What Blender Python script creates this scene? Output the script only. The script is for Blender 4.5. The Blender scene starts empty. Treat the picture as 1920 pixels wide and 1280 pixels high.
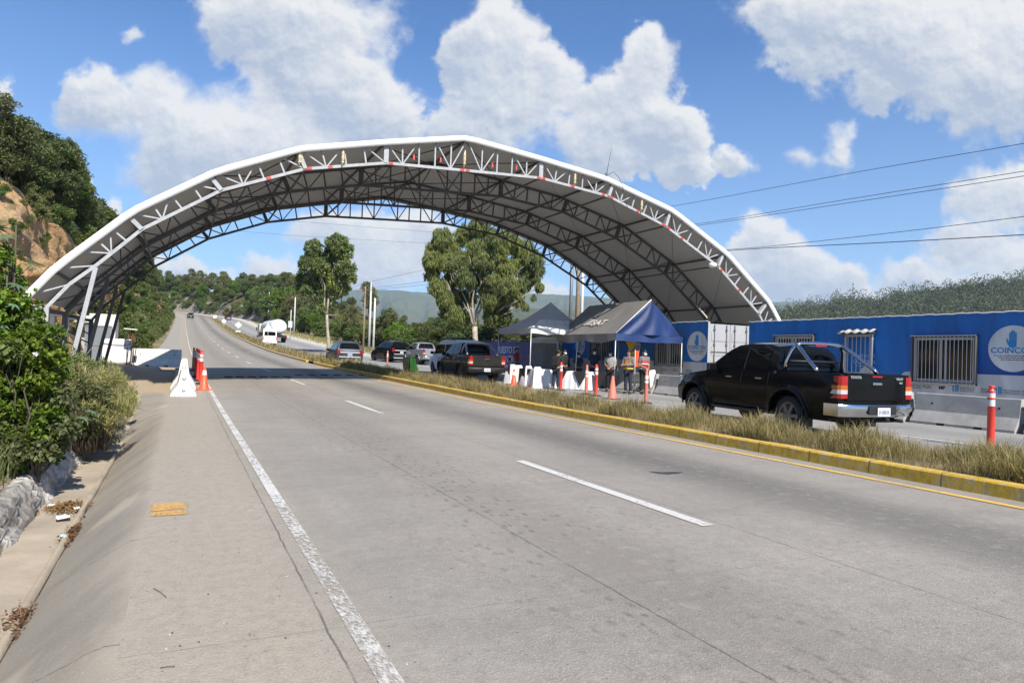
import bpy, bmesh, math, random
import numpy as np
from mathutils import Vector, Matrix
R = math.radians
random.seed(7); rng = np.random.default_rng(11)
sc = bpy.context.scene
COL = sc.collection

# ---------------------------------------------------------------- camera
F_PX, YAW, PITCH, ROLL, CAMZ = 1275.6, 0.45277, 0.02038, 0.03336, 1.408
_F = Vector((math.sin(YAW)*math.cos(PITCH), math.cos(YAW)*math.cos(PITCH), math.sin(PITCH)))
_R0 = Vector((math.cos(YAW), -math.sin(YAW), 0)); _U0 = _R0.cross(_F)
_R = _R0*math.cos(ROLL)+_U0*math.sin(ROLL); _U = -_R0*math.sin(ROLL)+_U0*math.cos(ROLL)
cd = bpy.data.cameras.new('camera'); cam = bpy.data.objects.new('camera', cd); COL.objects.link(cam)
cd.sensor_width = 36; cd.lens = 36*F_PX/1920; cd.clip_end = 20000; cd.clip_start = 0.05
cam.matrix_world = Matrix(((_R.x, _U.x, -_F.x, 0), (_R.y, _U.y, -_F.y, 0), (_R.z, _U.z, -_F.z, CAMZ), (0, 0, 0, 1)))
sc.camera = cam
def ray(px, py): return _F*F_PX+_R*(px-960)-_U*(py-640)
CO = Vector((0, 0, CAMZ))
def at_r(px, py, r): d = ray(px, py); return CO+d*(r/d.x)
def at_s(px, py, s): d = ray(px, py); return CO+d*(s/d.y)
def at_z(px, py, z=0.): d = ray(px, py); return CO+d*((z-CAMZ)/d.z)
def at_d(px, py, Z): return CO+ray(px, py)*(Z/F_PX)

# ---------------------------------------------------------------- sun and sky
SUN_EL, SUN_AZ = 44.2, 2.5        # light travels towards +s and a little to -r
sun_dir = Vector((-math.sin(R(SUN_AZ))*math.cos(R(SUN_EL)), math.cos(R(SUN_AZ))*math.cos(R(SUN_EL)), -math.sin(R(SUN_EL))))
sd = bpy.data.lights.new('sun', 'SUN'); sd.energy = 4.6; sd.angle = R(0.53); sd.color = (1.0, 0.93, 0.82)
so = bpy.data.objects.new('sun', sd); COL.objects.link(so)
so.rotation_euler = sun_dir.to_track_quat('-Z', 'Y').to_euler(); so.location = (0, -20, 60)
EXPOSURE = 0.72
sc.view_settings.view_transform = 'Standard'; sc.view_settings.look = 'None'
sc.view_settings.exposure = EXPOSURE; sc.view_settings.gamma = 1.0; sc.view_settings.use_curve_mapping = False
sc.render.engine = 'CYCLES'
cy = sc.cycles
cy.use_denoising = True
cy.max_bounces = 6; cy.diffuse_bounces = 3; cy.glossy_bounces = 3; cy.transmission_bounces = 4; cy.transparent_max_bounces = 8; cy.volume_bounces = 0
cy.caustics_reflective = False; cy.caustics_refractive = False
cy.use_adaptive_sampling = True; cy.adaptive_threshold = 0.02

class NT:
    """tiny helper to write node graphs"""
    def __init__(s, tree): s.t = tree; s.n = tree.nodes; s.l = tree.links
    def node(s, typ, **kw):
        n = s.n.new(typ)
        for k, v in kw.items(): setattr(n, k, v)
        return n
    def link(s, a, b): s.l.new(a, b)
    def put(s, sock, v):
        if hasattr(v, 'is_linked') or hasattr(v, 'links'): s.l.new(v, sock)
        else: sock.default_value = v
    def m(s, op, a, b=None, c=None, clamp=False):
        n = s.n.new('ShaderNodeMath'); n.operation = op; n.use_clamp = clamp
        s.put(n.inputs[0], a)
        if b is not None: s.put(n.inputs[1], b)
        if c is not None: s.put(n.inputs[2], c)
        return n.outputs[0]
    def v(s, op, a, b=None):
        n = s.n.new('ShaderNodeVectorMath'); n.operation = op
        s.put(n.inputs[0], a)
        if b is not None:
            if op == 'SCALE': s.put(n.inputs['Scale'], b)
            else: s.put(n.inputs[1], b)
        return n.outputs['Value'] if op in ('DOT_PRODUCT', 'LENGTH', 'DISTANCE') else n.outputs['Vector']
    def noise(s, vec, scale, detail=4, rough=0.55, dist=0., col=False):
        n = s.n.new('ShaderNodeTexNoise'); n.inputs['Scale'].default_value = scale
        n.inputs['Detail'].default_value = detail; n.inputs['Roughness'].default_value = rough
        n.inputs['Distortion'].default_value = dist
        if vec is not None: s.l.new(vec, n.inputs['Vector'])
        return n.outputs['Color'] if col else n.outputs['Fac']
    def mr(s, x, a, b, c=0., d=1., smooth=False):
        n = s.n.new('ShaderNodeMapRange'); n.clamp = True
        if smooth: n.interpolation_type = 'SMOOTHSTEP'
        s.put(n.inputs[0], x)
        for i, q in enumerate((a, b, c, d)): s.put(n.inputs[1+i], q)
        return n.outputs[0]
    def mix(s, f, a, b, mode='MIX'):
        n = s.n.new('ShaderNodeMix'); n.data_type = 'RGBA'; n.blend_type = mode
        s.put(n.inputs['Factor'], f)
        for k, q in ((6, a), (7, b)):
            if isinstance(q, tuple): n.inputs[k].default_value = (q[0], q[1], q[2], 1)
            else: s.l.new(q, n.inputs[k])
        return n.outputs[2]
    def comb(s, x, y, z):
        n = s.n.new('ShaderNodeCombineXYZ')
        for i, q in enumerate((x, y, z)): s.put(n.inputs[i], q)
        return n.outputs[0]

w = bpy.data.worlds.new('World'); sc.world = w; w.use_nodes = True
g = NT(w.node_tree); w.node_tree.nodes.clear()
sky = g.node('ShaderNodeTexSky', sky_type='NISHITA'); sky.sun_disc = False
sky.sun_elevation = R(SUN_EL)
sky.sun_rotation = math.atan2(-sun_dir.x, -sun_dir.y) % (2*math.pi)
sky.air_density = 1.0; sky.dust_density = 0.45; sky.ozone_density = 2.2; sky.altitude = 300
tc = g.node('ShaderNodeTexCoord'); D = tc.outputs['Generated']
Fh = Vector((math.sin(YAW), math.cos(YAW), 0)); Rh = Vector((math.cos(YAW), -math.sin(YAW), 0))
df = g.m('MAXIMUM', g.v('DOT_PRODUCT', D, tuple(Fh)), 0.02)
sep = g.node('ShaderNodeSeparateXYZ'); g.link(D, sep.inputs[0])
cu = g.m('DIVIDE', g.v('DOT_PRODUCT', D, tuple(Rh)), df); cv = g.m('DIVIDE', sep.outputs['Z'], df)
uv = g.comb(cu, cv, 0.)
wn = g.v('SUBTRACT', g.noise(uv, 9., 4, 0.55, col=True), (0.5, 0.5, 0.5))
wn2 = g.v('SUBTRACT', g.noise(uv, 34., 3, 0.6, col=True), (0.5, 0.5, 0.5))
uvw = g.v('ADD', g.v('ADD', uv, g.v('SCALE', wn, 0.085)), g.v('SCALE', wn2, 0.03))
def dirpix(px, py):
    d = ray(px, py).normalized(); f = d.dot(Fh); return d.dot(Rh)/f, d.z/f
# cloud bank: centre (as a direction), horizontal and vertical radius, weight
CL = [(190, 185, 95, 70, 1), (290, 190, 130, 85, 1), (400, 250, 190, 105, 1), (520, 295, 190, 80, .9), (320, 280, 120, 85, .7),
      (470, 40, 110, 85, 1), (600, 60, 150, 130, 1), (660, 190, 130, 120, 1), (560, 150, 130, 100, 1), (720, 215, 90, 70, .8),
      (925, 110, 110, 110, 1), (960, 175, 120, 110, 1), (890, 230, 110, 70, .7), (870, 70, 60, 50, .7),
      (1215, 120, 62, 75, 1), (1165, 205, 100, 80, 1), (1230, 260, 95, 70, 1), (1130, 290, 90, 60, .8), (1100, 250, 80, 60, .6), (1280, 320, 60, 30, .7),
      (1375, 310, 45, 38, .75), (1500, 300, 38, 34, .6), (1580, 275, 36, 50, .6), (1560, 300, 60, 25, .5),
      (1480, 25, 110, 60, .8), (1620, 60, 190, 110, 1), (1780, 80, 190, 130, 1), (1880, 160, 160, 120, 1), (1700, 140, 150, 90, .75), (1560, 120, 90, 50, .6),
      (1430, 490, 95, 78, 1), (1480, 520, 90, 70, 1), (1400, 545, 90, 45, .8), (1575, 540, 65, 60, .8), (1630, 570, 60, 35, .6),
      (1880, 370, 90, 75, 1), (1840, 460, 130, 70, .85), (1740, 530, 150, 50, .8), (1900, 520, 120, 60, .8), (1790, 440, 60, 40, .7),
      (740, 470, 120, 75, .95), (650, 440, 110, 55, .8), (780, 440, 50, 70, .9), (690, 520, 110, 45, .7), (520, 505, 70, 40, .7),
      (360, 510, 38, 32, .9), (420, 520, 60, 24, .85), (290, 500, 50, 30, .6), (1010, 560, 90, 40, .7), (540, 540, 90, 30, .7),
      (225, 390, 18, 26, .6), (145, 335, 18, 40, .8), (250, 60, 30, 12, .35), (1000, 590, 160, 30, .5),
      (-250, 200, 260, 140, .9), (2200, 250, 230, 160, .9), (2500, -100, 400, 200, .9), (700, -350, 400, 160, .9), (1500, -420, 360, 150, .9), (-500, -200, 350, 150, .8)]
dens = None; sw = None; swv = None
for (px, py, rx, ry, wt) in CL:
    u0, v0 = dirpix(px, py); ru, rv = rx*1.12/F_PX, ry*1.15/F_PX
    dlt = g.v('MULTIPLY', g.v('SUBTRACT', uvw, (u0, v0, 0)), (1/ru, 1/rv, 0))
    h = g.m('MULTIPLY_ADD', g.v('LENGTH', dlt), -wt, wt)
    dens = h if dens is None else g.m('SMOOTH_MAX', dens, h, 0.18)
    hp = g.m('MAXIMUM', h, 0.0)
    hv = g.m('MULTIPLY', hp, g.v('DOT_PRODUCT', dlt, (0.35, 1.0, 0)))
    sw = hp if sw is None else g.m('ADD', sw, hp)
    swv = hv if swv is None else g.m('ADD', swv, hv)
f1 = g.noise(uv, 13., 9, 0.60); f2 = g.noise(uv, 5., 4, 0.5)
dd = g.m('ADD', dens, g.m('MULTIPLY_ADD', f1, 1.15, -0.575))
alpha = g.mr(dd, 0.02, g.mr(f2, .38, .64, .13, .62), 0., 1., smooth=True)
relv = g.m('DIVIDE', swv, g.m('ADD', sw, 0.05))
# thickness and height inside the cloud: lit crowns, grey bases
upv = g.v('ADD', uv, (0.006, 0.014, 0.)); f1u = g.noise(upv, 13., 7, 0.56); f3 = g.noise(uv, 42., 5, .6); f3u = g.noise(g.v('ADD', uv, (.002, .005, 0.)), 42., 5, .6)
relief = g.m('ADD', g.m('MULTIPLY', g.m('SUBTRACT', f1, f1u), 1.9), g.m('MULTIPLY', g.m('SUBTRACT', f3, f3u), .8))
sh = g.m('ADD', g.m('MULTIPLY_ADD', relv, 0.85, 0.50), g.m('MULTIPLY_ADD', f2, 1.5, -0.75))
sh = g.m('ADD', sh, relief)
sh = g.m('ADD', sh, g.mr(dd, .15, .6, .28, -.06))
sh = g.mr(sh, 0.05, 0.95, 0., 1.)
ccol = g.mix(sh, (4.0, 4.7, 5.9), (7.7, 7.75, 7.8))
front = g.mr(g.v('DOT_PRODUCT', D, tuple(Fh)), 0.02, 0.12)
low = g.mr(sep.outputs['Z'], -0.01, 0.02)
alpha = g.m('MULTIPLY', g.m('MULTIPLY', alpha, front), g.m('MULTIPLY', low, 0.97))
# a light veil of bright air towards the horizon
veil = g.mr(sep.outputs['Z'], 0.0, 0.42, 0.42, 0.0)
skc = g.mix(veil, g.mix(1.0, sky.outputs[0], (0.66, 1.04, 1.44), 'MULTIPLY'), (4.6, 6.1, 7.9))
fin = g.mix(alpha, skc, ccol)
bg = g.node('ShaderNodeBackground'); g.link(fin, bg.inputs['Color']); bg.inputs['Strength'].default_value = 0.07
wo = g.node('ShaderNodeOutputWorld'); g.link(bg.outputs[0], wo.inputs['Surface'])
w.cycles.sampling_method = 'MANUAL'; w.cycles.sample_map_resolution = 512

# ---------------------------------------------------------------- naming helpers
def tag(o, label=None, cat=None, group=None, kind=None):
    if label: o['label'] = label
    if cat: o['category'] = cat
    if group: o['group'] = group
    if kind: o['kind'] = kind
    return o
def thing(name, label, cat, loc=(0, 0, 0), rz=0., group=None):
    o = bpy.data.objects.new(name, None); COL.objects.link(o); o.location = loc; o.rotation_euler = (0, 0, rz)
    o.empty_display_size = 0.2
    return tag(o, label, cat, group)
def copy_tree(o, parent=None):
    c = o.copy(); COL.objects.link(c)
    if parent is not None:
        c.parent = parent
    for ch in list(o.children): copy_tree(ch, c)
    return c
def place(o, loc, rz=0., label=None, group=None, scale=None):
    o.location = loc; o.rotation_euler = (0, 0, rz)
    if label: o['label'] = label
    if group: o['group'] = group
    if scale: o.scale = scale if isinstance(scale, tuple) else (scale,)*3
    return o

# ---------------------------------------------------------------- materials
MATS = {}
def mat(name, col, rough=0.6, metal=0., var=0.0, vscale=6., col2=None, bump=0., bscale=40., spec=0.5, coat=0., island=0., trans=None, alpha=None):
    if name in MATS: return MATS[name]
    m = bpy.data.materials.new(name); m.use_nodes = True; t = NT(m.node_tree)
    b = m.node_tree.nodes['Principled BSDF']
    b.inputs['Roughness'].default_value = rough; b.inputs['Metallic'].default_value = metal
    b.inputs['Specular IOR Level'].default_value = spec
    if coat: b.inputs['Coat Weight'].default_value = coat; b.inputs['Coat Roughness'].default_value = 0.04
    b.inputs['Base Color'].default_value = (*col, 1)
    if var or col2 or bump or island:
        tc = t.node('ShaderNodeTexCoord'); oc = tc.outputs['Object']
        c2 = col2 or tuple(max(0, x*(1-var)) for x in col)
        c = None
        if var or col2:
            f = t.mr(t.noise(oc, vscale, 5, 0.6), 0.32, 0.68)
            c = t.mix(f, c2, col)
        if island:
            gi = t.node('ShaderNodeNewGeometry')
            ramp = t.mr(gi.outputs['Random Per Island'], 0, 1, 1-island, 1+island)
            hs = t.node('ShaderNodeHueSaturation')
            t.put(hs.inputs['Value'], ramp)
            t.put(hs.inputs['Hue'], t.mr(gi.outputs['Random Per Island'], 0, 1, 0.485, 0.515))
            if c is None: hs.inputs['Color'].default_value = (*col, 1)
            else: t.link(c, hs.inputs['Color'])
            c = hs.outputs[0]
        if c is not None: t.link(c, b.inputs['Base Color'])
        if bump:
            bn = t.node('ShaderNodeBump'); bn.inputs['Strength'].default_value = bump; bn.inputs['Distance'].default_value = 0.02
            t.link(t.noise(oc, bscale, 4, 0.6), bn.inputs['Height']); t.link(bn.outputs[0], b.inputs['Normal'])
    if trans:
        tr = t.node('ShaderNodeBsdfTranslucent'); mx = t.node('ShaderNodeMixShader'); mx.inputs[0].default_value = trans
        if b.inputs['Base Color'].is_linked: t.link(b.inputs['Base Color'].links[0].from_socket, tr.inputs[0])
        else: tr.inputs[0].default_value = (*col, 1)
        out = m.node_tree.nodes['Material Output']
        t.link(b.outputs[0], mx.inputs[1]); t.link(tr.outputs[0], mx.inputs[2]); t.link(mx.outputs[0], out.inputs['Surface'])
    MATS[name] = m
    return m

# ---------------------------------------------------------------- mesh builder
def np_mesh(name, verts, faces, mats, parent=None, smooth=False, midx=None):
    """verts (N,3) array, faces (M,k) array with equal k"""
    me = bpy.data.meshes.new(name)
    verts = np.asarray(verts, np.float32); faces = np.asarray(faces, np.int32)
    n, k = faces.shape
    me.vertices.add(len(verts)); me.vertices.foreach_set('co', verts.ravel())
    me.loops.add(n*k); me.loops.foreach_set('vertex_index', faces.ravel())
    me.polygons.add(n); me.polygons.foreach_set('loop_start', np.arange(0, n*k, k, dtype=np.int32))
    me.polygons.foreach_set('loop_total', np.full(n, k, np.int32))
    if midx is not None: me.polygons.foreach_set('material_index', np.asarray(midx, np.int32))
    me.polygons.foreach_set('use_smooth', np.full(n, bool(smooth)))
    for m in (mats if isinstance(mats, (list, tuple)) else [mats]): me.materials.append(m)
    me.update(calc_edges=True); me.validate()
    o = bpy.data.objects.new(name, me); COL.objects.link(o)
    if parent is not None: o.parent = parent
    return o

class MB:
    def __init__(s): s.v = []; s.f = []; s.mi = []; s.sm = []
    def add(s, vs, fs, mi=0, smooth=False):
        b = len(s.v); s.v += [tuple(v) for v in vs]
        for f in fs: s.f.append([b+i for i in f]); s.mi.append(mi); s.sm.append(smooth)
        return s
    def box(s, c, size, rot=None, mi=0):
        hx, hy, hz = size[0]/2, size[1]/2, size[2]/2
        vs = [Vector((x, y, z)) for x in (-hx, hx) for y in (-hy, hy) for z in (-hz, hz)]
        if rot is not None: vs = [rot @ v for v in vs]
        c = Vector(c)
        return s.add([v+c for v in vs], [(0, 1, 3, 2), (4, 6, 7, 5), (0, 4, 5, 1), (2, 3, 7, 6), (0, 2, 6, 4), (1, 5, 7, 3)], mi)
    def bbox(s, c, size, b=0.02, rot=None, mi=0):
        """box with chamfered edges"""
        bm = bmesh.new(); bmesh.ops.create_cube(bm, size=1.0)
        bmesh.ops.scale(bm, vec=size, verts=bm.verts)
        bmesh.ops.bevel(bm, geom=bm.edges[:], offset=b, segments=2, affect='EDGES', profile=0.6)
        return s.bm(bm, c, rot, mi)
    def bm(s, bm, c=(0, 0, 0), rot=None, mi=0, smooth=False):
        bm.verts.index_update(); c = Vector(c)
        vs = [(rot @ v.co if rot is not None else v.co)+c for v in bm.verts]
        fs = [[v.index for v in f.verts] for f in bm.faces]
        bm.free(); return s.add(vs, fs, mi, smooth)
    def bar(s, a, b, wx, wz=None, mi=0, up=(0, 0, 1)):
        """rectangular bar from a to b"""
        a = Vector(a); b = Vector(b); wz = wz or wx; d = (b-a); L = d.length
        if L < 1e-6: return s
        d.normalize(); u = Vector(up)
        if abs(d.dot(u)) > 0.99: u = Vector((0, 1, 0))
        x = d.cross(u).normalized(); z = x.cross(d)
        vs = []
        for p in (a, b):
            for sx, sz in ((-1, -1), (1, -1), (1, 1), (-1, 1)): vs.append(p+x*sx*wx/2+z*sz*wz/2)
        return s.add(vs, [(3, 2, 1, 0), (4, 5, 6, 7), (0, 1, 5, 4), (1, 2, 6, 5), (2, 3, 7, 6), (3, 0, 4, 7)], mi)
    def tube(s, pts, rad, n=8, mi=0, cap=True, smooth=True):
        pts = [Vector(p) for p in pts]
        rads = rad if isinstance(rad, (list, tuple)) else [rad]*len(pts)
        vs = []; fs = []
        px = None
        for i, p in enumerate(pts):
            d = (pts[min(i+1, len(pts)-1)]-pts[max(i-1, 0)])
            d = d.normalized() if d.length > 1e-9 else Vector((0, 0, 1))
            if px is None:
                u = Vector((0, 0, 1)) if abs(d.z) < 0.9 else Vector((1, 0, 0))
                x = d.cross(u).normalized()
            else:
                x = px-d*px.dot(d)
                x = x.normalized() if x.length > 1e-6 else d.orthogonal().normalized()
            px = x; y = d.cross(x)
            for k in range(n):
                a = 2*math.pi*k/n; vs.append(p+(x*math.cos(a)+y*math.sin(a))*rads[i])
        for i in range(len(pts)-1):
            for k in range(n): fs.append((i*n+k, i*n+(k+1) % n, (i+1)*n+(k+1) % n, (i+1)*n+k))
        b = len(s.v); s.add(vs, fs, mi, smooth)
        if cap: s.add(vs[:n], [list(range(n))[::-1]], mi); s.add(vs[-n:], [list(range(n))], mi)
        return s
    def lathe(s, prof, c=(0, 0, 0), n=20, mi=0, smooth=True, axis='Z'):
        """prof: (radius, height)"""
        c = Vector(c); vs = []; fs = []
        for (r, h) in prof:
            for k in range(n):
                a = 2*math.pi*k/n; p = (r*math.cos(a), r*math.sin(a), h)
                if axis == 'X': p = (p[2], p[0], p[1])
                if axis == 'Y': p = (p[0], p[2], p[1])
                vs.append(c+Vector(p))
        for i in range(len(prof)-1):
            for k in range(n):
                q = (i*n+k, i*n+(k+1) % n, (i+1)*n+(k+1) % n, (i+1)*n+k)
                fs.append(q if axis != 'Y' else q[::-1])
        s.add(vs, fs, mi, smooth)
        return s
    def prism(s, poly, a, b, fn, mi=0, smooth=False):
        """poly of 2d points extruded from a to b; fn(p,q,t)->xyz"""
        n = len(poly)
        vs = [fn(p, q, a) for p, q in poly]+[fn(p, q, b) for p, q in poly]
        s.add(vs, [list(range(n))[::-1], list(range(n, 2*n))]+[(i, (i+1) % n, n+(i+1) % n, n+i) for i in range(n)], mi, smooth)
        return s
    def grid(s, rows, mi=0, smooth=True, closed=False):
        """rows: list of equal length lists of points"""
        n = len(rows[0]); vs = [p for r in rows for p in r]; fs = []
        for i in range(len(rows)-1):
            for k in range(n if closed else n-1):
                fs.append((i*n+k, i*n+(k+1) % n, (i+1)*n+(k+1) % n, (i+1)*n+k))
        return s.add(vs, fs, mi, smooth)
    def disc(s, c, r, nrm, n=32, mi=0, up=(0, 0, 1), sy=1.):
        nrm = Vector(nrm).normalized(); x = Vector(up).cross(nrm).normalized(); y = nrm.cross(x); c = Vector(c)
        return s.add([c+x*r*math.cos(2*math.pi*k/n)+y*r*sy*math.sin(2*math.pi*k/n) for k in range(n)], [list(range(n))], mi)
    def ball(s, c, r, mi=0, seg=10, sc=(1, 1, 1)):
        bm = bmesh.new(); bmesh.ops.create_uvsphere(bm, u_segments=seg, v_segments=max(5, seg//2+1), radius=r)
        bmesh.ops.scale(bm, vec=sc, verts=bm.verts)
        return s.bm(bm, c, None, mi, True)
    def build(s, name, mats, parent=None, solid=0., auto=None):
        me = bpy.data.meshes.new(name)
        me.from_pydata(s.v, [], s.f)
        for m in (mats if isinstance(mats, (list, tuple)) else [mats]): me.materials.append(m)
        me.polygons.foreach_set('material_index', s.mi); me.polygons.foreach_set('use_smooth', s.sm)
        bm = bmesh.new(); bm.from_mesh(me)
        bmesh.ops.remove_doubles(bm, verts=bm.verts, dist=1e-5)
        bmesh.ops.recalc_face_normals(bm, faces=bm.faces)
        if solid: bmesh.ops.solidify(bm, geom=bm.faces[:], thickness=solid)
        if auto:
            for e in bm.edges:
                if len(e.link_faces) == 2 and e.calc_face_angle(0) > R(auto): e.smooth = False
        bm.to_mesh(me); bm.free(); me.update()
        o = bpy.data.objects.new(name, me); COL.objects.link(o)
        if parent is not None: o.parent = parent
        return o

def text_mesh(txt, size, x, y, nrm, up, org, m, name, parent, align='CENTER', thick=0.002, sx=1., bold=0.):
    """lettering laid on a surface: org is the anchor, x the reading direction"""
    cu_ = bpy.data.curves.new('txt', 'FONT'); cu_.body = txt; cu_.size = size; cu_.align_x = align; cu_.extrude = thick; cu_.offset = bold
    cu_.resolution_u = 3
    to = bpy.data.objects.new('txt', cu_); COL.objects.link(to)
    dg = bpy.context.evaluated_depsgraph_get(); dg.update()
    me = bpy.data.meshes.new_from_object(to.evaluated_get(dg))
    bpy.data.objects.remove(to); bpy.data.curves.remove(cu_)
    X = Vector(x); U = Vector(up); N = Vector(nrm); O = Vector(org)
    for v in me.vertices: v.co = O+X*v.co.x*sx+U*v.co.y+N*(v.co.z+thick)
    me.materials.clear(); me.materials.append(m); me.name = name
    o = bpy.data.objects.new(name, me); COL.objects.link(o)
    if parent is not None: o.parent = parent
    return o

def smooth_interp(xs, ys):
    xs = np.array(xs, float); ys = np.array(ys, float)
    h = np.diff(xs); dl = np.diff(ys)/h; mm = np.zeros(len(xs))
    mm[0] = dl[0]; mm[-1] = dl[-1]
    for i in range(1, len(xs)-1): mm[i] = 0 if dl[i-1]*dl[i] <= 0 else 2*dl[i-1]*dl[i]/(dl[i-1]+dl[i])
    def f(x):
        x = min(max(x, xs[0]), xs[-1]); i = min(int(np.searchsorted(xs, x, 'right'))-1, len(h)-1)
        t = (x-xs[i])/h[i]
        return float(ys[i]*(1+2*t)*(1-t)**2+mm[i]*h[i]*t*(1-t)**2+ys[i+1]*t*t*(3-2*t)+mm[i+1]*h[i]*t*t*(t-1))
    return f
ZR = smooth_interp([-40, 0, 14, 28, 42, 55, 75, 100, 140, 175, 204, 240, 280, 330, 400], [0, 0, 0, .10, .24, .46, .95, 1.9, 3.7, 5.6, 7.5, 9.9, 12.6, 15.6, 18.5])
CURVE_S, CURVE_R = 232., 210.
def hit(px, py):
    """where a line of sight meets the road surface"""
    d = ray(px, py); d = d/d.y; y = 2.
    while y < 330:
        z = CAMZ+d.z*y
        if z <= ZR(y): break
        y += .1
    return Vector((d.x*y, y, ZR(y)))
def road(s, r, dz=0.):
    """road coordinates to world"""
    if s <= CURVE_S: return Vector((r, s, ZR(s)+dz))
    a = (s-CURVE_S)/CURVE_R; cx = -CURVE_R
    return Vector((cx+(CURVE_R+r)*math.cos(a), CURVE_S+(CURVE_R+r)*math.sin(a), ZR(s)+dz))
# ================================================================ GROUND AND ROADS
def fall(r):
    if r > 0: return 1-min(max((r-45)/220, 0), 1)**1.2
    return 1.0
def srn(x, y):
    if y <= CURVE_S: return y, x
    dx, dy = x+CURVE_R, y-CURVE_S
    return CURVE_S+CURVE_R*math.atan2(dy, dx), math.hypot(dx, dy)-CURVE_R
def nz(x, y, sc_=1.):
    x *= sc_; y *= sc_
    return (math.sin(x*1.3+y*.7)+math.sin(x*.53-y*1.1+1.3)+.5*math.sin(x*2.7+y*2.1+.4)+.5*math.sin(-x*1.9+y*3.1))/3
def bank(s, r):
    """left of the ditch wall: height above the road of the planted bank and the dirt pad"""
    near = 1-min(max((s-14)/8, 0), 1)          # ditch and wall only near the camera
    a = min(max((-1.5-r)/1.8, 0), 1)
    zb = -0.22+a*0.75+0.08*nz(r, s, 2.)
    d = min(max((-0.3-r)/3.0, 0), 1)
    pad = 0.02+0.28*d*min(max((s-22)/14, 0), 1)+min(max((s-40)/20, 0), 1)*0.25*d+0.03*nz(r, s, 1.5)*min(max((-.4-r), 0), 1)
    return near*zb+(1-near)*pad
def gz(x, y):
    s, r = srn(x, y)
    base = ZR(min(s, 390))*fall(r)
    if r > 45: base -= min((r-45)*0.05, 16)
    if r < -0.9: return base+(bank(s, r) if s > -10 else -0.25)-0.02
    return base-0.10
def axis(pts):
    out = []
    for a, b, st in pts:
        n = max(1, int(round((b-a)/st))); out += [a+(b-a)*i/n for i in range(n)]
    return out+[pts[-1][1]]
mat_dirt = mat('dirt', (.33, .25, .17), .95, col2=(.20, .16, .10), vscale=.6, bump=.5, bscale=9)
def ground_mat():
    m = bpy.data.materials.new('verge_ground'); m.use_nodes = True; t = NT(m.node_tree); b = m.node_tree.nodes['Principled BSDF']
    b.inputs['Roughness'].default_value = .95
    tc = t.node('ShaderNodeTexCoord'); oc = tc.outputs['Object']
    n1 = t.noise(oc, .35, 6, .65); n2 = t.noise(oc, 4., 5, .6)
    dirt = t.mix(n2, (.30, .225, .15), (.42, .33, .235))
    grass = t.mix(t.mr(n2, .3, .7), (.085, .085, .03), (.22, .18, .085))
    sp = t.node('ShaderNodeSeparateXYZ'); t.link(oc, sp.inputs[0])
    # bare dirt next to the left shoulder, dry grass elsewhere
    far = t.m('MAXIMUM', t.mr(t.m('ABSOLUTE', t.m('ADD', sp.outputs[0], -2.)), 6., 9.), t.mr(sp.outputs[1], 55., 64.))
    f = t.m('MULTIPLY', t.m('MAXIMUM', far, 0.0), t.mr(n1, .34, .5))
    t.link(t.mix(f, dirt, grass), b.inputs['Base Color'])
    bn = t.node('ShaderNodeBump'); bn.inputs['Strength'].default_value = .6; bn.inputs['Distance'].default_value = .04
    t.link(t.noise(oc, 7., 6, .7), bn.inputs['Height']); t.link(bn.outputs[0], b.inputs['Normal'])
    return m
xs = axis([(-900, -200, 100), (-200, -60, 20), (-60, -12, 4), (-12, -6, .8), (-6, 0.4, .2), (.4, 24, 4), (24, 60, 4), (60, 200, 20), (200, 1000, 100), (1000, 3000, 400)])
ys = axis([(-150, -12, 20), (-12, 2, 2), (2, 70, .6), (70, 300, 4), (300, 420, 12), (420, 1000, 80), (1000, 4000, 500)])
V = [(x, y, gz(x, y)) for y in ys for x in xs]; nx = len(xs)
Fq = [(j*nx+i, j*nx+i+1, (j+1)*nx+i+1, (j+1)*nx+i) for j in range(len(ys)-1) for i in range(nx-1)
      if not (xs[i] >= -1.65 and xs[i+1] <= -.15 and ys[j+1] <= 20.1 and ys[j] >= -12)]
tag(np_mesh('ground', V, Fq, ground_mat(), smooth=True), kind='structure')

def strip(name, profile, s0, s1, ds, m, kind='structure', solid=False, zoff=0., smooth=True):
    """profile: list of (r, dz) swept along the road"""
    n = max(1, int(math.ceil((s1-s0)/ds))); rows = []
    for i in range(n+1):
        s = s0+(s1-s0)*i/n
        rows.append([road(s, r, dz+zoff) for r, dz in profile])
    b = MB(); b.grid(rows, smooth=smooth)
    o = b.build(name, m); return tag(o, kind=kind)

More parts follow.
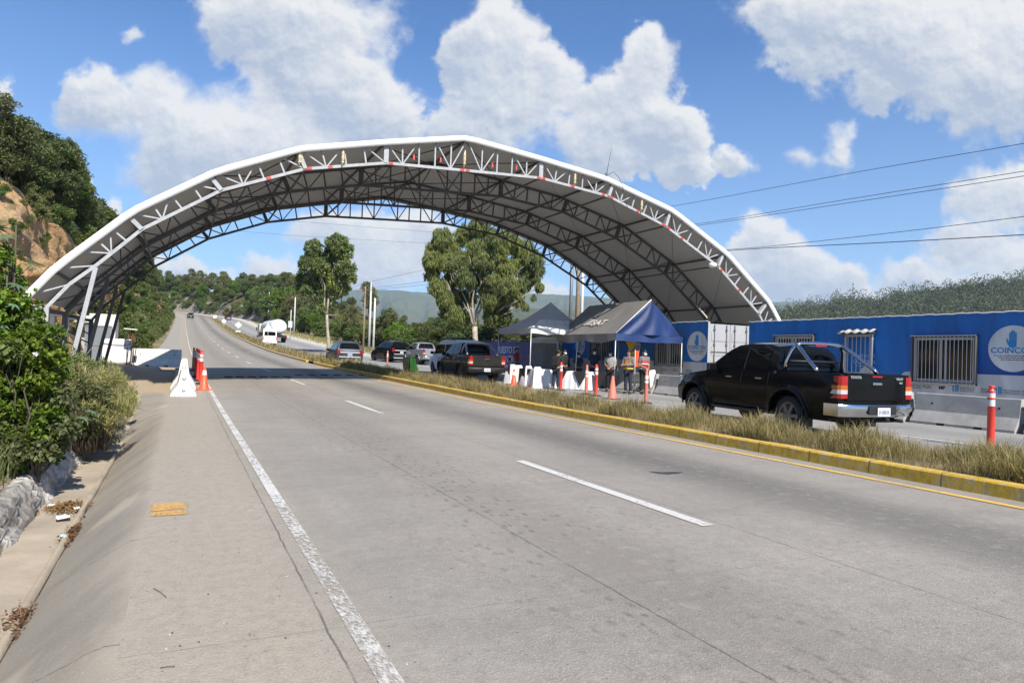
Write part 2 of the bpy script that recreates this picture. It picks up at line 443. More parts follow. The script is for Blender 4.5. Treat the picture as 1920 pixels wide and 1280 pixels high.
def concrete_mat(name, base, warm, dark, left=True):
    m = bpy.data.materials.new(name); m.use_nodes = True; t = NT(m.node_tree); b = m.node_tree.nodes['Principled BSDF']
    b.inputs['Roughness'].default_value = .82; b.inputs['Specular IOR Level'].default_value = .35
    tc = t.node('ShaderNodeTexCoord'); oc = tc.outputs['Object']
    sp = t.node('ShaderNodeSeparateXYZ'); t.link(oc, sp.inputs[0]); X, Y = sp.outputs[0], sp.outputs[1]
    st = t.v('MULTIPLY', oc, (1., .10, 1.))                      # stretched along the road
    wob = t.m('MULTIPLY_ADD', t.noise(st, .5, 3, .5), .5, -.25)
    Xw = t.m('ADD', X, wob)
    big = t.noise(oc, .45, 6, .62); mid = t.noise(oc, 3.5, 6, .7); fine = t.noise(oc, 60., 3, .7); streak = t.noise(st, 2.2, 6, .65)
    c = t.mix(t.mr(big, .38, .62), base, warm)
    c = t.mix(t.mr(t.noise(t.v('MULTIPLY', oc, (.35, 1.6, 1.)), 1.1, 6, .65), .48, .66, 0., .30), c, dark)
    c = t.mix(t.mr(mid, .55, .72, 0., .32), c, dark)
    c = t.mix(t.mr(streak, .38, .66, 0., .22), c, dark)
    def band(c, centre, half, amt, col):
        d = t.m('ABSOLUTE', t.m('ADD', Xw, -centre))
        f = t.m('MULTIPLY', t.mr(d, 0., half, 1., 0., smooth=True), amt)
        f = t.m('MULTIPLY', f, t.mr(t.noise(st, 1.6, 5, .6), .25, .62, .55, 1.))
        return t.mix(f, c, col)
    if left:
        sh = t.mr(t.m('ADD', X, t.m('MULTIPLY_ADD', mid, .3, -.15)), .55, 1.15, 1., 0.)
        c = t.mix(t.m('MULTIPLY', sh, .75), c, (.40, .345, .27))
        c = band(c, 6.0, 1.25, .85, (.085, .08, .078)); c = band(c, 2.75, 1.0, .48, (.17, .15, .13)); c = band(c, 1.75, .5, .16, (.2, .18, .16))
        # pitted, stained patch in the first lane
        vo = t.node('ShaderNodeTexVoronoi'); vo.inputs['Scale'].default_value = 13.; t.link(t.v('MULTIPLY', oc, (1., .5, 1.)), vo.inputs['Vector'])
        spot = t.mr(t.m('ADD', vo.outputs['Distance'], t.m('MULTIPLY_ADD', mid, .5, -.25)), .16, .34, 1., 0.)
        loc = t.m('MULTIPLY', t.mr(t.m('ABSOLUTE', t.m('ADD', Xw, -2.7)), .3, 1.2, 1., .10), t.mr(t.noise(oc, .9, 4, .6), .36, .56))
        c = t.mix(t.m('MULTIPLY', t.m('MULTIPLY', spot, loc), .85), c, (.105, .09, .07))
    else:
        c = band(c, 12.0, 1.2, .55, (.13, .125, .12)); c = band(c, 15.5, 1.3, .45, (.14, .135, .13))
    c = t.mix(t.mr(fine, .3, .7, 0., .42), c, dark)
    c = t.mix(t.mr(t.noise(oc, 11., 5, .7), .44, .66, 0., .30), c, dark); c = t.mix(t.mr(t.noise(oc, 7., 5, .65), .54, .66, 0., .35), c, warm)
    c = t.mix(t.mr(t.noise(oc, 140., 2, .5), .60, .66, 0., .5), c, (.52, .49, .44))
    c = t.mix(t.mr(t.noise(oc, 24., 3, .6), .66, .71, 0., .6), c, (.09, .08, .07))
    # saw-cut joints
    def joint(c, dist, wdt, col=(.06, .055, .05), amt=.85, brk=None):
        f = t.m('MULTIPLY', t.mr(dist, wdt*.4, wdt, 1., 0.), amt)
        if brk: f = t.m('MULTIPLY', f, t.mr(t.noise(oc, brk, 4, .7), .36, .55, .25, 1.))
        return t.mix(f, c, col)
    jw = t.m('MULTIPLY_ADD', t.noise(oc, 2.5, 5, .75), .045, -.0225)
    for xj in ((.72, 2.42, 4.27) if left else (13.8, 15.6, 11.9)):
        c = joint(c, t.m('ABSOLUTE', t.m('ADD', t.m('ADD', X, jw), -xj)), .009, amt=.7, brk=1.6)
    ym = t.m('ABSOLUTE', t.m('ADD', t.m('MODULO', t.m('ADD', t.m('ADD', Y, jw), 100.), 4.6), -2.3))
    c = joint(c, ym, .008, (.15, .135, .115), .42, brk=2.6)
    t.link(c, b.inputs['Base Color'])
    bn = t.node('ShaderNodeBump'); bn.inputs['Strength'].default_value = .55; bn.inputs['Distance'].default_value = .012
    t.link(t.m('ADD', fine, t.m('MULTIPLY', mid, 1.5)), bn.inputs['Height']); t.link(bn.outputs[0], b.inputs['Normal'])
    return m
M_road = concrete_mat('road_concrete', (.285, .262, .228), (.345, .315, .272), (.165, .150, .130), True)
M_road2 = concrete_mat('far_road_concrete', (.30, .292, .275), (.36, .35, .33), (.18, .175, .165), False)
strip('road', [(-.20, 0), (.9, 0), (4.2, .012), (8.33, 0)], -12, 400, 2.0, M_road)
strip('opposite_road', [(10.15, 0), (13.5, .012), (17.55, 0)], -12, 400, 2.0, M_road2)
M_should = mat('shoulder_concrete', (.56, .545, .51), .9, col2=(.36, .33, .29), vscale=1.2, bump=.2, bscale=30)
strip('road_shoulder', [(17.55, -.004), (19.6, -.02), (20.4, .10)], -12, 400, 2.0, M_should)
strip('road_shoulder', [(-.2, -.002), (-.9, .12), (-1.7, .32)], 62, 400, 3.0, mat('grey_shoulder_concrete', (.33, .31, .275), .9, col2=(.24, .22, .19), vscale=1.2, bump=.2, bscale=30))

# apron that slopes from the shoulder down into the ditch, ditch floor
def apron_mat():
    m = bpy.data.materials.new('apron_concrete'); m.use_nodes = True; t = NT(m.node_tree); b = m.node_tree.nodes['Principled BSDF']
    b.inputs['Roughness'].default_value = .88
    tc = t.node('ShaderNodeTexCoord'); oc = tc.outputs['Object']; sp = t.node('ShaderNodeSeparateXYZ'); t.link(oc, sp.inputs[0])
    n = t.noise(oc, 1.3, 6, .65); st = t.v('MULTIPLY', oc, (.5, 2.2, 1.)); s2 = t.noise(st, 1.4, 5, .65)
    c = t.mix(t.mr(n, .35, .65), (.255, .225, .175), (.36, .315, .245)); c = t.mix(t.mr(s2, .36, .64, 0., .75), c, (.34, .305, .25))
    c = t.mix(t.mr(t.noise(st, .7, 4, .6), .5, .62, 0., .55), c, (.185, .168, .142))
    c = t.mix(t.mr(t.noise(oc, 70., 3, .7), .35, .7, 0., .3), c, (.12, .11, .095))
    slab = t.m('SNAP', t.m('ADD', sp.outputs[1], t.m('MULTIPLY', sp.outputs[0], .9)), 1.9)
    wn_ = t.node('ShaderNodeTexWhiteNoise'); wn_.noise_dimensions = '1D'; t.link(slab, wn_.inputs['W'])
    c = t.mix(t.mr(wn_.outputs['Value'], .35, 1., 0., .45), c, (.205, .188, .16))
    crest = t.mr(t.m('ADD', sp.outputs[0], t.m('MULTIPLY_ADD', n, .5, -.25)), -.42, -.18)
    c = t.mix(t.m('MULTIPLY', crest, .7), c, (.36, .315, .25))
    c = t.mix(t.mr(t.noise(oc, 24., 4, .65), .66, .72, 0., .5), c, (.10, .09, .075)); c = t.mix(t.mr(t.noise(oc, 90., 2, .5), .63, .68, 0., .5), c, (.50, .46, .39))
    # tapered slab joints
    ym = t.m('ABSOLUTE', t.m('ADD', t.m('MODULO', t.m('ADD', t.m('ADD', sp.outputs[1], t.m('MULTIPLY', sp.outputs[0], .9)), t.m('MULTIPLY_ADD', t.noise(oc, 5., 4, .7), .12, 100.)), 1.9), -.95))
    c = t.mix(t.mr(ym, .003, .009, .7, 0.), c, (.08, .07, .055))
    c = t.mix(t.mr(t.noise(oc, .9, 3, .5), .60, .68, 0., .6), c, (.44, .38, .29))
    t.link(c, b.inputs['Base Color'])
    bn = t.node('ShaderNodeBump'); bn.inputs['Strength'].default_value = .4; bn.inputs['Distance'].default_value = .015
    t.link(t.noise(oc, 30., 5, .7), bn.inputs['Height']); t.link(bn.outputs[0], b.inputs['Normal'])
    return m
M_apron = apron_mat()
M_ditch = mat('ditch_floor_concrete', (.42, .355, .27), .92, col2=(.28, .235, .18), vscale=1.6, bump=.4, bscale=22)
def sweep(name, fn, s0, s1, ds, m, kind='structure'):
    n = int(math.ceil((s1-s0)/ds)); b = MB()
    b.grid([[Vector(p) for p in fn(s0+(s1-s0)*i/n)] for i in range(n+1)])
    return tag(b.build(name, m), kind=kind)
def dk(s): return 1-min(max((s-13.5)/7.5, 0), 1)      # the ditch shallows out and ends
def f_apron(s):
    k = dk(s); o = .015*nz(0, s, 3)
    return [(-.2, s, ZR(s)), (-.22-.05*k, s, ZR(s)-.02*k), (-.55, s, ZR(s)-.24*k), (-.86+o, s, ZR(s)-.475*k-.012), (-.90+o, s, ZR(s)-.51*k-.02)]
sweep('ditch_apron', f_apron, -6, 21.5, .4, M_apron)
def f_floor(s):
    k = dk(s); rows = [(-.86, .0), (-1.0, .02), (-1.2, .03), (-1.42, .02)]
    return [(r, s, ZR(s)-.50*k-.02+d*k+.012*nz(r, s, 7)) for r, d in rows]
sweep('ditch_floor', f_floor, -6, 21.5, .25, M_ditch)
def f_edge(s):
    k = dk(s); return [(-.885, s, ZR(s)-.497*k), (-.90, s, ZR(s)-.455*k), (-.935, s, ZR(s)-.455*k), (-.95, s, ZR(s)-.50*k)]
sweep('ditch_edge', f_edge, -6, 13.5, .4, M_ditch)

# whitewashed stone wall on the far side of the ditch
def stone_mat():
    m = bpy.data.materials.new('whitewashed_stone'); m.use_nodes = True; t = NT(m.node_tree); b = m.node_tree.nodes['Principled BSDF']
    b.inputs['Roughness'].default_value = .9
    tc = t.node('ShaderNodeTexCoord'); oc = tc.outputs['Object']
    n = t.noise(oc, 4., 6, .7); c = t.mix(t.mr(n, .36, .6), (.29, .265, .23), (.68, .65, .60))
    c = t.mix(t.mr(t.noise(oc, 1.4, 4, .6), .44, .58, 0., .8), c, (.13, .115, .095))
    t.link(c, b.inputs['Base Color'])
    vo = t.node('ShaderNodeTexVoronoi'); vo.inputs['Scale'].default_value = 5.; t.link(oc, vo.inputs['Vector'])
    v2 = t.node('ShaderNodeTexVoronoi'); v2.feature = 'DISTANCE_TO_EDGE'; v2.inputs['Scale'].default_value = 4.2; t.link(oc, v2.inputs['Vector']); lk = b.inputs['Base Color'].links[0].from_socket; m.node_tree.links.remove(b.inputs['Base Color'].links[0]); t.link(t.mix(t.mr(v2.outputs['Distance'], .0, .05, .55, 0.), lk, (.20, .18, .15)), b.inputs['Base Color'])
    bn = t.node('ShaderNodeBump'); bn.inputs['Strength'].default_value = .9; bn.inputs['Distance'].default_value = .06
    t.link(t.m('ADD', vo.outputs['Distance'], n), bn.inputs['Height']); t.link(bn.outputs[0], b.inputs['Normal'])
    return m
b = MB(); rows = []
for i in range(300):
    s = -6+i*.09; k = dk(s); z0 = ZR(s)-.5*k; row = []
    for j in range(11):
        v = j/10; x = -1.30-.20*v; z = z0-.06+(.12+.27*k)*v
        if v > .85: x = -1.47-(v-.85)*1.2; z = z0+.05+.27*k
        e = .030*nz(s, v*2.2, 5.)+.022*nz(s+3, v*3., 11.)+.012*nz(s, v*5, 23.)
        row.append(Vector((x+e, s, z+e*.7)))
    row.append(Vector((-1.80, s, z0-.15))); rows.append(row)
b.grid(rows)
o = b.build('retaining_wall', stone_mat()); tag(o, 'low whitewashed stone wall along the far side of the roadside ditch', 'wall')

# ---------------------------------------------------------------- painted lines
def paint_mat(name, col, worn, under=None):
    m = bpy.data.materials.new(name); m.use_nodes = True; t = NT(m.node_tree); b = m.node_tree.nodes['Principled BSDF']
    b.inputs['Base Color'].default_value = (*col, 1); b.inputs['Roughness'].default_value = .7
    tc = t.node('ShaderNodeTexCoord'); oc = tc.outputs['Object']
    n = t.m('ADD', t.m('MULTIPLY', t.noise(t.v('MULTIPLY', oc, (1., .45, 1.)), 38., 6, .75), .7), t.m('MULTIPLY', t.noise(oc, 1.6, 3, .5), .3))
    f = t.mr(n, worn-.07, worn+.07, 0., .93)
    t.link(t.mix(t.noise(oc, 6., 4, .6), tuple(x*.8 for x in col), col), b.inputs['Base Color'])
    tr = t.node('ShaderNodeBsdfTransparent'); mx = t.node('ShaderNodeMixShader')
    t.link(f, mx.inputs[0]); t.link(tr.outputs[0], mx.inputs[1]); t.link(b.outputs[0], mx.inputs[2])
    t.link(mx.outputs[0], m.node_tree.nodes['Material Output'].inputs['Surface'])
    return m
M_wl = paint_mat('worn_white_paint', (.66, .64, .60), .43); M_wd = paint_mat('white_lane_paint', (.66, .64, .60), .40); M_yl = paint_mat('yellow_line_paint', (.76, .47, .10), .42)
M_wl2 = paint_mat('very_worn_white_paint', (.66, .64, .60), .495)
def line(name, r, wd, s0, s1, m, ds=1.0, dz=.006):
    o = strip(name, [(r-wd/2, dz), (r+wd/2, dz)], s0, s1, ds, m); return o
line('edge_line', .86, .10, 1.5, 6.5, M_wl2, dz=.008); line('edge_line', .86, .10, 6.5, 390, M_wl, dz=.008)
line('kerb_line', 7.88, .12, -5, 45, M_yl, dz=.01)
dash_s = [at_z(965, 866).y, at_z(652, 753).y]; per = dash_s[1]-dash_s[0]; dl = dash_s[0]-at_z(1330, 988).y
k = -1
while True:
    s1 = dash_s[0]+k*per
    if s1 > 380: break
    line('lane_line', 4.1, .13, s1-dl, s1, M_wd, dz=.018); k += 1
for k in range(-1, 32):
    s1 = 9.2+k*per; line('lane_line', 13.52, .12, s1-dl, s1, M_wd, dz=.018)
line('edge_line', 17.06, .13, -5, 390, M_wl, dz=.008)
line('edge_line', 10.5, .10, 60, 390, M_wl, dz=.008)
# dark bitumen patch and yellow survey patch
def patch(name, r, s, outline, m, dz=.011):
    b = MB(); b.add([Vector((r+x, s+y, ZR(s)+dz)) for x, y in outline], [list(range(len(outline)))])
    return tag(b.build(name, m), kind='structure')
p = at_z(1250, 888); M_bit = mat('bitumen', (.055, .055, .055), .6, var=.3, vscale=20)
patch('tar_patch', p.x, p.y, [(-.16, .16), (-.02, .06), (.12, .045), (.22, .0), (.25, -.03), (.1, -.06), (-.03, -.08), (-.13, .0)], M_bit, .014)
p = at_z(316, 958); M_yp = paint_mat('faded_yellow_patch', (.62, .37, .12), .44); M_yq = paint_mat('yellow_patch_haze', (.62, .40, .18), .56)
patch('painted_patch', p.x, p.y, [(-.13, -.17), (.13, -.17), (.13, -.02), (.12, .0), (-.12, .0), (-.13, -.02)], M_yp, .006)
patch('painted_patch', p.x, p.y+.21, [(-.13, -.19), (.125, -.19), (.12, .09), (-.12, .09)], M_yp, .006)
patch('painted_patch', p.x, p.y, [(-.155, -.21), (.155, -.21), (.155, .34), (-.155, .34)], M_yq, .003)

# ---------------------------------------------------------------- median
def kerb_mat():
    m = bpy.data.materials.new('yellow_kerb_paint'); m.use_nodes = True; t = NT(m.node_tree); b = m.node_tree.nodes['Principled BSDF']
    b.inputs['Roughness'].default_value = .7
    tc = t.node('ShaderNodeTexCoord'); oc = tc.outputs['Object']; sp = t.node('ShaderNodeSeparateXYZ'); t.link(oc, sp.inputs[0])
    n = t.noise(oc, 7., 6, .7); n2 = t.noise(oc, 26., 4, .7)
    c = t.mix(t.mr(n, .3, .62), (.42, .26, .02), (.70, .44, .03))
    c = t.mix(t.mr(t.m('ADD', t.m('MULTIPLY', n, .5), t.m('MULTIPLY', n2, .5)), .51, .57, 0., .85), c, (.38, .34, .28))
    c = t.mix(t.mr(t.noise(t.v('MULTIPLY', oc, (3., 3., 1.)), 5., 4, .6), .5, .7, 0., .45), c, (.22, .15, .05))
    y = t.m('ABSOLUTE', t.m('ADD', t.m('MODULO', t.m('ADD', sp.outputs[1], 100.), .96), -.48))
    c = t.mix(t.mr(y, .004, .014, .85, 0.), c, (.10, .07, .03))
    c = t.mix(t.mr(sp.outputs[1], 52., 60., 0., .8), c, (.42, .36, .27))
    t.link(c, b.inputs['Base Color'])
    bn = t.node('ShaderNodeBump'); bn.inputs['Strength'].default_value = .4; bn.inputs['Distance'].default_value = .012
    t.link(n2, bn.inputs['Height']); t.link(bn.outputs[0], b.inputs['Normal'])
    return m
M_kerb = kerb_mat()
kp = [(8.30, -.02), (8.315, .145), (8.335, .165), (8.50, .168), (8.52, .15), (8.52, .05)]
def kerbrow(s): return [road(s, r+.004*nz(2, s, 6), dz+.006*nz(7, s, 4)) for r, dz in kp]
def kerb(s0, s1, ds):
    n = int((s1-s0)/ds)+1; b = MB(); rows = [kerbrow(s0+(s1-s0)*i/n) for i in range(n+1)]
    b.grid(rows, smooth=False); b.add(rows[0], [list(range(6))]); b.add(rows[-1], [list(range(6))])
    tag(b.build('kerb', M_kerb), kind='structure')
kerb(-5, 48.5, .24); kerb(51.5, 400, 2.)
M_soil = mat('median_soil', (.26, .205, .135), .95, col2=(.15, .12, .07), vscale=3, bump=.6, bscale=14)
strip('median', [(8.5, .13), (8.9, .17), (9.6, .18), (10.1, .10), (10.2, -.03)], -6, 400, 1.0, M_soil)
# ================================================================ CANOPY OVER THE ROAD
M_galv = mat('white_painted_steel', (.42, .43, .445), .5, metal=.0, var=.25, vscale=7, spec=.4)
M_galv_shade = mat('shaded_steel', (.105, .105, .105), .6, var=.25, vscale=7, spec=.3)  # inner trusses and purlins: their backlit shade is put into this darker colour
def membrane_mat():
    m = bpy.data.materials.new('white_membrane'); m.use_nodes = True; t = NT(m.node_tree); b = m.node_tree.nodes['Principled BSDF']
    b.inputs['Roughness'].default_value = .6
    tc = t.node('ShaderNodeTexCoord'); ge = t.node('ShaderNodeNewGeometry'); n = t.noise(tc.outputs['Object'], 1.2, 5, .6)
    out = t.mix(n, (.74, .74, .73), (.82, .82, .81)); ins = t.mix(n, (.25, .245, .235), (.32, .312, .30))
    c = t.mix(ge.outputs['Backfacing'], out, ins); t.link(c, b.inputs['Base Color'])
    tr = t.node('ShaderNodeBsdfTranslucent'); tr.inputs[0].default_value = (.55, .52, .48, 1)
    mx = t.node('ShaderNodeMixShader'); mx.inputs[0].default_value = .045
    t.link(b.outputs[0], mx.inputs[1]); t.link(tr.outputs[0], mx.inputs[2]); t.link(mx.outputs[0], m.node_tree.nodes['Material Output'].inputs['Surface'])
    return m
M_memb = membrane_mat(); M_hem = mat('white_hem', (.80, .80, .79), .6, var=.05, vscale=2)
M_red = mat('red_reflective_tape', (.62, .06, .05), .5); M_dkst = mat('dark_steel', (.10, .10, .10), .6, metal=.3)
M_lamp = mat('cream_ceramic', (.55, .47, .30), .5)
S_T = 22.0
topP = [(47, 555), (102, 500), (245, 395), (405, 320), (561, 278), (718, 266), (873, 258), (1013, 297), (1133, 334), (1259, 394), (1361, 475), (1440, 566), (1463, 601)]
botP = [(86, 578), (130, 533), (180, 498), (266, 430), (415, 357), (572, 317), (723, 306), (873, 320), (1013, 334), (1140, 368), (1247, 424), (1345, 499), (1422, 588)]
def prof(pts): return [(at_s(x, y, S_T).x, at_s(x, y, S_T).z) for x, y in pts]
TOP = prof(topP); BOT = prof(botP)
TOP[-1] = (TOP[-1][0]+.55, TOP[-1][1]-.95); BOT.append((BOT[-1][0]+.95, BOT[-1][1]-1.35))
def plen(P):
    L = [0.]
    for a, b in zip(P, P[1:]): L.append(L[-1]+math.hypot(b[0]-a[0], b[1]-a[1]))
    return L
def pat(P, L, t):
    for i in range(len(P)-1):
        if t <= L[i+1] or i == len(P)-2:
            f = (t-L[i])/(L[i+1]-L[i]); return (P[i][0]+(P[i+1][0]-P[i][0])*f, P[i][1]+(P[i+1][1]-P[i][1])*f)
LT, LB = plen(TOP), plen(BOT)
def near_t(P, L, q):
    best = None
    for i in range(400):
        t = L[-1]*i/399; p = pat(P, L, t); d = (p[0]-q[0])**2+(p[1]-q[1])**2
        if best is None or d < best[0]: best = (d, t)
    return best[1]
shelter = thing('canopy_shelter', 'white arched truss canopy with a grey underside spanning the whole highway', 'canopy', (9., S_T, 0))
def loc(o, root):
    """mesh written in world coordinates, hung under a root that has its own place"""
    o.parent = root; o.matrix_parent_inverse = Matrix.Translation(root.location).inverted() if not any(root.rotation_euler) else root_matrix(root).inverted()
    return o
def root_matrix(root): return Matrix.Translation(root.location) @ root.rotation_euler.to_matrix().to_4x4()
TR_S = [22.0, 25.45, 28.9, 32.35]
# panel stations: joints (double plates) at the kinks, thin posts between them
def make_truss(s):
    M_galv = M_galv_front if s < 23 else M_galv_shade
    ch = MB(); web = ch
    y = s
    for P in (TOP, BOT):
        off = -.055 if P is TOP else 0
        for a, b in zip(P, P[1:]): ch.bar((a[0], y, a[1]+off), (b[0], y, b[1]+off), .085, .09)
    kinks = [2, 3, 4, 6, 8, 9, 10, 11]
    for i, q in enumerate(BOT[1:-1], 1):
        t = near_t(TOP, LT, q); p = pat(TOP, LT, t)
        if i in (6, 8): p = (q[0], pat(TOP, LT, near_t(TOP, LT, (q[0], q[1]+.9)))[1])
        if i in (3, 4, 5, 6, 8, 9, 10, 11, 12): web.bar((q[0], y, q[1]), (p[0], y, p[1]-.05), .16, .12)
    # panels along the bottom chord
    for i in range(len(BOT)-1):
        a, b = BOT[i], BOT[i+1]; L = math.hypot(b[0]-a[0], b[1]-a[1]); n = max(1, int(round(L/.60)))
        for k in range(n+1):
            t = k/n; q = (a[0]+(b[0]-a[0])*t, a[1]+(b[1]-a[1])*t)
            dx, dz = b[0]-a[0], b[1]-a[1]; nn = (-dz/L, dx/L)
            if 6 <= i <= 7: nn = (0, 1)
            far_ = (q[0]+nn[0]*.9, q[1]+nn[1]*.9); tt = near_t(TOP, LT, far_)
            if 6 <= i <= 7:
                # vertical posts under the ridge
                best = min((pat(TOP, LT, LT[-1]*j/600) for j in range(601)), key=lambda p: abs(p[0]-q[0])); p = best
            else: p = pat(TOP, LT, tt)
            if 0 < k < n: web.bar((q[0], y, q[1]), (p[0], y, p[1]-.05), .05, .05)
            if k < n:
                # diagonals meet at every other station
                q2 = (a[0]+(b[0]-a[0])*(k+1)/n, a[1]+(b[1]-a[1])*(k+1)/n)
                f2 = (q2[0]+nn[0]*.9, q2[1]+nn[1]*.9)
                if 6 <= i <= 7: p2 = min((pat(TOP, LT, LT[-1]*j/600) for j in range(601)), key=lambda p: abs(p[0]-q2[0]))
                else: p2 = pat(TOP, LT, near_t(TOP, LT, f2))
                if k % 3 == 1: web.bar((q[0], y, q[1]), (p2[0], y, p2[1]-.05), .04, .04)
                elif k % 3 == 0: web.bar((q2[0], y, q2[1]), (p[0], y, p[1]-.05), .04, .04)
    # left foot: column, knee and raking strut
    f0 = BOT[0]; g0 = gz(f0[0], s)
    ch.bar((f0[0], y, f0[1]+.05), (f0[0]-.02, y, g0-.05), .15, .13)
    kn = TOP[0]; ch.bar((f0[0], y, f0[1]), (kn[0]-.35, y, kn[1]-.22), .14, .12)
    ch.bar((kn[0]-.35, y, kn[1]-.1), (kn[0]-.35, y, g0), .14, .12)
    for zz, z2 in ((.3, .9), (.95, .95), (1.3, .8)): web.bar((f0[0], y, g0+zz), (kn[0]-.35, y, g0+zz*1.2+.2), .05, .05)
    st = BOT[2]; fx = at_s(122, 683, 22.).x
    rk = MB().bar((st[0], y, st[1]-.05), (fx, y, gz(fx, s)-.05), .11, .11)
    # right foot behind the containers
    r0 = BOT[-1]; ch.bar((r0[0], y, r0[1]), (r0[0], y, gz(r0[0], s)-.05), .16, .14); ch.bar((TOP[-1][0], y, TOP[-1][1]), (TOP[-1][0]+.2, y, gz(25, s)), .16, .14)
    ch.bar((r0[0], y, r0[1]), (TOP[-1][0], y, TOP[-1][1]-.05), .14, .12)
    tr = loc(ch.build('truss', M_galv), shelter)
    r_ = rk.build('raking_strut', M_galv); r_.parent = tr
    return tr
M_galv_front = M_galv
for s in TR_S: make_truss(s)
# membrane: outer skin, lining and front hem
def skin_profile(off, n=70):
    out = []
    for i in range(n+1):
        t = LT[-1]*i/n; p = pat(TOP, LT, t); a = pat(TOP, LT, max(0, t-.25)); b_ = pat(TOP, LT, min(LT[-1], t+.25))
        d = math.hypot(b_[0]-a[0], b_[1]-a[1]); out.append((p[0]-(b_[1]-a[1])/d*off, p[1]+(b_[0]-a[0])/d*off))
    return out
o1 = skin_profile(.03); o2 = skin_profile(.0)
ss = [22-.16]+[22+10.35*i/12 for i in range(13)]+[32.35+.16]
def sag(i, s):
    f = (s-22)/3.45; f = f-math.floor(f); return -.05*math.sin(math.pi*f)*(.4+.6*abs(math.sin(i*.31)))
b = MB(); b.grid([[Vector((p[0], s, p[1]+sag(i, s))) for i, p in enumerate(o1)] for s in ss])
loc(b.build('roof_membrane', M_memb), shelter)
def hem(y, sgn):
    b = MB(); u = skin_profile(.045); l_ = skin_profile(-.155); l2 = skin_profile(-.15)
    b.grid([[Vector((p[0], y-sgn*.11, p[1])) for p in u], [Vector((p[0], y-sgn*.165, p[1]-.01)) for p in u], [Vector((p[0], y-sgn*.17, p[1]+.004*math.sin(i*1.7))) for i, p in enumerate(l_)], [Vector((p[0], y-sgn*.10, p[1])) for p in l2]])
    return loc(b.build('front_hem' if sgn > 0 else 'rear_hem', M_hem), shelter)
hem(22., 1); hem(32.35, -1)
# purlins running from truss to truss, and cross bracing
b = MB()
for i in (1, 2, 3, 4, 5, 6, 7, 8, 9, 10, 11):
    p = TOP[i]; b.bar((p[0], 22, p[1]-.12), (p[0], 32.35, p[1]-.12), .06, .08)
for i in (3, 4, 5, 6, 8, 9, 10, 11): p = BOT[i]; b.bar((p[0], 22, p[1]), (p[0], 32.35, p[1]), .055, .055)
for i, j in ((5, 6), (6, 7), (3, 4)):
    for s0, s1 in zip(TR_S, TR_S[1:]):
        b.tube([(TOP[i][0], s0, TOP[i][1]-.15), (TOP[j][0], s1, TOP[j][1]-.15)], .022, 5); b.tube([(TOP[j][0], s0, TOP[j][1]-.15), (TOP[i][0], s1, TOP[i][1]-.15)], .022, 5)
for i, j in ((7, 8), (8, 9), (9, 10), (10, 11)):
    for s0, s1 in zip(TR_S, TR_S[1:]): b.tube([(TOP[i][0], s0, TOP[i][1]-.13), (TOP[j][0], s1, TOP[j][1]-.13)], .008, 4)
loc(b.build('purlins', M_galv_shade), shelter)
# red reflective tape on the front truss
tp = [(-.0, 5), (.05, 5), (.30, 5), (.55, 4), (.06, 6), (.95, 6), (.02, 7), (.97, 7), (.04, 8), (.45, 8), (.92, 8), (.05, 9), (.5, 9), (.95, 9), (.05, 10), (.96, 10), (.08, 11), (.5, 11), (.3, 10)]
for f, i in tp:
    a, c = BOT[i], BOT[i+1]; q = Vector((a[0]+(c[0]-a[0])*f, 22-.058, a[1]+(c[1]-a[1])*f)); d = Vector((c[0]-a[0], 0, c[1]-a[1])).normalized()
    m = MB().bar(q-d*.07, q+d*.07, .01, .075, up=(0, 0, 1)); loc(m.build('red_reflector', M_red), shelter)
for x in (BOT[6][0]+.95, BOT[6][0]+1.9, BOT[7][0]+1.0, BOT[7][0]+1.95):
    m = MB().box((x, 22-.032, pat(BOT, LB, near_t(BOT, LB, (x, 7.6)))[1]+.28), (.055, .012, .17)); loc(m.build('red_reflector', M_red), shelter)
# ceramic insulators and small floodlights hanging in the truss
for px, py in ((562, 296), (643, 297), (871, 300), (1078, 336), (1203, 385)):
    p = at_s(px, py, 21.93); m = MB().tube([p+Vector((.02, 0, .34)), p+Vector((0, 0, .2)), p, p-Vector((.02, 0, .3))], [.015, .045, .05, .02], 7)
    for dz in (-.14, .0, .14): m.lathe([(.035, dz-.03), (.07, dz), (.035, dz+.03)], p, 8)
    loc(m.build('insulator', M_lamp), shelter)
p = at_s(1336, 498, 21.75); m = MB().lathe([(.04, .12), (.15, .10), (.18, .0), (.13, -.07), (.0, -.09)], p, 14)
loc(m.build('floodlight', mat('lamp_glass', (.75, .75, .72), .25)), shelter)
# rope and stay from the truss down to the second container
a = at_s(1297, 563, 25.45); c = Vector((19.95, 22.25, 3.28))
loc(MB().tube([a, c], .035, 6).build('stay_pole', mat('bleached_timber', (.55, .48, .38), .8)), shelter)
# radio whip on the roof
p = at_s(1137, 334, 22.15); p2 = at_s(1147, 277, 22.15)
ant = thing('radio_antenna', 'thin whip antenna standing on the right slope of the canopy roof', 'antenna', p)
loc(MB().lathe([(.05, 0), (.05, .18), (.02, .22)], p, 8).build('antenna_base', M_dkst), ant)
loc(MB().tube([p+Vector((0, 0, .15)), p2], [.014, .006], 5).build('whip', M_dkst), ant)
cb = [p+Vector((.05, -.05, .12))]
for px, py in ((1150, 322), (1162, 335), (1168, 352), (1172, 372), (1176, 388)): cb.append(at_s(px, py, 21.75))
loc(MB().tube(cb, .012, 5).build('cable', M_dkst), ant)

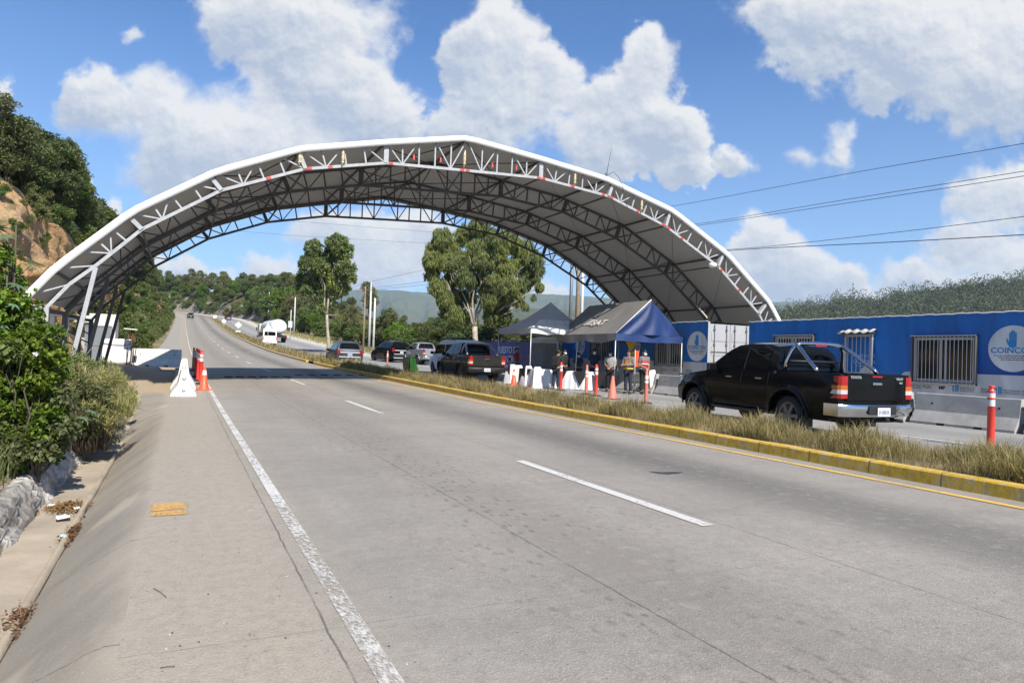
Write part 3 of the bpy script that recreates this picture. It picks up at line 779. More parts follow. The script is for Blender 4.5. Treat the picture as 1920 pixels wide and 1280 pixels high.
# ================================================================ CONTAINERS
def vinyl_mat(name, col, rough=.42):
    m = bpy.data.materials.new(name); m.use_nodes = True; t = NT(m.node_tree); b = m.node_tree.nodes['Principled BSDF']
    b.inputs['Roughness'].default_value = rough
    tc = t.node('ShaderNodeTexCoord'); oc = tc.outputs['Object']
    sx = t.v('MULTIPLY', oc, (1., 1., .22)); n = t.noise(sx, 1.7, 5, .6, .6)
    t.link(t.mix(t.mr(n, .3, .7), tuple(x*.66 for x in col), tuple(min(1, x*1.15) for x in col)), b.inputs['Base Color'])
    bn = t.node('ShaderNodeBump'); bn.inputs['Strength'].default_value = .5; bn.inputs['Distance'].default_value = .05
    t.link(t.m('ADD', n, t.m('MULTIPLY', t.noise(sx, 6., 4, .6, 1.), .35)), bn.inputs['Height']); t.link(bn.outputs[0], b.inputs['Normal'])
    return m
M_blue = vinyl_mat('blue_vinyl', (.005, .14, .46)); M_blueg = vinyl_mat('blue_vinyl_print', (.006, .15, .47))
def _grad(m):
    # the print itself runs from mid blue to navy near the roundel
    t = NT(m.node_tree); b = m.node_tree.nodes['Principled BSDF']; src = b.inputs['Base Color'].links[0].from_socket
    tc = t.node('ShaderNodeTexCoord'); sp = t.node('ShaderNodeSeparateXYZ'); t.link(tc.outputs['Object'], sp.inputs[0])
    f = t.m('MULTIPLY', t.mr(sp.outputs[1], 2.2, 7.5, 1., 0., smooth=True), t.mr(sp.outputs[2], 1.0, 2.7, 1., .15, smooth=True))
    m.node_tree.links.remove(b.inputs['Base Color'].links[0]); t.link(t.mix(f, src, (.006, .045, .26)), b.inputs['Base Color'])
_grad(M_blueg)
M_navy = vinyl_mat('navy_vinyl', (.012, .035, .20)); M_grey = vinyl_mat('grey_vinyl', (.50, .51, .53)); M_disc = vinyl_mat('pale_grey_vinyl', (.58, .59, .60))
M_ink = mat('dark_blue_ink', (.02, .06, .22), .5); M_ink2 = mat('teal_ink', (.02, .22, .48), .5); M_black = mat('black_ink', (.03, .03, .035), .5); M_lightink = mat('pale_blue_ink', (.38, .50, .72), .5)
M_cont = mat('white_container_paint', (.40, .405, .42), .5, var=.12, vscale=1.5); M_contd = mat('container_dark', (.09, .09, .10), .6)
M_wfr = mat('aluminium_frame', (.50, .51, .52), .4, metal=.4, var=.1); M_bars = mat('painted_bars', (.50, .49, .47), .5); M_dglass = mat('dark_glass', (.012, .012, .013), .08, spec=.6); M_shframe = mat('dark_window_surround', (.10, .095, .09), .7)
CR = 19.90
def container(label, s0, s1, z0, h):
    """banner-wrapped container; local frame is the world frame shifted to its near lower corner"""
    t = thing('shipping_container', label, 'container', (CR, s0, z0), 0., 'site containers beside the road')
    L = s1-s0; b = MB(); D_ = 2.44
    # corrugated back/far side and roof as one shell, plain front under the banner
    n = int(L/.28); prof_ = []
    for i in range(n):
        a = i*L/n; d = L/n; prof_ += [(a, 0), (a+d*.25, 0), (a+d*.5, .036), (a+d*.75, .036)]
    prof_.append((L, 0))
    b.grid([[Vector((D_-.04+x, y, .12)) for y, x in prof_], [Vector((D_-.04+x, y, h-.1)) for y, x in prof_]], smooth=False)
    b.grid([[Vector((.03, y, .12)) for y in (0, L)], [Vector((.03, y, h-.1)) for y in (0, L)]], smooth=False)
    b.grid([[Vector((.0, y, h-.02)) for y in (0, L)], [Vector((D_, y, h-.02)) for y in (0, L)]], smooth=False)
    for x in (.05, D_-.05):
        for y in (.06, L-.06): b.box((x, y, h/2), (.1, .12, h-.02))
        b.box((x, L/2, .07), (.1, L-.24, .14)); b.box((x, L/2, h-.06), (.1, L-.24, .1))
    b.grid([[Vector((x, L-.03, .1)) for x in (.1, D_-.1)], [Vector((x, L-.03, h-.1)) for x in (.1, D_-.1)]], smooth=False)
    b.build('shell', M_cont, t)
    # doors on the near end
    for k, (xa, xb) in enumerate(((.1, D_/2-.01), (D_/2+.01, D_-.1))):
        d = MB()
        d.box(((xa+xb)/2, .02, h/2), (xb-xa, .05, h-.2))
        for zz in (.35, .95, 1.55, 2.15): d.box(((xa+xb)/2, -.012, zz+.12), (xb-xa-.16, .025, .38))
        do = d.build('door', M_cont, t)
        for xx in (xa+.22, xb-.22):
            rb = MB().tube([(xx, -.05, .1), (xx, -.05, h-.12)], .018, 7)
            for zz in (.25, .75, 1.2, 1.9, h-.35): rb.box((xx, -.035, zz), (.09, .05, .07))
            rb.build('locking_bar', M_contd, do)
        for zz in (1.05, 1.62): MB().box(((xa+xb)/2, -.045, zz), (xb-xa-.1, .018, .03)).build('handle_bar', M_contd, do)
    return t
c1s0, c1s1 = 7.7, 19.80; c2s0, c2s1 = 22.10, 34.25
C1 = container('long blue container with two barred windows, behind the near black pickup', c1s0, c1s1, .12, 2.90)
C2 = container('blue container behind the blue gabled tent, white doors on its near end', c2s0, c2s1, .22, 2.90)
def banner(C, s0, s1, h, holes=()):
    """printed vinyl stretched over the road side; y runs along the road"""
    L = s1-s0
    b = MB(); nx_ = 60; rows = []
    for j in range(9):
        z = .02+(h-.05)*j/8
        rows.append([Vector((-.012-.008*math.sin(i*.9+j*.3)*math.sin(math.pi*j/8), L*i/nx_, z+(.012*math.sin(i*1.6) if j == 8 else 0))) for i in range(nx_+1)])
    b.grid(rows)
    return b.build('printed_banner', M_blueg if C is C1 else M_blue, C)
def pc(C, r_, s, z): return Vector((r_, s-C.location.y, z-C.location.z))
def flat(C, name, pts, m, proud, parent=None):
    b = MB(); b.add([pc(C, -proud, s, z) for s, z in pts], [list(range(len(pts)))])
    o = b.build(name, m, parent or C); return o
def rrect(s0, z0, s1, z1, r, n=6):
    out = []
    for cx_, cz_, a0 in ((s1-r, z1-r, 0), (s0+r, z1-r, 90), (s0+r, z0+r, 180), (s1-r, z0+r, 270)):
        for k in range(n+1): a = R(a0+90*k/n); out.append((cx_+r*math.cos(a), cz_+r*math.sin(a)))
    return out
NRM = (-1, 0, 0); RD = (0, -1, 0); UP = (0, 0, 1)
def print_row(C, P, s, z, w_, h_, proud, m):
    # one line of print too small to read, as one ragged strip
    n = max(4, int(w_/.022)); lo = []; hi = []
    for i in range(n+1):
        a = s-w_*i/n; f = (.25, 1., .8, .95, .3, .75, 1., .85)[(i*5+int(z*40)) % 8]
        lo.append(pc(C, -proud, a, z)); hi.append(pc(C, -proud, a, z+h_*f))
    b = MB(); b.grid([lo, hi], smooth=False); b.build('small_print', m, P)
def logo(C, s, z, rad, par):
    e = flat(C, 'logo_disc', [(s+rad*math.cos(2*math.pi*k/40), z+rad*math.sin(2*math.pi*k/40)) for k in range(40)], M_disc, .032, par)
    # open palm: five fingers and a palm in one flat print
    b = MB(); k = rad/.62
    def pill(sx, za, zb, w_):
        pts = []
        for i in range(9): a = R(180*i/8); pts.append((sx-w_*math.cos(a), zb+w_*math.sin(a)))
        pts += [(sx+w_, za), (sx-w_, za)]
        b.add([pc(C, -.037, s+q*k*-1, z+p*k) for q, p in pts], [list(range(len(pts)))])
    pill(-.075, .22, .42, .021); pill(-.027, .22, .47, .021); pill(.021, .22, .46, .021); pill(.067, .22, .41, .019)
    b.add([pc(C, -.0372, s-q*k, z+p*k) for q, p in ((-.10, .05), (-.06, .02), (.03, .02), (.08, .06), (.089, .225), (-.098, .225))], [list(range(6))])
    b.add([pc(C, -.0374, s-q*k, z+p*k) for q, p in ((-.098, .19), (-.15, .28), (-.175, .27), (-.14, .12), (-.095, .06))], [list(range(5))])
    b.build('palm_emblem', M_ink2, e)
    text_mesh('COINCON', .215*k, RD, 0, NRM, UP, pc(C, -.034, s, z-.12*k), M_ink2, 'lettering', e, sx=1.06, bold=.004)
    for j, wv in enumerate((.95, .75, .6)): print_row(C, e, s+wv*k/2, z-(.20+.055*j)*k, wv*k, .024*k, .034, M_black)
def barred_window(C, s0, s1, z0, z1, nb, name='window'):
    b = MB(); sm, zm = (s0+s1)/2, (z0+z1)/2; w_, h_ = s1-s0, z1-z0; fr = .07
    def bx(s, z, ds, dz, x0, x1, B): p = pc(C, -(x0+x1)/2, s, z); B.box(p, (x1-x0, ds, dz))
    bx(sm, z1-fr/2, w_, fr, -.02, .06, b); bx(sm, z0+fr/2, w_, fr, -.02, .06, b)
    for q in (s0+fr/2, s1-fr/2): bx(q, zm, fr, h_-2*fr, -.02, .06, b)
    W = b.build(name, M_wfr, C)
    b = MB(); bx(sm-.06*w_/2, zm, .06, h_-2*fr, -.01, .05, b); bx(sm+.12*w_/2, zm, .05, h_-2*fr, -.01, .045, b); b.build('mullion', M_wfr, W)
    b = MB(); bx(sm, zm, w_-2*fr+.004, h_-2*fr+.004, .012, .03, b); b.build('pane', M_dglass, W)
    b = MB(); o_ = .035
    for q in (s0-o_, s1+o_): bx(q, zm, .035, h_+.14, .02, .15, b)
    for q in (z0-.05, z1+.05): bx(sm, q, w_+.105, .035, .02, .15, b)
    b.build('surround', M_shframe, W)
    b = MB()
    for i in range(nb): q = s0+w_*(i+.5)/nb; p = pc(C, -.145, q, zm); b.box(p, (.014, .014, h_+.12))
    for q in (z0-.05, z1+.05): b.box(pc(C, -.165, sm, q), (.012, w_+.14, .025))
    b.build('bars', M_bars, W)
    return W
def edge_rope(C, L, h):
    b = MB(); b.tube([(-.03, L*i/90, h-.022+.010*math.sin(i*1.9)+.006*math.sin(i*.7)) for i in range(91)], .016, 6); b.build('edge_rope', M_hem, C)
edge_rope(C1, c1s1-c1s0, 2.92); edge_rope(C2, c2s1-c2s0, 2.92)
B1 = banner(C1, c1s0, c1s1, 2.92); B2 = banner(C2, c2s0, c2s1, 2.92)
flat(C1, 'grey_panel', rrect(7.72, .42, 13.55, 1.32, .22), M_grey, .0262, B1)
flat(C1, 'navy_band', [(7.72, .15), (7.72, .41), (19.78, .41), (19.78, .15)], M_navy, .024, B1)
flat(C1, 'navy_wedge', [(10.05, .42), (9.55, .98), (8.3, .98), (7.8, .42)], M_navy, .0295, B1)
flat(C2, 'grey_panel', [(22.12, .25), (22.12, 1.38), (34.2, 1.38), (34.2, .25)], M_grey, .026, B2)
logo(C1, 10.42, 2.03, .62, B1); logo(C2, 22.72, 2.06, .64, B2)
for s_ in (27.2, 32.2): logo(C2, s_, 2.06, .5, B2)
# sponsor strip on the grey panel
zt = .86
def wr(txt, s, z, size, m=M_black, sx=1., bold=0., C=C1, P=B1, al='CENTER'): return text_mesh(txt, size, RD, 0, NRM, UP, pc(C, -.030, s, z), m, 'lettering', P, sx=sx, bold=bold, thick=.001, align=al)
wr('PGN', 12.72, zt-.02, .13, M_contd); wr('MP', 12.28, zt-.02, .135, M_black, bold=.006, sx=1.05)
wr('SAT', 9.62, zt-.045, .13, M_ink, 1.25, .006)
def small_print(C, P, s, z, w_, rows_=3, m=M_black):
    for j in range(rows_): print_row(C, P, s, z-j*.045, w_, .020, .0295, m)
for s_, w_ in ((13.25, .35), (11.78, .40), (11.22, .32), (10.65, .42), (10.2, .40)): small_print(C1, B1, s_, zt+.05, w_)
for s_ in (11.98, 10.85):
    q = MB()
    for j, (dx, dz) in enumerate(((0, -.01), (.075, .03), (.13, .03))): q.add([pc(C1, -.03, s_-dx, zt-.06), pc(C1, -.03, s_-dx-.045, zt-.06), pc(C1, -.03, s_-dx-.045, zt+.11+dz), pc(C1, -.03, s_-dx, zt+.11+dz)], [(0, 1, 2, 3)])
    q.build('emblem', M_ink2, B1)
small_print(C1, B1, 13.25, .58, .35)
barred_window(C1, 11.36, 13.10, 1.06, 2.34, 15); barred_window(C1, 16.76, 18.40, 1.2, 2.42, 14)
barred_window(C2, 23.66, 25.46, 1.2, 2.42, 12); barred_window(C2, 29.2, 31.0, 1.2, 2.42, 12)
for s_ in (23.4, 24.3, 25.1, 26.4): small_print(C2, B2, s_, 1.02, .4)
# door opening with bars, printed wall seen through them, corrugated hood
b = MB(); s0, s1, z0, z1 = 14.48, 15.42, .35, 2.42
for q in (s0, s1): b.box(pc(C1, -.10, q, (z0+z1)/2), (.06, .06, z1-z0))
for q in (z0, z1): b.box(pc(C1, -.10, (s0+s1)/2, q), (.06, s1-s0+.06, .06))
for q in (1.22,): b.box(pc(C1, -.10, (s0+s1)/2, q), (.03, s1-s0-.06, .03))
for q in (s0, s1): b.box(pc(C1, -.045, q, z1-.1), (.05, .05, .05)); b.box(pc(C1, -.045, q, z0+.1), (.05, .05, .05))
dr = b.build('barred_gate', M_wfr, C1)
b = MB()
for i in range(6): b.box(pc(C1, -.10, s0+(s1-s0)*(i+.5)/6, (z0+z1)/2), (.016, .016, z1-z0-.06))
b.build('bars', M_bars, dr)
b = MB(); rows = []
for j, (x, z) in enumerate(((.0, 2.62), (-.32, 2.50))): rows.append([pc(C1, x-.02, s0-.1+(s1-s0+.25)*i/40, z+.03*math.sin(i*math.pi/5)) for i in range(41)])
b.grid(rows); hd = b.build('corrugated_hood', mat('cement_sheet', (.50, .47, .42), .9, var=.3, vscale=8), C1, solid=.012)
b = MB()
for q in (s0-.06, s1+.1): b.box(pc(C1, -.17, q, 2.52), (.30, .03, .04))
b.box(pc(C1, -.3, (s0+s1)/2+.02, 2.46), (.03, s1-s0+.2, .04)); b.build('bracket', M_dkst, hd)
wr('PUESTO DE', 14.78, 1.72, .15, M_lightink, .95); wr('CONTROL', 14.78, 1.53, .17, M_lightink, 1.0); small_print(C1, B1, 15.1, 1.44, .6, 1, M_lightink)
flat(C1, 'grey_roundel', [(14.62+.38*math.cos(2*math.pi*k/30), 1.08+.38*math.sin(2*math.pi*k/30)) for k in range(30)], M_disc, .0275, B1)

# printed fence banner and portable toilet further along
bs0, bs1, br = 33.6, 46.0, 19.3
fb = thing('fence_banner', 'long dark blue printed banner hung on a pole fence behind the pyramid gazebo', 'banner', (br, bs0, ZR(38)))
b = MB(); nx_ = 50
b.grid([[Vector((.015*math.sin(i*.8+j), (bs1-bs0)*i/nx_, .15+1.95*j/6)) for i in range(nx_+1)] for j in range(7)])
fs = b.build('printed_sheet', M_navy, fb)
b = MB()
for y in (0, 3.1, 6.2, 9.3, 12.4): b.tube([(.05, y, -.05), (.05, y, 2.35)], .025, 7)
b.tube([(.05, 0, 2.2), (.05, 12.4, 2.2)], .018, 6); b.build('fence_posts', M_dkst, fb)
def fbt(txt, s, z, size, m=M_lightink, sx=1.): text_mesh(txt, size, RD, 0, NRM, UP, Vector((-.03, s-bs0, z)), m, 'lettering', fs, sx=sx, bold=.006)
fbt('PUESTO DE', 40.2, 1.35, .62); fbt('CONTROL', 40.0, .75, .62); fbt('INTERINSTITUCIONAL', 39.8, .42, .24)
b = MB(); b.disc((-.03, 35.1-bs0, 1.15), .74, NRM, 36, up=UP); ds = b.build('logo_disc', mat('blue_grey_ink', (.18, .26, .50), .5), fs)
text_mesh('COINCON', .25, RD, 0, NRM, UP, Vector((-.035, 35.1-bs0, .98)), M_ink, 'lettering', ds)
b = MB()
for q, wv in ((.85, .9), (.75, .8), (.65, .6)): b.box((-.036, 35.1-bs0, q), (.004, wv, .025))
for k in range(4): b.box((-.036, 35.1-bs0-.09+.06*k, 1.53), (.004, .045, .24))
b.box((-.0365, 35.1-bs0, 1.37), (.004, .22, .2)); b.build('palm_emblem', M_ink, ds)
tl = thing('portable_toilet', 'grey portable toilet cabin with a white domed roof behind the gazebo', 'toilet', (16.9, 31.2, ZR(31)), R(4))
M_plg = mat('grey_plastic', (.36, .37, .39), .6, var=.1)
b = MB(); b.bbox((.55, .55, 1.02), (1.1, 1.1, 2.0), .03)
for k in range(5): b.box((.2+.18*k, -.012, 1.0), (.05, .03, 1.8)); b.box((-.012, .2+.18*k, 1.0), (.03, .05, 1.8))
b.build('cabin', M_plg, tl)
b = MB(); rows = []
for j in range(9):
    v_ = j/8; rows.append([Vector((.55+(.60)*math.cos(a)*max(.02, (1-v_**3)) if True else 0, .55+.60*math.sin(a)*max(.02, (1-v_**3)), 2.03+.26*math.sin(v_*math.pi/2))) for a in [2*math.pi*k/24 for k in range(24)]])
rows = [[Vector((max(-.06, min(1.16, .55+(p.x-.55)*1.3)), max(-.06, min(1.16, .55+(p.y-.55)*1.3)), p.z)) for p in r] for r in rows]
b.grid([[Vector((p.x, p.y, 1.98)) for p in rows[0]]]+rows, closed=True); b.build('domed_roof', mat('white_plastic', (.80, .80, .78), .5), tl)
MB().box((.55, -.035, .95), (.7, .03, 1.7)).build('door', mat('grey_plastic_door', (.30, .31, .33), .6), tl)
# ================================================================ BARRIERS, CONES, BOLLARDS
M_conc = mat('barrier_concrete', (.42, .41, .385), .9, col2=(.30, .29, .27), vscale=2.2, bump=.35, bscale=26)
M_white = mat('white_paint_worn', (.74, .72, .68), .75, col2=(.55, .52, .47), vscale=3, bump=.2, bscale=20)
M_hole = mat('dark_hole', (.02, .02, .02), .9); M_rubber = mat('black_rubber', (.025, .025, .027), .75)
M_or = mat('orange_plastic', (.80, .11, .045), .45, var=.15, vscale=4); M_or2 = mat('bleached_orange_plastic', (.66, .17, .11), .6, col2=(.48, .16, .12), vscale=5)
M_redp = mat('red_orange_plastic', (.74, .055, .04), .4); M_refl = mat('reflective_white', (.62, .63, .64), .4); M_refo = mat('white_collar', (.70, .66, .60), .5)
def jersey(label, m=M_conc, L=2.5, h=.80, group='concrete barriers'):
    t = thing('concrete_barrier', label, 'barrier', group=group)
    half = [(.34, 0), (.34, .08), (.155, .36), (.085, h-.02), (.07, h)]
    poly = half+[(-x, z) for x, z in half[::-1]]
    b = MB(); n = 6
    for i in range(n):  # slight waviness of the casting, open drain slots kept at the foot
        pass
    b.prism(poly, -L/2, L/2, lambda p, q, y: (p, y, q))
    o = b.build('casting', m, t)
    for sx in (-1, 1):
        for y in (-.45, .45): MB().box((sx*.339, y, .040), (.02, .19, .07)).build('drain_slot', M_hole, t)
        for y in (-.8, .8): MB().lathe([(.0, -.004), (.03, -.004), (.03, .004), (0, .004)], (sx*.123, y, .55), 10, axis='X').build('lifting_hole', M_hole, t)
    for sy in (-1, 1):
        for z in (.20, .56): MB().tube([(-.04, sy*L/2, z+.03), (-.03, sy*(L/2+.03), z-.01), (0, sy*(L/2+.035), z-.03), (.03, sy*(L/2+.03), z-.01), (.04, sy*L/2, z+.03)], .010, 5).build('lifting_loop', M_dkst, t)
    return t
jb = jersey('')
s0 = 8.93; labs = ['concrete barrier beside the orange bollard at the right edge, below the blue container', 'concrete barrier just behind the tail of the near black pickup', 'concrete barrier hidden mostly by the near black pickup', 'concrete barrier hidden by the cab of the near black pickup', 'concrete barrier in front of the bonnet of the near black pickup', 'concrete barrier behind the man in the red vest', 'concrete barrier behind the man in the orange vest', 'concrete barrier in the shade at the back of the blue tent', 'concrete barrier at the near end of the row, cut by the right edge']
row = [s0+1.26+2.68*k for k in range(8)]+[s0+1.26-2.68]
for i, s in enumerate(row):
    o = jb if i == 0 else copy_tree(jb)
    place(o, (17.52, s, ZR(s)-.01), R(rng.uniform(-1, 1)), labs[i])
p = at_z(343, 745)
jw = jersey('white concrete barrier end-on at the left roadside in full sun', M_white, 2.3, .78); place(jw, (p.x, p.y+1.15, ZR(p.y)), R(.5))
jw.scale = (.92, 1, .85); jw2 = copy_tree(jw); jw2.scale = (1, 1, 1.16); place(jw2, (p.x+.02, p.y+1.15+2.42, ZR(23)), R(-.6), 'white concrete barrier end-on in the canopy shade behind the sunlit one')
p = at_r(298, 694, -.95)
jw3 = copy_tree(jw); place(jw3, (-1.0, 37.6, gz(-1.0, 37.6)), R(88), 'white concrete barrier lying across the dirt pad beyond the canopy shadow', scale=(.95, .92, 1.12))
t = thing('covered_block', 'block wrapped in white tarpaulin beside the barrier across the dirt pad', 'block', (-2.72, 37.2, gz(-2.7, 37.2)), R(6)); t.scale = (1.15, 1.1, 1.16)
bm = bmesh.new(); bmesh.ops.create_cube(bm, size=1); bmesh.ops.subdivide_edges(bm, edges=bm.edges[:], cuts=7, use_grid_fill=True)
for v in bm.verts:
    n = nz(v.co.x*3+1, v.co.y*3, 2.)*.025+nz(v.co.z*4, v.co.x*5, 2.)*.02
    v.co *= 1+n-.08*max(0, v.co.length-.62); v.co.z = v.co.z*(1-.04*abs(v.co.x))
bmesh.ops.scale(bm, vec=(1.02, .9, 1.0), verts=bm.verts)
MB().bm(bm, (0, 0, .49), None, 0, True).build('tarpaulin', mat('white_tarpaulin', (.76, .75, .73), .55), t)
MB().tube([(-.5, -.47, .8), (-.2, -.49, .76), (.2, -.49, .74), (.52, -.46, .82)], .012, 5).build('rope', M_dkst, t)

def cone(label, m, band=True, h=.72):
    t = thing('traffic_cone', label, 'cone', group='traffic cones')
    b = MB(); b.bbox((0, 0, .018), (.40, .40, .036), .012); b.build('base', m if m is M_or else M_rubber, t)
    b = MB(); b.lathe([(.155, .03), (.15, .05), (.128, .10), (.03, h), (.022, h), (.018, h-.05)], n=24); b.build('cone_body', m, t)
    if band:
        r1 = .128-(.098)*(.46-.10)/(h-.1); r2 = .128-(.098)*(.60-.10)/(h-.1)
        MB().lathe([(r1+.002, .46), (r2+.002, .60)], n=24).build('collar', M_refo, t)
    return t
p = at_z(382, 733, .02); place(cone('clean orange cone with a pale collar on the left road edge', M_or), (p.x, p.y, ZR(p.y)), R(10))
cb_ = cone('bleached orange cone with a wide base standing between bollards before the blue tent', M_or2, False, .80); p = at_z(1148, 748, .03); place(cb_, (p.x, p.y, ZR(p.y)), R(30), scale=(1.15, 1.15, 1.0))
p = at_z(1000, 727, .08); c2 = cone('orange cone in front of the white covered chairs, by the gazebo pole', M_or); place(c2, (p.x, p.y, ZR(p.y)), R(15))
p = at_z(963, 722, .1); c3 = copy_tree(c2); place(c3, (p.x, p.y, ZR(p.y)), R(50), 'orange cone between the second black pickup and the covered chairs')

def bollard(label, m, mb_, knob=True):
    t = thing('bollard', label, 'bollard', group='plastic lane bollards')
    MB().lathe([(.0, 0), (.20, .0), (.20, .03), (.16, .05), (.06, .07), (.0, .07)], n=18).build('base', M_rubber, t)
    b = MB()
    if knob: b.lathe([(.064, .05), (.058, .90), (.066, .905), (.066, .93), (.058, .935), (.058, 1.02), (.066, 1.025), (.06, 1.06), (.03, 1.085), (.03, 1.11), (.055, 1.135), (.045, 1.15), (0, 1.155)], n=18)
    else: b.lathe([(.062, .05), (.056, .88), (.06, .90), (.045, .92), (.040, 1.08), (.03, 1.11), (0, 1.115)], n=18)
    b.build('post', m, t)
    MB().lathe([(.0605, .78), (.0595, .895)], n=18).build('reflective_band', mb_, t)
    MB().lathe([(.0600, .936), (.0600, 1.018)] if knob else [(.0625, .66), (.0615, .74)], n=18).build('reflective_band', mb_, t)
    return t
bo = bollard('', M_redp, M_refl); bo2 = bollard('', M_or2, M_refo, False)
blist = [(1857, 843, bo, 'tall red-orange bollard in the grass at the right edge of the photo'), (1211, 757, bo2, 'bleached orange bollard beside the front of the near black pickup'), (1117, 743, bo, 'red bollard with two white bands, right of the pair before the blue tent'),
         (1099, 740, bo2, 'orange bollard without a knob, left of the pair before the blue tent'), (1051, 733, bo, 'red bollard by the covered table, left of the leaning tent pole'), (726, 686, bo2, 'faded bollard standing alone before the dark parked cars'),
         (954, 714, bo, 'red bollard half hidden beside the second pickup tail lamp')]
for i, (px, py, src, lb) in enumerate(blist):
    p = hit(px, py); zz = p.z
    o = src if src.users_collection and not src.get('used') else copy_tree(src)
    src['used'] = 1
    place(o, (p.x, p.y, zz), R(20*i), lb)
for o in bpy.data.objects:
    if 'used' in o: del o['used']
for px, py, lb in ((376, 718, 'red bollard nearest in the cluster beside the left barriers'), (371, 713, 'red bollard second in the shaded cluster beside the left barriers'), (367, 707, 'red bollard third in the shaded cluster beside the left barriers'), (362, 697, 'sunlit orange bollard at the back of the cluster on the left')):
    p = at_z(px, py, .12); o = copy_tree(bo if 'red' in lb else bo2); place(o, (p.x, p.y, ZR(p.y)), 0, lb)
# rubber speed strips across the road under the canopy
sb = tag(MB().bbox((0, 0, .02), (.34, .10, .04), .015).build('speed_strip', M_rubber), 'short black rubber speed strip bolted across the near carriageway under the canopy shadow', 'speed strip', 'rubber speed strips across the road')
first = True
for px in list(range(428, 560, 22))+list(range(560, 725, 24)):
    p = at_z(px, 706.5 if px < 560 else 704, .14); o = sb if first else sb.copy()
    if not first: COL.objects.link(o)
    first = False; o.location = (p.x, p.y, ZR(p.y)+.005); o.rotation_euler = (0, 0, R(rng.uniform(-3, 3)))

# ================================================================ TENTS
M_tgrey = mat('dark_grey_tent_fabric', (.20, .193, .185), .62, var=.15, vscale=1.5); M_tblue = vinyl_mat('navy_tent_fabric', (.012, .036, .135), .55); M_twhite = mat('white_tent_fabric', (.78, .78, .76), .6, trans=.2)
M_tshade = mat('shade_toned_tent_fabric', (.50, .50, .51), .65, var=.12, vscale=1.5); M_pole = mat('white_pole', (.62, .62, .62), .4, metal=.2)  # gazebo slopes: white cloth with its shade put into the grey
t1 = thing('gable_tent', 'dark blue gabled tent with a sagging front and white poles', 'tent', (15.75, 22.85, ZR(23)))
W_, L_, ez, rz_ = 3.45, 4.75, 2.38, 3.84
def cloth(fn, nu, nv): return [[fn(i/nu, j/nv) for i in range(nu+1)] for j in range(nv+1)]
b = MB()
sagf = lambda u, v: .07*math.sin(math.pi*u)*math.sin(math.pi*v)+.015*math.sin(u*23+v*3)*math.sin(math.pi*v)
b.grid(cloth(lambda u, v: Vector((W_/2*v, L_*u, ez+(rz_-ez)*v-sagf(u, v)-.12*math.sin(math.pi*((u*3) % 1))*(1-v)*.3)), 36, 12)); b.build('left_roof_slope', M_tgrey, t1)
b = MB(); b.grid(cloth(lambda u, v: Vector((W_-W_/2*v, L_*u, ez+(rz_-ez)*v-sagf(u, v))), 36, 12)); b.build('right_roof_slope', M_tgrey, t1)
def gable(u, v):
    x0, x1 = W_/2*v, W_-W_/2*v; x = x0+(x1-x0)*u
    fold = .10*math.sin(u*9+2*v)*math.sin(math.pi*u)*(1-v)+.06*math.sin(u*21-6*v)*(1-v)
    return Vector((x, .01-abs(.05*math.sin(math.pi*u))+fold*.8, ez+(rz_-ez)*v))
b = MB(); b.grid(cloth(gable, 40, 16)); b.build('front_gable', M_tblue, t1)
b = MB(); b.grid(cloth(lambda u, v: Vector((W_/2*v+(W_-W_*v)*u, L_, ez+(rz_-ez)*v)), 10, 6)); b.build('rear_gable', M_tblue, t1)
b = MB(); b.grid(cloth(lambda u, v: Vector((W_*u, .0-.03*math.sin(u*17)*v-.02*v, ez-.26*v-.05*math.sin(math.pi*u)*v)), 40, 5)); b.build('front_valance', M_tblue, t1)
b = MB(); b.grid(cloth(lambda u, v: Vector((-.02*v-.03*math.sin(u*19)*v, L_*u, ez-(.26+.12*abs(math.sin(u*math.pi*2)))*v)), 40, 5)); b.build('left_valance', M_tgrey, t1)
b = MB(); b.grid(cloth(lambda u, v: Vector((W_+.02*v, L_*u, ez-.24*v)), 20, 3)); b.build('right_valance', M_tblue, t1)
MB().tube([(0, -.02, ez+.01), (W_/2, -.02, rz_+.012)], .022, 6).build('piping', M_white, t1)
for x, y, dx, dy in ((.03, .03, -.04, -.05), (W_-.03, .03, 0, 0), (.03, L_*.62, -.10, .0), (.03, L_-.05, 0, 0), (W_-.03, L_-.05, 0, 0)):
    MB().tube([(x, y, ez-.05), (x+dx, y+dy, -.03)], .021, 8).build('pole', M_pole, t1)
b = MB(); b.tube([(.03, .03, ez-.27), (W_-.03, .03, ez-.27)], .018, 6); b.build('front_rail', M_pole, t1)
sl = Vector((W_/2, 0, rz_-ez)).normalized(); nr = Vector((-sl.z, 0, sl.x))
text_mesh('SAT', .50, (0, -1, 0), 0, nr, sl, Vector((W_/2*.30, 2.2, ez+(rz_-ez)*.30-.03))+nr*.02, M_white, 'lettering', t1, sx=1.25, bold=.01)
b = MB()
for k in range(3): b.add([Vector((W_/2*(.32+.05*k), 3.05+.2*k-.03*j, ez+(rz_-ez)*(.32+.05*k)-.03))+nr*.03 for j in ()] or [Vector((W_/2*f, y, ez+(rz_-ez)*f-.02))+nr*.03 for f, y in ((.30+.06*k, 3.3), (.33+.06*k, 3.3), (.36+.06*k, 2.75), (.33+.06*k, 2.75))], [(0, 1, 2, 3)])
b.build('emblem', M_white, t1)

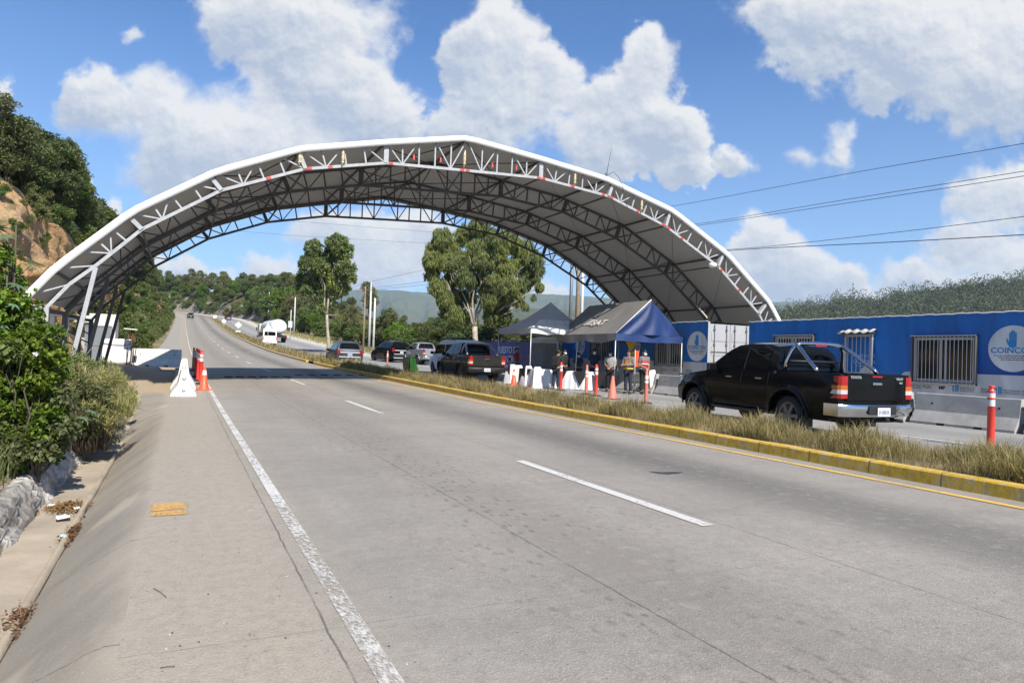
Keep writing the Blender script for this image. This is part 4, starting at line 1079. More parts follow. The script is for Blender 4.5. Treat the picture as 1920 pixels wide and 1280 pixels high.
t2 = thing('gazebo_tent', 'white pyramid gazebo with shade-toned grey slopes, a sun-brightened front panel and thin poles', 'tent', (14.12, 27.1, ZR(28)))
w2, l2, e2, p2z = 3.35, 3.45, 2.58, 3.95
pk = Vector((w2/2+.25, l2/2, p2z)); cs = [Vector((0, 0, e2)), Vector((w2, 0, e2)), Vector((w2, l2, e2)), Vector((0, l2, e2))]
for k in range(4):
    a, c = cs[k], cs[(k+1) % 4]; n_in = (Vector((w2/2, l2/2, 0))-(a+c)/2); n_in.z = 0; n_in.normalize()
    def face(u, v, a=a, c=c): q = a+(c-a)*u; r_ = q+(pk-q)*v; r_.z -= .16*math.sin(math.pi*v)*(1-.3*math.sin(math.pi*u)); return r_
    nm = ('front', 'right', 'rear', 'left')[k]
    if k == 0:
        b = MB(); b.grid(cloth(lambda u, v: face(u, .42+.58*v), 16, 8)); b.build('front_slope', M_tshade, t2)
        b = MB(); b.grid(cloth(lambda u, v: face(u, .42*v), 16, 6)); b.build('sunlit_front_panel', M_twhite, t2)  # lower front of the same cloth, coloured brighter for direct sun
        b = MB()
        for q in (.2, .4, .6, .8): b.tube([face(q, .18)+Vector((0, -.01, .02)), face(q, .42)+Vector((0, -.01, .02))], .012, 5)
        b.tube([face(.0+.05*i, .42)+Vector((0, -.01, .02)) for i in range(21)], .018, 5)
        b.tube([face(.0+.05*i, .18)+Vector((0, -.01, .02)) for i in range(21)], .012, 5); b.build('seams', M_tshade, t2)
    else:
        b = MB(); b.grid(cloth(face, 16, 12)); b.build(nm+'_slope', M_tshade, t2)
    def val(u, v, a=a, c=c): q = a+(c-a)*u; q = q-n_in*(.02+.02*math.sin(u*15))*v; q.z -= (.24+.10*(1-abs(math.cos(u*math.pi*2))) * .5)*v; return q
    b = MB(); b.grid(cloth(val, 24, 4)); b.build(nm+'_valance', M_twhite if k == 0 else M_tshade, t2)
for q, d in zip(cs, ((0, -.0), (0, 0), (0, 0), (0, 0))): MB().tube([q-Vector((0, 0, .05)), Vector((q.x+d[0], q.y+d[1], -.03))], .02, 8).build('pole', M_pole, t2)

# covered chairs and tables
M_cloth = mat('white_cloth', (.74, .73, .74), .8, var=.06, vscale=4); M_blk = mat('black_cloth', (.015, .015, .017), .85)
def chair_mesh():
    b = MB(); rows = []
    def wrap(z, x0, x1, y0, y1, fl):
        out = []
        for k in range(28):
            a = 2*math.pi*k/28; c_, s_ = math.cos(a), math.sin(a); e = .35
            x = (x0+x1)/2+(x1-x0)/2*math.copysign(abs(c_)**e, c_); y = (y0+y1)/2+(y1-y0)/2*math.copysign(abs(s_)**e, s_)
            f = 1+fl*math.sin(k*2.7)
            out.append(Vector(((x-(x0+x1)/2)*f+(x0+x1)/2, (y-(y0+y1)/2)*f+(y0+y1)/2, z)))
        return out
    for z, g_ in ((0, .07), (.22, .04), (.44, .0), (.47, -.02)): rows.append(wrap(z, -.24-g_, .24+g_, -.24-g_, .26+g_, .05*(1-z/.47)))
    b.grid(rows, closed=True); b.add(rows[-1], [list(range(28))])
    rows = [wrap(z, -.23-g_, .23+g_, .17, .27+t_, .0) for z, g_, t_ in ((.0, .06, .06), (.45, .02, .02), (.75, .0, .0), (.88, -.02, .0), (.95, -.07, -.02))]
    b.grid(rows, closed=True); b.add(rows[-1], [list(range(28))])
    return b
ch0 = tag(chair_mesh().build('covered_chair', M_cloth), '', 'chair', 'chairs under white cloth covers')
chs = [(953, 721, 200, 'white covered chair beside the tail of the second pickup'), (969, 724, 160, 'white covered chair behind the left cone of the chair group'), (985, 726, 185, 'white covered chair in the middle of the group, in front of the black table cloth'), (1004, 729, 170, 'white covered chair at the right of the group, beside the second cone')]
for i, (px, py, a, lb) in enumerate(chs):
    p = at_z(px, py, .1); o = ch0 if i == 0 else ch0.copy()
    if i: COL.objects.link(o)
    o.location = (p.x+.62, p.y+1.15, ZR(p.y)); o.rotation_euler = (0, 0, R(a)); o['label'] = lb; o.scale = (.76, .8, .95)
def table(label, p, q, ov, wd=.75):
    p = Vector(p); q = Vector(q); d = q-p; L = d.length; a = math.atan2(d.y, d.x)
    t = thing('covered_table', label, 'table', (p.x, p.y, ZR(p.y)), a, 'tables under long cloths')
    b = MB(); rows = []
    def ring(z, g_):
        out = []; n = 22
        pts = [(i/n*L, 0) for i in range(n)]+[(L, i/8*wd) for i in range(8)]+[(L-i/n*L, wd) for i in range(n)]+[(0, wd-i/8*wd) for i in range(8)]
        for k, (x, y) in enumerate(pts):
            f = g_*(.6+.4*math.sin(k*1.9)); cx_, cy_ = x-L/2, y-wd/2
            out.append(Vector((x+f*(1 if cx_ > 0 else -1)*(abs(cx_) > L/2-.02), y+f*(1 if cy_ > 0 else -1)*(abs(cy_) > wd/2-.02), z)))
        return out
    rows = [ring(.02, .09), ring(.4, .05), ring(.74, .005), ring(.76, -.01)]
    b.grid(rows, closed=True); b.add(rows[-1], [list(range(60))]); b.build('tablecloth', M_cloth, t)
    for (c, hw) in ov:
        b = MB(); b.add([Vector((c-hw, -.06, .765)), Vector((c+hw, -.06, .765)), Vector((c+hw*.5, -.085, .45)), Vector((c, -.11, .16)), Vector((c-hw*.5, -.085, .45))], [(0, 4, 3, 2, 1)])
        b.add([Vector((c-hw, -.06, .767)), Vector((c+hw, -.06, .767)), Vector((c+hw*.7, wd*.6, .767)), Vector((c-hw*.7, wd*.6, .767))], [(0, 1, 2, 3)])
        b.build('black_overlay', M_blk, t, solid=.004)
    return t
pa, pb_ = at_z(1036, 727, .1), at_z(1108, 731, .1)
table('long table in a white skirt with black triangular overlays under the tents', pa, pb_, ((.35, .3), (1.25, .32), (2.1, .3)))
pa, pb_ = at_z(982, 722, .12), at_z(1022, 728, .1)
table('table in a black cloth behind the white covered chairs', (pa.x, pa.y+.6, 0), (pb_.x, pb_.y+.6, 0), ((.3, .45), (.9, .45)))

# signs and gear under the tent
M_ysign = mat('yellow_sign', (.72, .46, .02), .5); M_posts = mat('white_post', (.6, .6, .6), .5)
p = at_d(1183, 646, 31.5); g0 = gz(p.x, p.y)+.1
ts = thing('warning_sign', 'yellow point-down triangle sign above a small plate behind the orange vest man', 'sign', (p.x, p.y, g0), R(-8))
zc = p.z-g0
b = MB(); b.add([Vector((-.36, 0, zc+.30)), Vector((.36, 0, zc+.30)), Vector((0.03, 0, zc-.28)), Vector((-.03, 0, zc-.28))], [(0, 1, 2, 3)]); b.build('triangle_panel', M_ysign, ts, solid=.012)
MB().box((.17, -.01, zc-.46), (.42, .012, .30)).build('plate', M_ysign, ts)
text_mesh('ALTO', .13, (1, 0, 0), 0, (0, -1, 0), UP, Vector((.17, -.018, zc-.50)), M_black, 'lettering', ts)
b = MB(); b.tube([(0, .03, -.05), (0, .03, zc+.25)], .025, 7); b.tube([(.2, .03, -.05), (.2, .03, zc-.3)], .018, 7); b.bar((0, .03, zc-.45), (.3, .03, zc-.45), .03); b.build('post', M_posts, ts)
p = at_z(1191, 737, .06); fg = thing('signal_flag', 'orange flag on a short staff leaning behind the man in the orange vest', 'flag', (p.x+.25, p.y+.4, ZR(p.y)), 0)
MB().tube([(0, 0, 0), (.02, .05, 1.75)], .015, 6).build('staff', M_posts, fg)
b = MB(); b.grid(cloth(lambda u, v: Vector((.03+.22*u, .05+.05*math.sin(u*7+v*3), 1.72-.65*v)), 8, 8)); b.build('cloth', M_or, fg)
p = at_z(1228, 737, .06); wb = thing('folded_board', 'white folded sign board with two small wheels leaning beside the man in the red vest', 'board', (p.x-.05, p.y+.12, ZR(p.y)), R(-10))
b = MB(); b.bbox((0, 0, .52), (.30, .10, .86), .03, Matrix.Rotation(R(-7), 3, 'Y')); b.build('panel', mat('white_board', (.78, .77, .75), .5), wb)
b = MB(); b.bbox((.13, 0, .62), (.10, .14, .28), .02); b.build('battery_box', M_blk, wb)
for x in (-.06, .14): MB().lathe([(0, -.03), (.06, -.03), (.06, .03), (0, .03)], (x+.02, 0, .055), 12, axis='Y').build('wheel', M_rubber, wb)
tp_ = thing('folding_stool', 'black folding stool on the ground behind the two men in vests', 'stool', (at_z(1183, 736, .06).x+.35, at_z(1183, 736, .06).y+.25, ZR(22)), 0)
b = MB()
for a in (-1, 1): b.tube([(-.2, a*.15, 0), (.2, a*.15, .42)], .014, 6); b.tube([(.2, a*.17, 0), (-.2, a*.17, .42)], .014, 6)
b.build('legs', M_dkst, tp_); MB().bbox((0, 0, .43), (.42, .36, .03), .012).build('seat', M_blk, tp_)

# stump wrapped in a green bag on the median
p = at_r(764, 702, 9.5); st = thing('tree_stump', 'old sawn post on the grass median with a bright green vest hung on it', 'stump', (p.x, p.y, p.z-.02), 0)
b = MB(); rows = []
for z, r_ in ((-.05, .20), (.15, .16), (.4, .15), (.62, .19), (.78, .17), (.84, .10)): rows.append([Vector((-.05+r_*(1+.18*math.sin(k*1.7+z*5))*math.cos(2*math.pi*k/14), r_*(1+.18*math.cos(k*2.3+z*4))*math.sin(2*math.pi*k/14), z)) for k in range(14)])
b.grid(rows, closed=True); b.add(rows[-1], [list(range(14))]); b.build('trunk', mat('weathered_bark', (.27, .23, .13), .95, var=.5, vscale=9, bump=.8, bscale=20), st)
b = MB(); b.grid(cloth(lambda u, v: Vector((.06+.26*u+.22*v*u, -.12-.07*math.sin(u*5+v*2), .88-.12*u-.72*v+(.12*math.sin(u*math.pi) if v > .9 else 0))), 12, 10)); b.grid(cloth(lambda u, v: Vector((.10+.30*u, .10+.05*math.sin(u*5+v*2), .88-.12*u-.55*v)), 12, 10)); b.grid([[Vector((.10+.3*i/8, -.12, .88-.12*i/8)) for i in range(9)], [Vector((.10+.3*i/8, .10, .88-.12*i/8)) for i in range(9)]]); b.build('green_vest', mat('green_fabric', (.20, .62, .09), .6), st)
# ================================================================ PEOPLE
def skin_mesh(name, verts, edges, mat_, parent, sub=1, root=0):
    me = bpy.data.meshes.new(name); me.from_pydata([v[:3] for v in verts], edges, [])
    o = bpy.data.objects.new(name, me); COL.objects.link(o)
    md = o.modifiers.new('skin', 'SKIN'); md.use_smooth_shade = True
    for i, v in enumerate(verts):
        sv = me.skin_vertices[0].data[i]; r_ = v[3]; sv.radius = r_ if isinstance(r_, tuple) else (r_, r_)
        sv.use_root = (i == root)
    ms = o.modifiers.new('sub', 'SUBSURF'); ms.levels = sub; ms.render_levels = sub
    dg = bpy.context.evaluated_depsgraph_get(); dg.update()
    m2 = bpy.data.meshes.new_from_object(o.evaluated_get(dg)); o.modifiers.clear()
    o.data = m2; bpy.data.meshes.remove(me); m2.name = name
    m2.materials.clear(); m2.materials.append(mat_)
    for p_ in m2.polygons: p_.use_smooth = True
    if parent is not None: o.parent = parent
    return o
SKIN = mat('skin', (.30, .165, .10), .6); HAIR = mat('dark_hair', (.012, .010, .009), .6); MASK = mat('face_mask', (.62, .70, .72), .8); EYE = mat('eye', (.02, .02, .02), .3)
SHOE = mat('dark_shoe', (.02, .018, .016), .5)
def fabric(n, c): return mat(n, c, .85, var=.2, vscale=7)
def person(label, loc_, rz, shirt, trousers, arms='down', hgt=1.70, mask=True, vest=None, long_sleeve=False, hair='short', lean=0., extra=None):
    t = thing('person', label, 'person', loc_, rz, None); k = hgt/1.70; t.scale = (k, k, k)
    A = {'down': (((.23, .03, 1.13), (.25, -.05, .88)), ((-.23, .03, 1.13), (-.25, -.05, .88))),
         'folded': (((.23, -.06, 1.14), (-.04, -.24, 1.13)), ((-.23, -.06, 1.12), (.05, -.22, 1.08))),
         'front': (((.24, .02, 1.12), (.05, -.22, 1.00)), ((-.24, .02, 1.12), (-.05, -.22, 1.00))),
         'phone': (((.24, .0, 1.12), (.10, -.26, 1.10)), ((-.23, .03, 1.13), (-.25, -.05, .88)))}[arms]
    ly = -lean
    V = [(0, 0, .93, (.145, .105)), (0, ly*.3, 1.12, (.135, .10)), (0, ly*.8, 1.34, (.155, .11)), (0, ly, 1.46, .058), (0, ly-.01, 1.51, .058), (0, ly-.02, 1.585, (.075, .092)), (0, ly-.015, 1.655, (.068, .08))]
    E = [(0, 1), (1, 2), (2, 3), (3, 4), (4, 5), (5, 6)]
    def addv(*v): V.append(v); return len(V)-1
    ends = []
    for sd_, (el, wr_) in zip((1, -1), A):
        sh = addv(sd_*.175, ly*.9, 1.395, .062); e = addv(el[0], el[1]+ly*.5, el[2], .045); w_ = addv(wr_[0], wr_[1], wr_[2], .031)
        E += [(2, sh), (sh, e), (e, w_)]
        d = (Vector(wr_)-Vector((el[0], el[1]+ly*.5, el[2]))).normalized(); pm = Vector(wr_)+d*.06; pi = addv(*pm, (.036, .02)); E.append((w_, pi))
        side = d.cross(Vector((0, 1, 0))); side = side.normalized() if side.length > .1 else Vector((0, 0, 1)); curl = Vector((0, -1, 0))
        if abs(d.y) > .6: curl = Vector((0, 0, -1)); side = d.cross(curl).normalized()
        ends.append((pi, pm, d, side, curl))
        h_ = addv(sd_*.085, 0, .88, .092); kn = addv(sd_*.10, -.02, .50, .062); an = addv(sd_*.105, .02, .10, .042); to = addv(sd_*.12, -.10, .045, .038)
        E += [(0, h_), (h_, kn), (kn, an), (an, to)]
    for pi, pm, d, side, curl in ends:
        for f, (off, L_f) in enumerate(((-.030, .065), (-.010, .075), (.010, .08), (.029, .07))):
            q = pm+side*off+d*.03; a = addv(*q, .010); b_ = addv(*(q+d*L_f*.5+curl*.008), .009); c_ = addv(*(q+d*L_f*.85+curl*.03), .008); E += [(pi, a), (a, b_), (b_, c_)]
        q = pm-side*.035-d*.02; a = addv(*q, .011); b_ = addv(*(q-side*.02+d*.035+curl*.01), .009); E += [(pi, a), (a, b_)]
    skin_mesh('body', V, E, SKIN, t, 1)
    # clothes follow the same skeleton
    g_ = .022
    SV = [(0, 0, .90, (.155+g_, .115+g_)), (0, ly*.3, 1.12, (.14+g_, .105+g_)), (0, ly*.8, 1.33, (.155+g_, .11+g_)), (0, ly, 1.44, .07)]; SE = [(0, 1), (1, 2), (2, 3)]
    for sd_, (el, wr_) in zip((1, -1), A):
        i0 = len(SV); e = Vector((el[0], el[1]+ly*.5, el[2])); s_ = Vector((sd_*.18, ly*.9, 1.395)); w_ = Vector(wr_)
        SV.append((*s_, .07+g_*.6)); SV.append((*(s_+(e-s_)*.75), .058+g_*.6)); SE += [(2, i0), (i0, i0+1)]
        if long_sleeve: SV.append((*e, .05+g_*.6)); SV.append((*(e+(w_-e)*.92), .036+g_*.5)); SE += [(i0+1, i0+2), (i0+2, i0+3)]
    skin_mesh('shirt', SV, SE, shirt, t, 1)
    TV = [(0, 0, .94, (.15+g_*.6, .11+g_*.6))]; TE = []
    for sd_ in (1, -1):
        i0 = len(TV); TV += [(sd_*.088, 0, .86, .105), (sd_*.10, -.018, .50, .078), (sd_*.105, .02, .10, .066)]; TE += [(0, i0), (i0, i0+1), (i0+1, i0+2)]
    skin_mesh('trousers', TV, TE, trousers, t, 1)
    for sd_ in (1, -1): MB().ball((sd_*.112, -.05, .05), .1, 0, 10, (.52, 1.35, .5)).build('shoe', SHOE, t)
    if vest is not None:
        VV = [(0, 0, .93, (.155+.038, .115+.038)), (0, ly*.3, 1.12, (.14+.036, .105+.036)), (0, ly*.8, 1.32, (.155+.034, .11+.036)), (0, ly, 1.425, (.10, .08))]; VE = [(0, 1), (1, 2), (2, 3)]
        for sd_ in (1, -1): VV.append((sd_*.14, ly*.9, 1.39, .09)); VE.append((2, len(VV)-1))
        vo = skin_mesh('safety_vest', VV, VE, vest[0], t, 1)
        for z_ in (1.00, 1.17): MB().lathe([(1., -.022), (1., .022)], n=24).build('reflective_strip', vest[1], vo); q = vo.children[-1]; q.scale = (.197, .157, 1); q.location = (0, ly*.3, z_)
    hc = Vector((0, ly-.018, 1.615))
    # face: eyes, nose, ears, mouth or mask
    fb_ = MB()
    fb_.ball(hc+Vector((0, -.098, -.035)), .016, 0, 8, (.8, 1.1, 1.5))
    for sd_ in (1, -1): fb_.ball(hc+Vector((sd_*.083, .01, -.025)), .024, 0, 8, (.4, .8, 1.3))
    fb_.build('nose_and_ears', SKIN, t)
    eb = MB()
    for sd_ in (1, -1): eb.ball(hc+Vector((sd_*.031, -.083, -.008)), .011, 0, 8)
    eb.build('eyes', EYE, t)
    if mask: MB().ball(hc+Vector((0, -.052, -.075)), .066, 0, 12, (1.05, .85, .85)).build('face_mask', MASK, t)
    else: MB().ball(hc+Vector((0, -.088, -.075)), .02, 0, 8, (1.3, .5, .4)).build('mouth', mat('lips', (.26, .11, .08), .6), t)
    hb = MB()
    bm = bmesh.new(); bmesh.ops.create_uvsphere(bm, u_segments=16, v_segments=10, radius=.1)
    kill = [v for v in bm.verts if v.co.z < -.03-(.06 if v.co.y > .02 else 0)+(.055 if v.co.y < -.03 else 0)]
    bmesh.ops.delete(bm, geom=kill, context='VERTS'); bmesh.ops.scale(bm, vec=(.93, 1.07, 1.0), verts=bm.verts)
    hb.bm(bm, hc+Vector((0, .008, .018)), None, 0, True)
    if hair == 'long': hb.tube([hc+Vector((0, .07, .0)), hc+Vector((0, .10, -.1)), hc+Vector((0, .10, -.26))], [.075, .075, .04], 10)
    hb.build('hair', HAIR, t)
    if extra: extra(t)
    return t
def stand(px, py, Z, foot_y):
    p = at_d(px, py, Z); return (p.x, p.y, ZR(p.y)+.005)
navy = fabric('navy_cloth', (.012, .017, .05)); blk = fabric('black_clothing', (.012, .012, .013)); wsh = fabric('pale_shirt', (.34, .325, .30)); dnm = fabric('dark_denim', (.022, .028, .05)); redc = fabric('red_cloth', (.30, .02, .02)); greyc = fabric('grey_shirt', (.17, .165, .16))
orv = mat('orange_vest', (.75, .16, .03), .7); yst = mat('yellow_reflective', (.70, .55, .06), .5); rdv = mat('red_vest', (.45, .025, .02), .7); sst = mat('silver_reflective', (.6, .6, .6), .4)
CAMR = -YAW+math.pi*0   # facing the camera: the figures' front is -y in their own frame
person('man in a navy shirt and face mask standing at the covered table, arms down', stand(1113, 728, 29.3, 0), -YAW-R(10), navy, navy, 'down', 1.72)
person('man in a pale short-sleeved shirt and face mask, hands together in front', stand(1143, 732, 28.2, 0), -YAW-R(20), wsh, blk, 'front', 1.66)
person('man in an orange and yellow safety vest standing with folded arms, head turned', stand(1177, 738, 26.7, 0), -YAW-R(35), greyc, dnm, 'folded', 1.70, mask=False, vest=(orv, yst), long_sleeve=True)
person('man in a red reflective vest and face mask facing the road', stand(1206, 738, 26.9, 0), -YAW+R(25), greyc, blk, 'front', 1.74, vest=(rdv, sst))
def bag(t):
    b = MB(); b.bbox((0, .21, 1.22), (.30, .16, .42), .05); b.build('backpack', blk, t)
    b = MB()
    for x in (-.10, .10): b.tube([(x, .14, 1.40), (x, -.10, 1.42), (x, -.16, 1.25), (x*1.3, -.10, 1.08), (x*1.2, .14, 1.06)], .018, 6)
    b.build('straps', blk, t)
person('person in a black jacket with a backpack bending over the covered table', stand(1042, 727, 27.8, 0), -YAW+R(160), blk, dnm, 'front', 1.62, mask=False, long_sleeve=True, lean=.22, extra=bag)
person('person dressed in black standing in the shade behind the covered table', stand(1057, 722, 30.6, 0), -YAW+R(30), blk, blk, 'down', 1.64, hair='long', long_sleeve=True)
person('person in a red shirt standing behind the white covered chairs', stand(967, 712, 33.5, 0), -YAW+R(70), redc, blk, 'phone', 1.66, mask=False)
person('shorter person in a charcoal shirt standing behind the table under the blue tent', stand(1083, 724, 30.8, 0), -YAW+R(10), fabric('charcoal_cloth', (.04, .04, .045)), blk, 'front', 1.52)
# ================================================================ VEHICLES
M_glass = mat('tinted_glass', (.006, .007, .008), .025, spec=.12); M_tyre = mat('tyre_rubber', (.018, .018, .019), .8, bump=.3, bscale=60); M_rim = mat('alloy_rim', (.20, .195, .19), .4, metal=.6); M_rimd = mat('dark_alloy', (.10, .10, .105), .4, metal=.6)
M_chrome = mat('chrome', (.60, .60, .61), .14, metal=1.0, var=.15, vscale=5); M_tl = mat('red_lens', (.33, .006, .008), .15, spec=.7); M_al = mat('amber_lens', (.42, .10, .008), .15, spec=.7); M_cl = mat('clear_lens', (.48, .47, .46), .12, spec=.8)
M_trim = mat('black_trim', (.016, .016, .017), .5); M_plate = mat('plate_white', (.66, .68, .72), .5); M_under = mat('underbody', (.012, .012, .012), .9); M_trims = mat('satin_silver_trim', (.62, .62, .64), .35, metal=.2); M_silvp = mat('silver_badge', (.6, .6, .6), .3, metal=.8)
def car_paint(n, c, rough=.22, metal=.0):
    m = mat(n, c, rough, metal=metal, col2=tuple(x*1.2+.0008 for x in c), vscale=1.6, coat=.12, spec=.16); return m
P_black = car_paint('black_car_paint', (.0035, .004, .0052), .16); P_grey = car_paint('graphite_car_paint', (.055, .062, .076), .28, .35); P_silver = car_paint('silver_car_paint', (.36, .36, .37), .3, .6); P_white = car_paint('white_car_paint', (.72, .72, .71), .3)
P_dk = car_paint('dark_olive_car_paint', (.022, .021, .018), .25)
def lerp(P, y):
    for (a, za), (b_, zb) in zip(P, P[1:]):
        if y <= b_: return za+(zb-za)*max(0, (y-a))/(b_-a)
    return P[-1][1]
class Car:
    def __init__(c, L, W, top, sill, wr, wy, arch, belt_w=None, taper=(.06, .10), flare=0.):
        c.L, c.W, c.top, c.sill, c.wr, c.wy, c.arch, c.taper, c.flare = L, W, top, sill, wr, wy, arch, taper, flare
    def wp(c, y):
        t0, t1 = c.taper; f = 1.
        if y < .35: f -= t0*(1-y/.35)**2
        if y > c.L-.9: f -= t1*((y-(c.L-.9))/.9)**2.2
        return c.W/2*f
    def zt(c, y): return lerp(c.top, y)
    def zb(c, y):
        z = c.sill+ (.10*max(0, 1-y/.4) if y < .4 else 0)+(.06*max(0, (y-(c.L-.5))/.5) if y > c.L-.5 else 0)
        for yc in c.wy:
            d = abs(y-yc)
            if d < c.arch: z = max(z, c.wr+math.sqrt(c.arch**2-d*d)*.98)
        return min(z, c.zt(y)-.06)
    def x(c, y, z):
        zt_ = c.zt(y); v = min(max((z-c.sill)/(zt_-c.sill), 0), 1); w_ = c.wp(y)
        o = -.055*max(0, .28-v)/.28-.05*max(0, (v-.62)/.38)**1.6-.012*math.sin(v*math.pi*2)
        for yc in c.wy:                       # swollen arches
            d = math.hypot(y-yc, z-c.wr)
            o += c.flare*math.exp(-((d-c.arch)/.07)**2)
        return w_+o
    def ys(c, a, b_):
        s = set(np.round(np.linspace(a, b_, max(2, int((b_-a)/.09))), 4))
        for yc in c.wy:
            for k in range(-8, 9):
                y = yc+c.arch*math.sin(k*math.pi/16)*.999
                if a < y < b_: s.add(round(y, 4))
        return sorted(s)
    def body(c, paint, root, bed=None, crown=.035):
        b = MB(); Y = c.ys(0, c.L); nv = 9
        for sd_ in (-1, 1):
            rows = []
            for y in Y:
                z0, z1 = c.zb(y), c.zt(y); rows.append([Vector((sd_*c.x(y, z0+(z1-z0)*k/(nv-1)), y, z0+(z1-z0)*k/(nv-1))) for k in range(nv)])
            b.grid(rows)
            # returned lip of the arches and sill
            b.grid([[r[0], Vector((r[0].x-sd_*.10, r[0].y, r[0].z))] for r in rows])
        def across(y): 
            w_ = c.x(y, c.zt(y)); return [Vector((w_*t, y, c.zt(y)+crown*(1-abs(t)**2.2))) for t in [-1, -.96, -.85, -.6, -.3, 0, .3, .6, .85, .96, 1]]
        if bed:
            y0, y1 = bed
            b.grid([across(y) for y in Y if y >= y1-.001]); 
            for sd_ in (-1, 1):
                rr = [y for y in Y if y <= y1+.05]
                b.grid([[Vector((sd_*c.x(y, c.zt(y)), y, c.zt(y))), Vector((sd_*(c.x(y, c.zt(y))-.075), y, c.zt(y)+.004)), Vector((sd_*(c.x(y, c.zt(y))-.08), y, c.zt(y)-.42))] for y in rr])
            b.grid([[Vector((x, y, c.zt(.5)-.42)) for x in (-c.W/2+.1, c.W/2-.1)] for y in (.02, y1)]); b.grid([[Vector((x, y1, z)) for x in (-c.W/2+.1, c.W/2-.1)] for z in (c.zt(.5)-.42, c.zt(y1)+.0)])
        else: b.grid([across(y) for y in Y])
        # front and rear ends
        for y, sg in ((0, -1), (c.L, 1)):
            z0, z1 = c.zb(y), c.zt(y); rows = []
            for k in range(nv):
                z = z0+(z1-z0)*k/(nv-1); w_ = c.x(y, z); bul = .05*math.sin(math.pi*k/(nv-1)) if not (bed and y == 0) else 0
                rows.append([Vector((w_*t, y+sg*bul*(1-t*t), z+(crown*(1-abs(t)**2.2) if k == nv-1 and not (bed and y == 0) else 0))) for t in [-1, -.9, -.6, -.3, 0, .3, .6, .9, 1]])
            b.grid(rows)
        o = b.build('body', paint, root, auto=38)
        u = MB(); u.box((0, c.L/2, (c.sill+.68)/2), (c.W-.42, c.L-.35, .68-c.sill+.1)); u.box((0, c.L/2, .50), (c.W-.62, c.L-.5, .3)); u.build('underbody', M_under, root)
        return o
    def cabin(c, paint, root, poly, wr_, inset=.02):
        """poly: silhouette (y,z) from the rear base over the roof to the windscreen base; wr_: roof half width"""
        c.poly, c.roofw = poly, wr_; y0, y1 = poly[0][0], poly[-1][0]; zr = max(z for _, z in poly); c.zroof = zr; c.inset = inset
        ys_ = sorted(set([round(y0+(y1-y0)*i/46, 4) for i in range(47)]+[p[0] for p in poly])); rows = []
        for y in ys_:
            zt_ = lerp(poly, y); zb_ = min(c.zt(y), zt_)-.01; r = []
            for k in range(7): z = zb_+(zt_-zb_)*k/6; r.append(Vector((-c.cx(y, z), y, z)))
            w_ = c.cx(y, zt_); cr = .045*min(1, max(0, (zt_-zb_)/.4))
            for t in (-.97, -.88, -.6, -.3, 0, .3, .6, .88, .97): r.append(Vector((w_*t, y, zt_+cr*(1-abs(t)**2.6))))
            for k in range(6, -1, -1): z = zb_+(zt_-zb_)*k/6; r.append(Vector((c.cx(y, z), y, z)))
            rows.append(r)
        b = MB(); b.grid(rows); return b.build('cabin', paint, root, auto=32)
    def cx(c, y, z):
        zb_ = c.zt(y); w0 = c.x(y, zb_)-c.inset; f = min(max((z-zb_)/(c.zroof-zb_+1e-6), 0), 1)
        endf = min(1, max(.0, 1-.0*f)); return w0+(c.roofw-w0)*f**1.15
    def side_glass(c, pts, root, name='side_window', proud=.007, m=None):
        for sd_ in (-1, 1):
            b = MB(); n = 10; lo = [p for p in pts if p[2] == 0]; hi = [p for p in pts if p[2] == 1]; rows = []
            ya, yb = pts[0][0], pts[0][1]
        return None
    def window(c, lo, hi, root, name='side_window', m=None, proud=.008):
        """lo, hi: lower and upper edge polylines (y,z)"""
        for sd_ in (-1, 1):
            rows = []
            for i in range(13):
                t = i/12; a = (lo[0][0]+(lo[-1][0]-lo[0][0])*t); za = lerp(lo, a); h_ = (hi[0][0]+(hi[-1][0]-hi[0][0])*t); zh = lerp(hi, h_)
                rows.append([Vector((sd_*(c.cx(a+(h_-a)*k/4, za+(zh-za)*k/4)+proud), a+(h_-a)*k/4, za+(zh-za)*k/4)) for k in range(5)])
            b = MB(); b.grid(rows); b.build(name, m or M_glass, root)
    def screen(c, ya, za, yb, zb_, root, name, sgn, wfa=.90, wfb=.90, m=None, crown=.045):
        """glass lying on the sloping end of the cabin between two heights"""
        rows = []; rear = (ya+yb)/2 < (c.poly[0][0]+c.poly[-1][0])/2
        branch = c.poly if rear else c.poly[::-1]
        def on(z):
            for (y0, z0), (y1, z1) in zip(branch, branch[1:]):
                if z1 > z0 and z <= z1: return y0+(y1-y0)*max(0, z-z0)/(z1-z0)
            return branch[0][0]
        d = Vector((0, on(max(za, zb_))-on(min(za, zb_)), abs(zb_-za))).normalized(); n = Vector((0, -d.z, d.y)) if rear else Vector((0, d.z, -d.y))
        for i in range(9):
            t = i/8; z = za+(zb_-za)*t; y = on(z); w_ = c.cx(y, z); f = wfa+(wfb-wfa)*t; cr = .045*min(1, max(0, (z-c.zt(y)+.01)/.4))
            rows.append([Vector((w_*q*f, y, z+cr*(1-abs(q*f)**2.6)))+n*.014 for q in (-1, -.9, -.7, -.4, 0, .4, .7, .9, 1)])
        b = MB(); b.grid(rows); return b.build(name, m or M_glass, root)
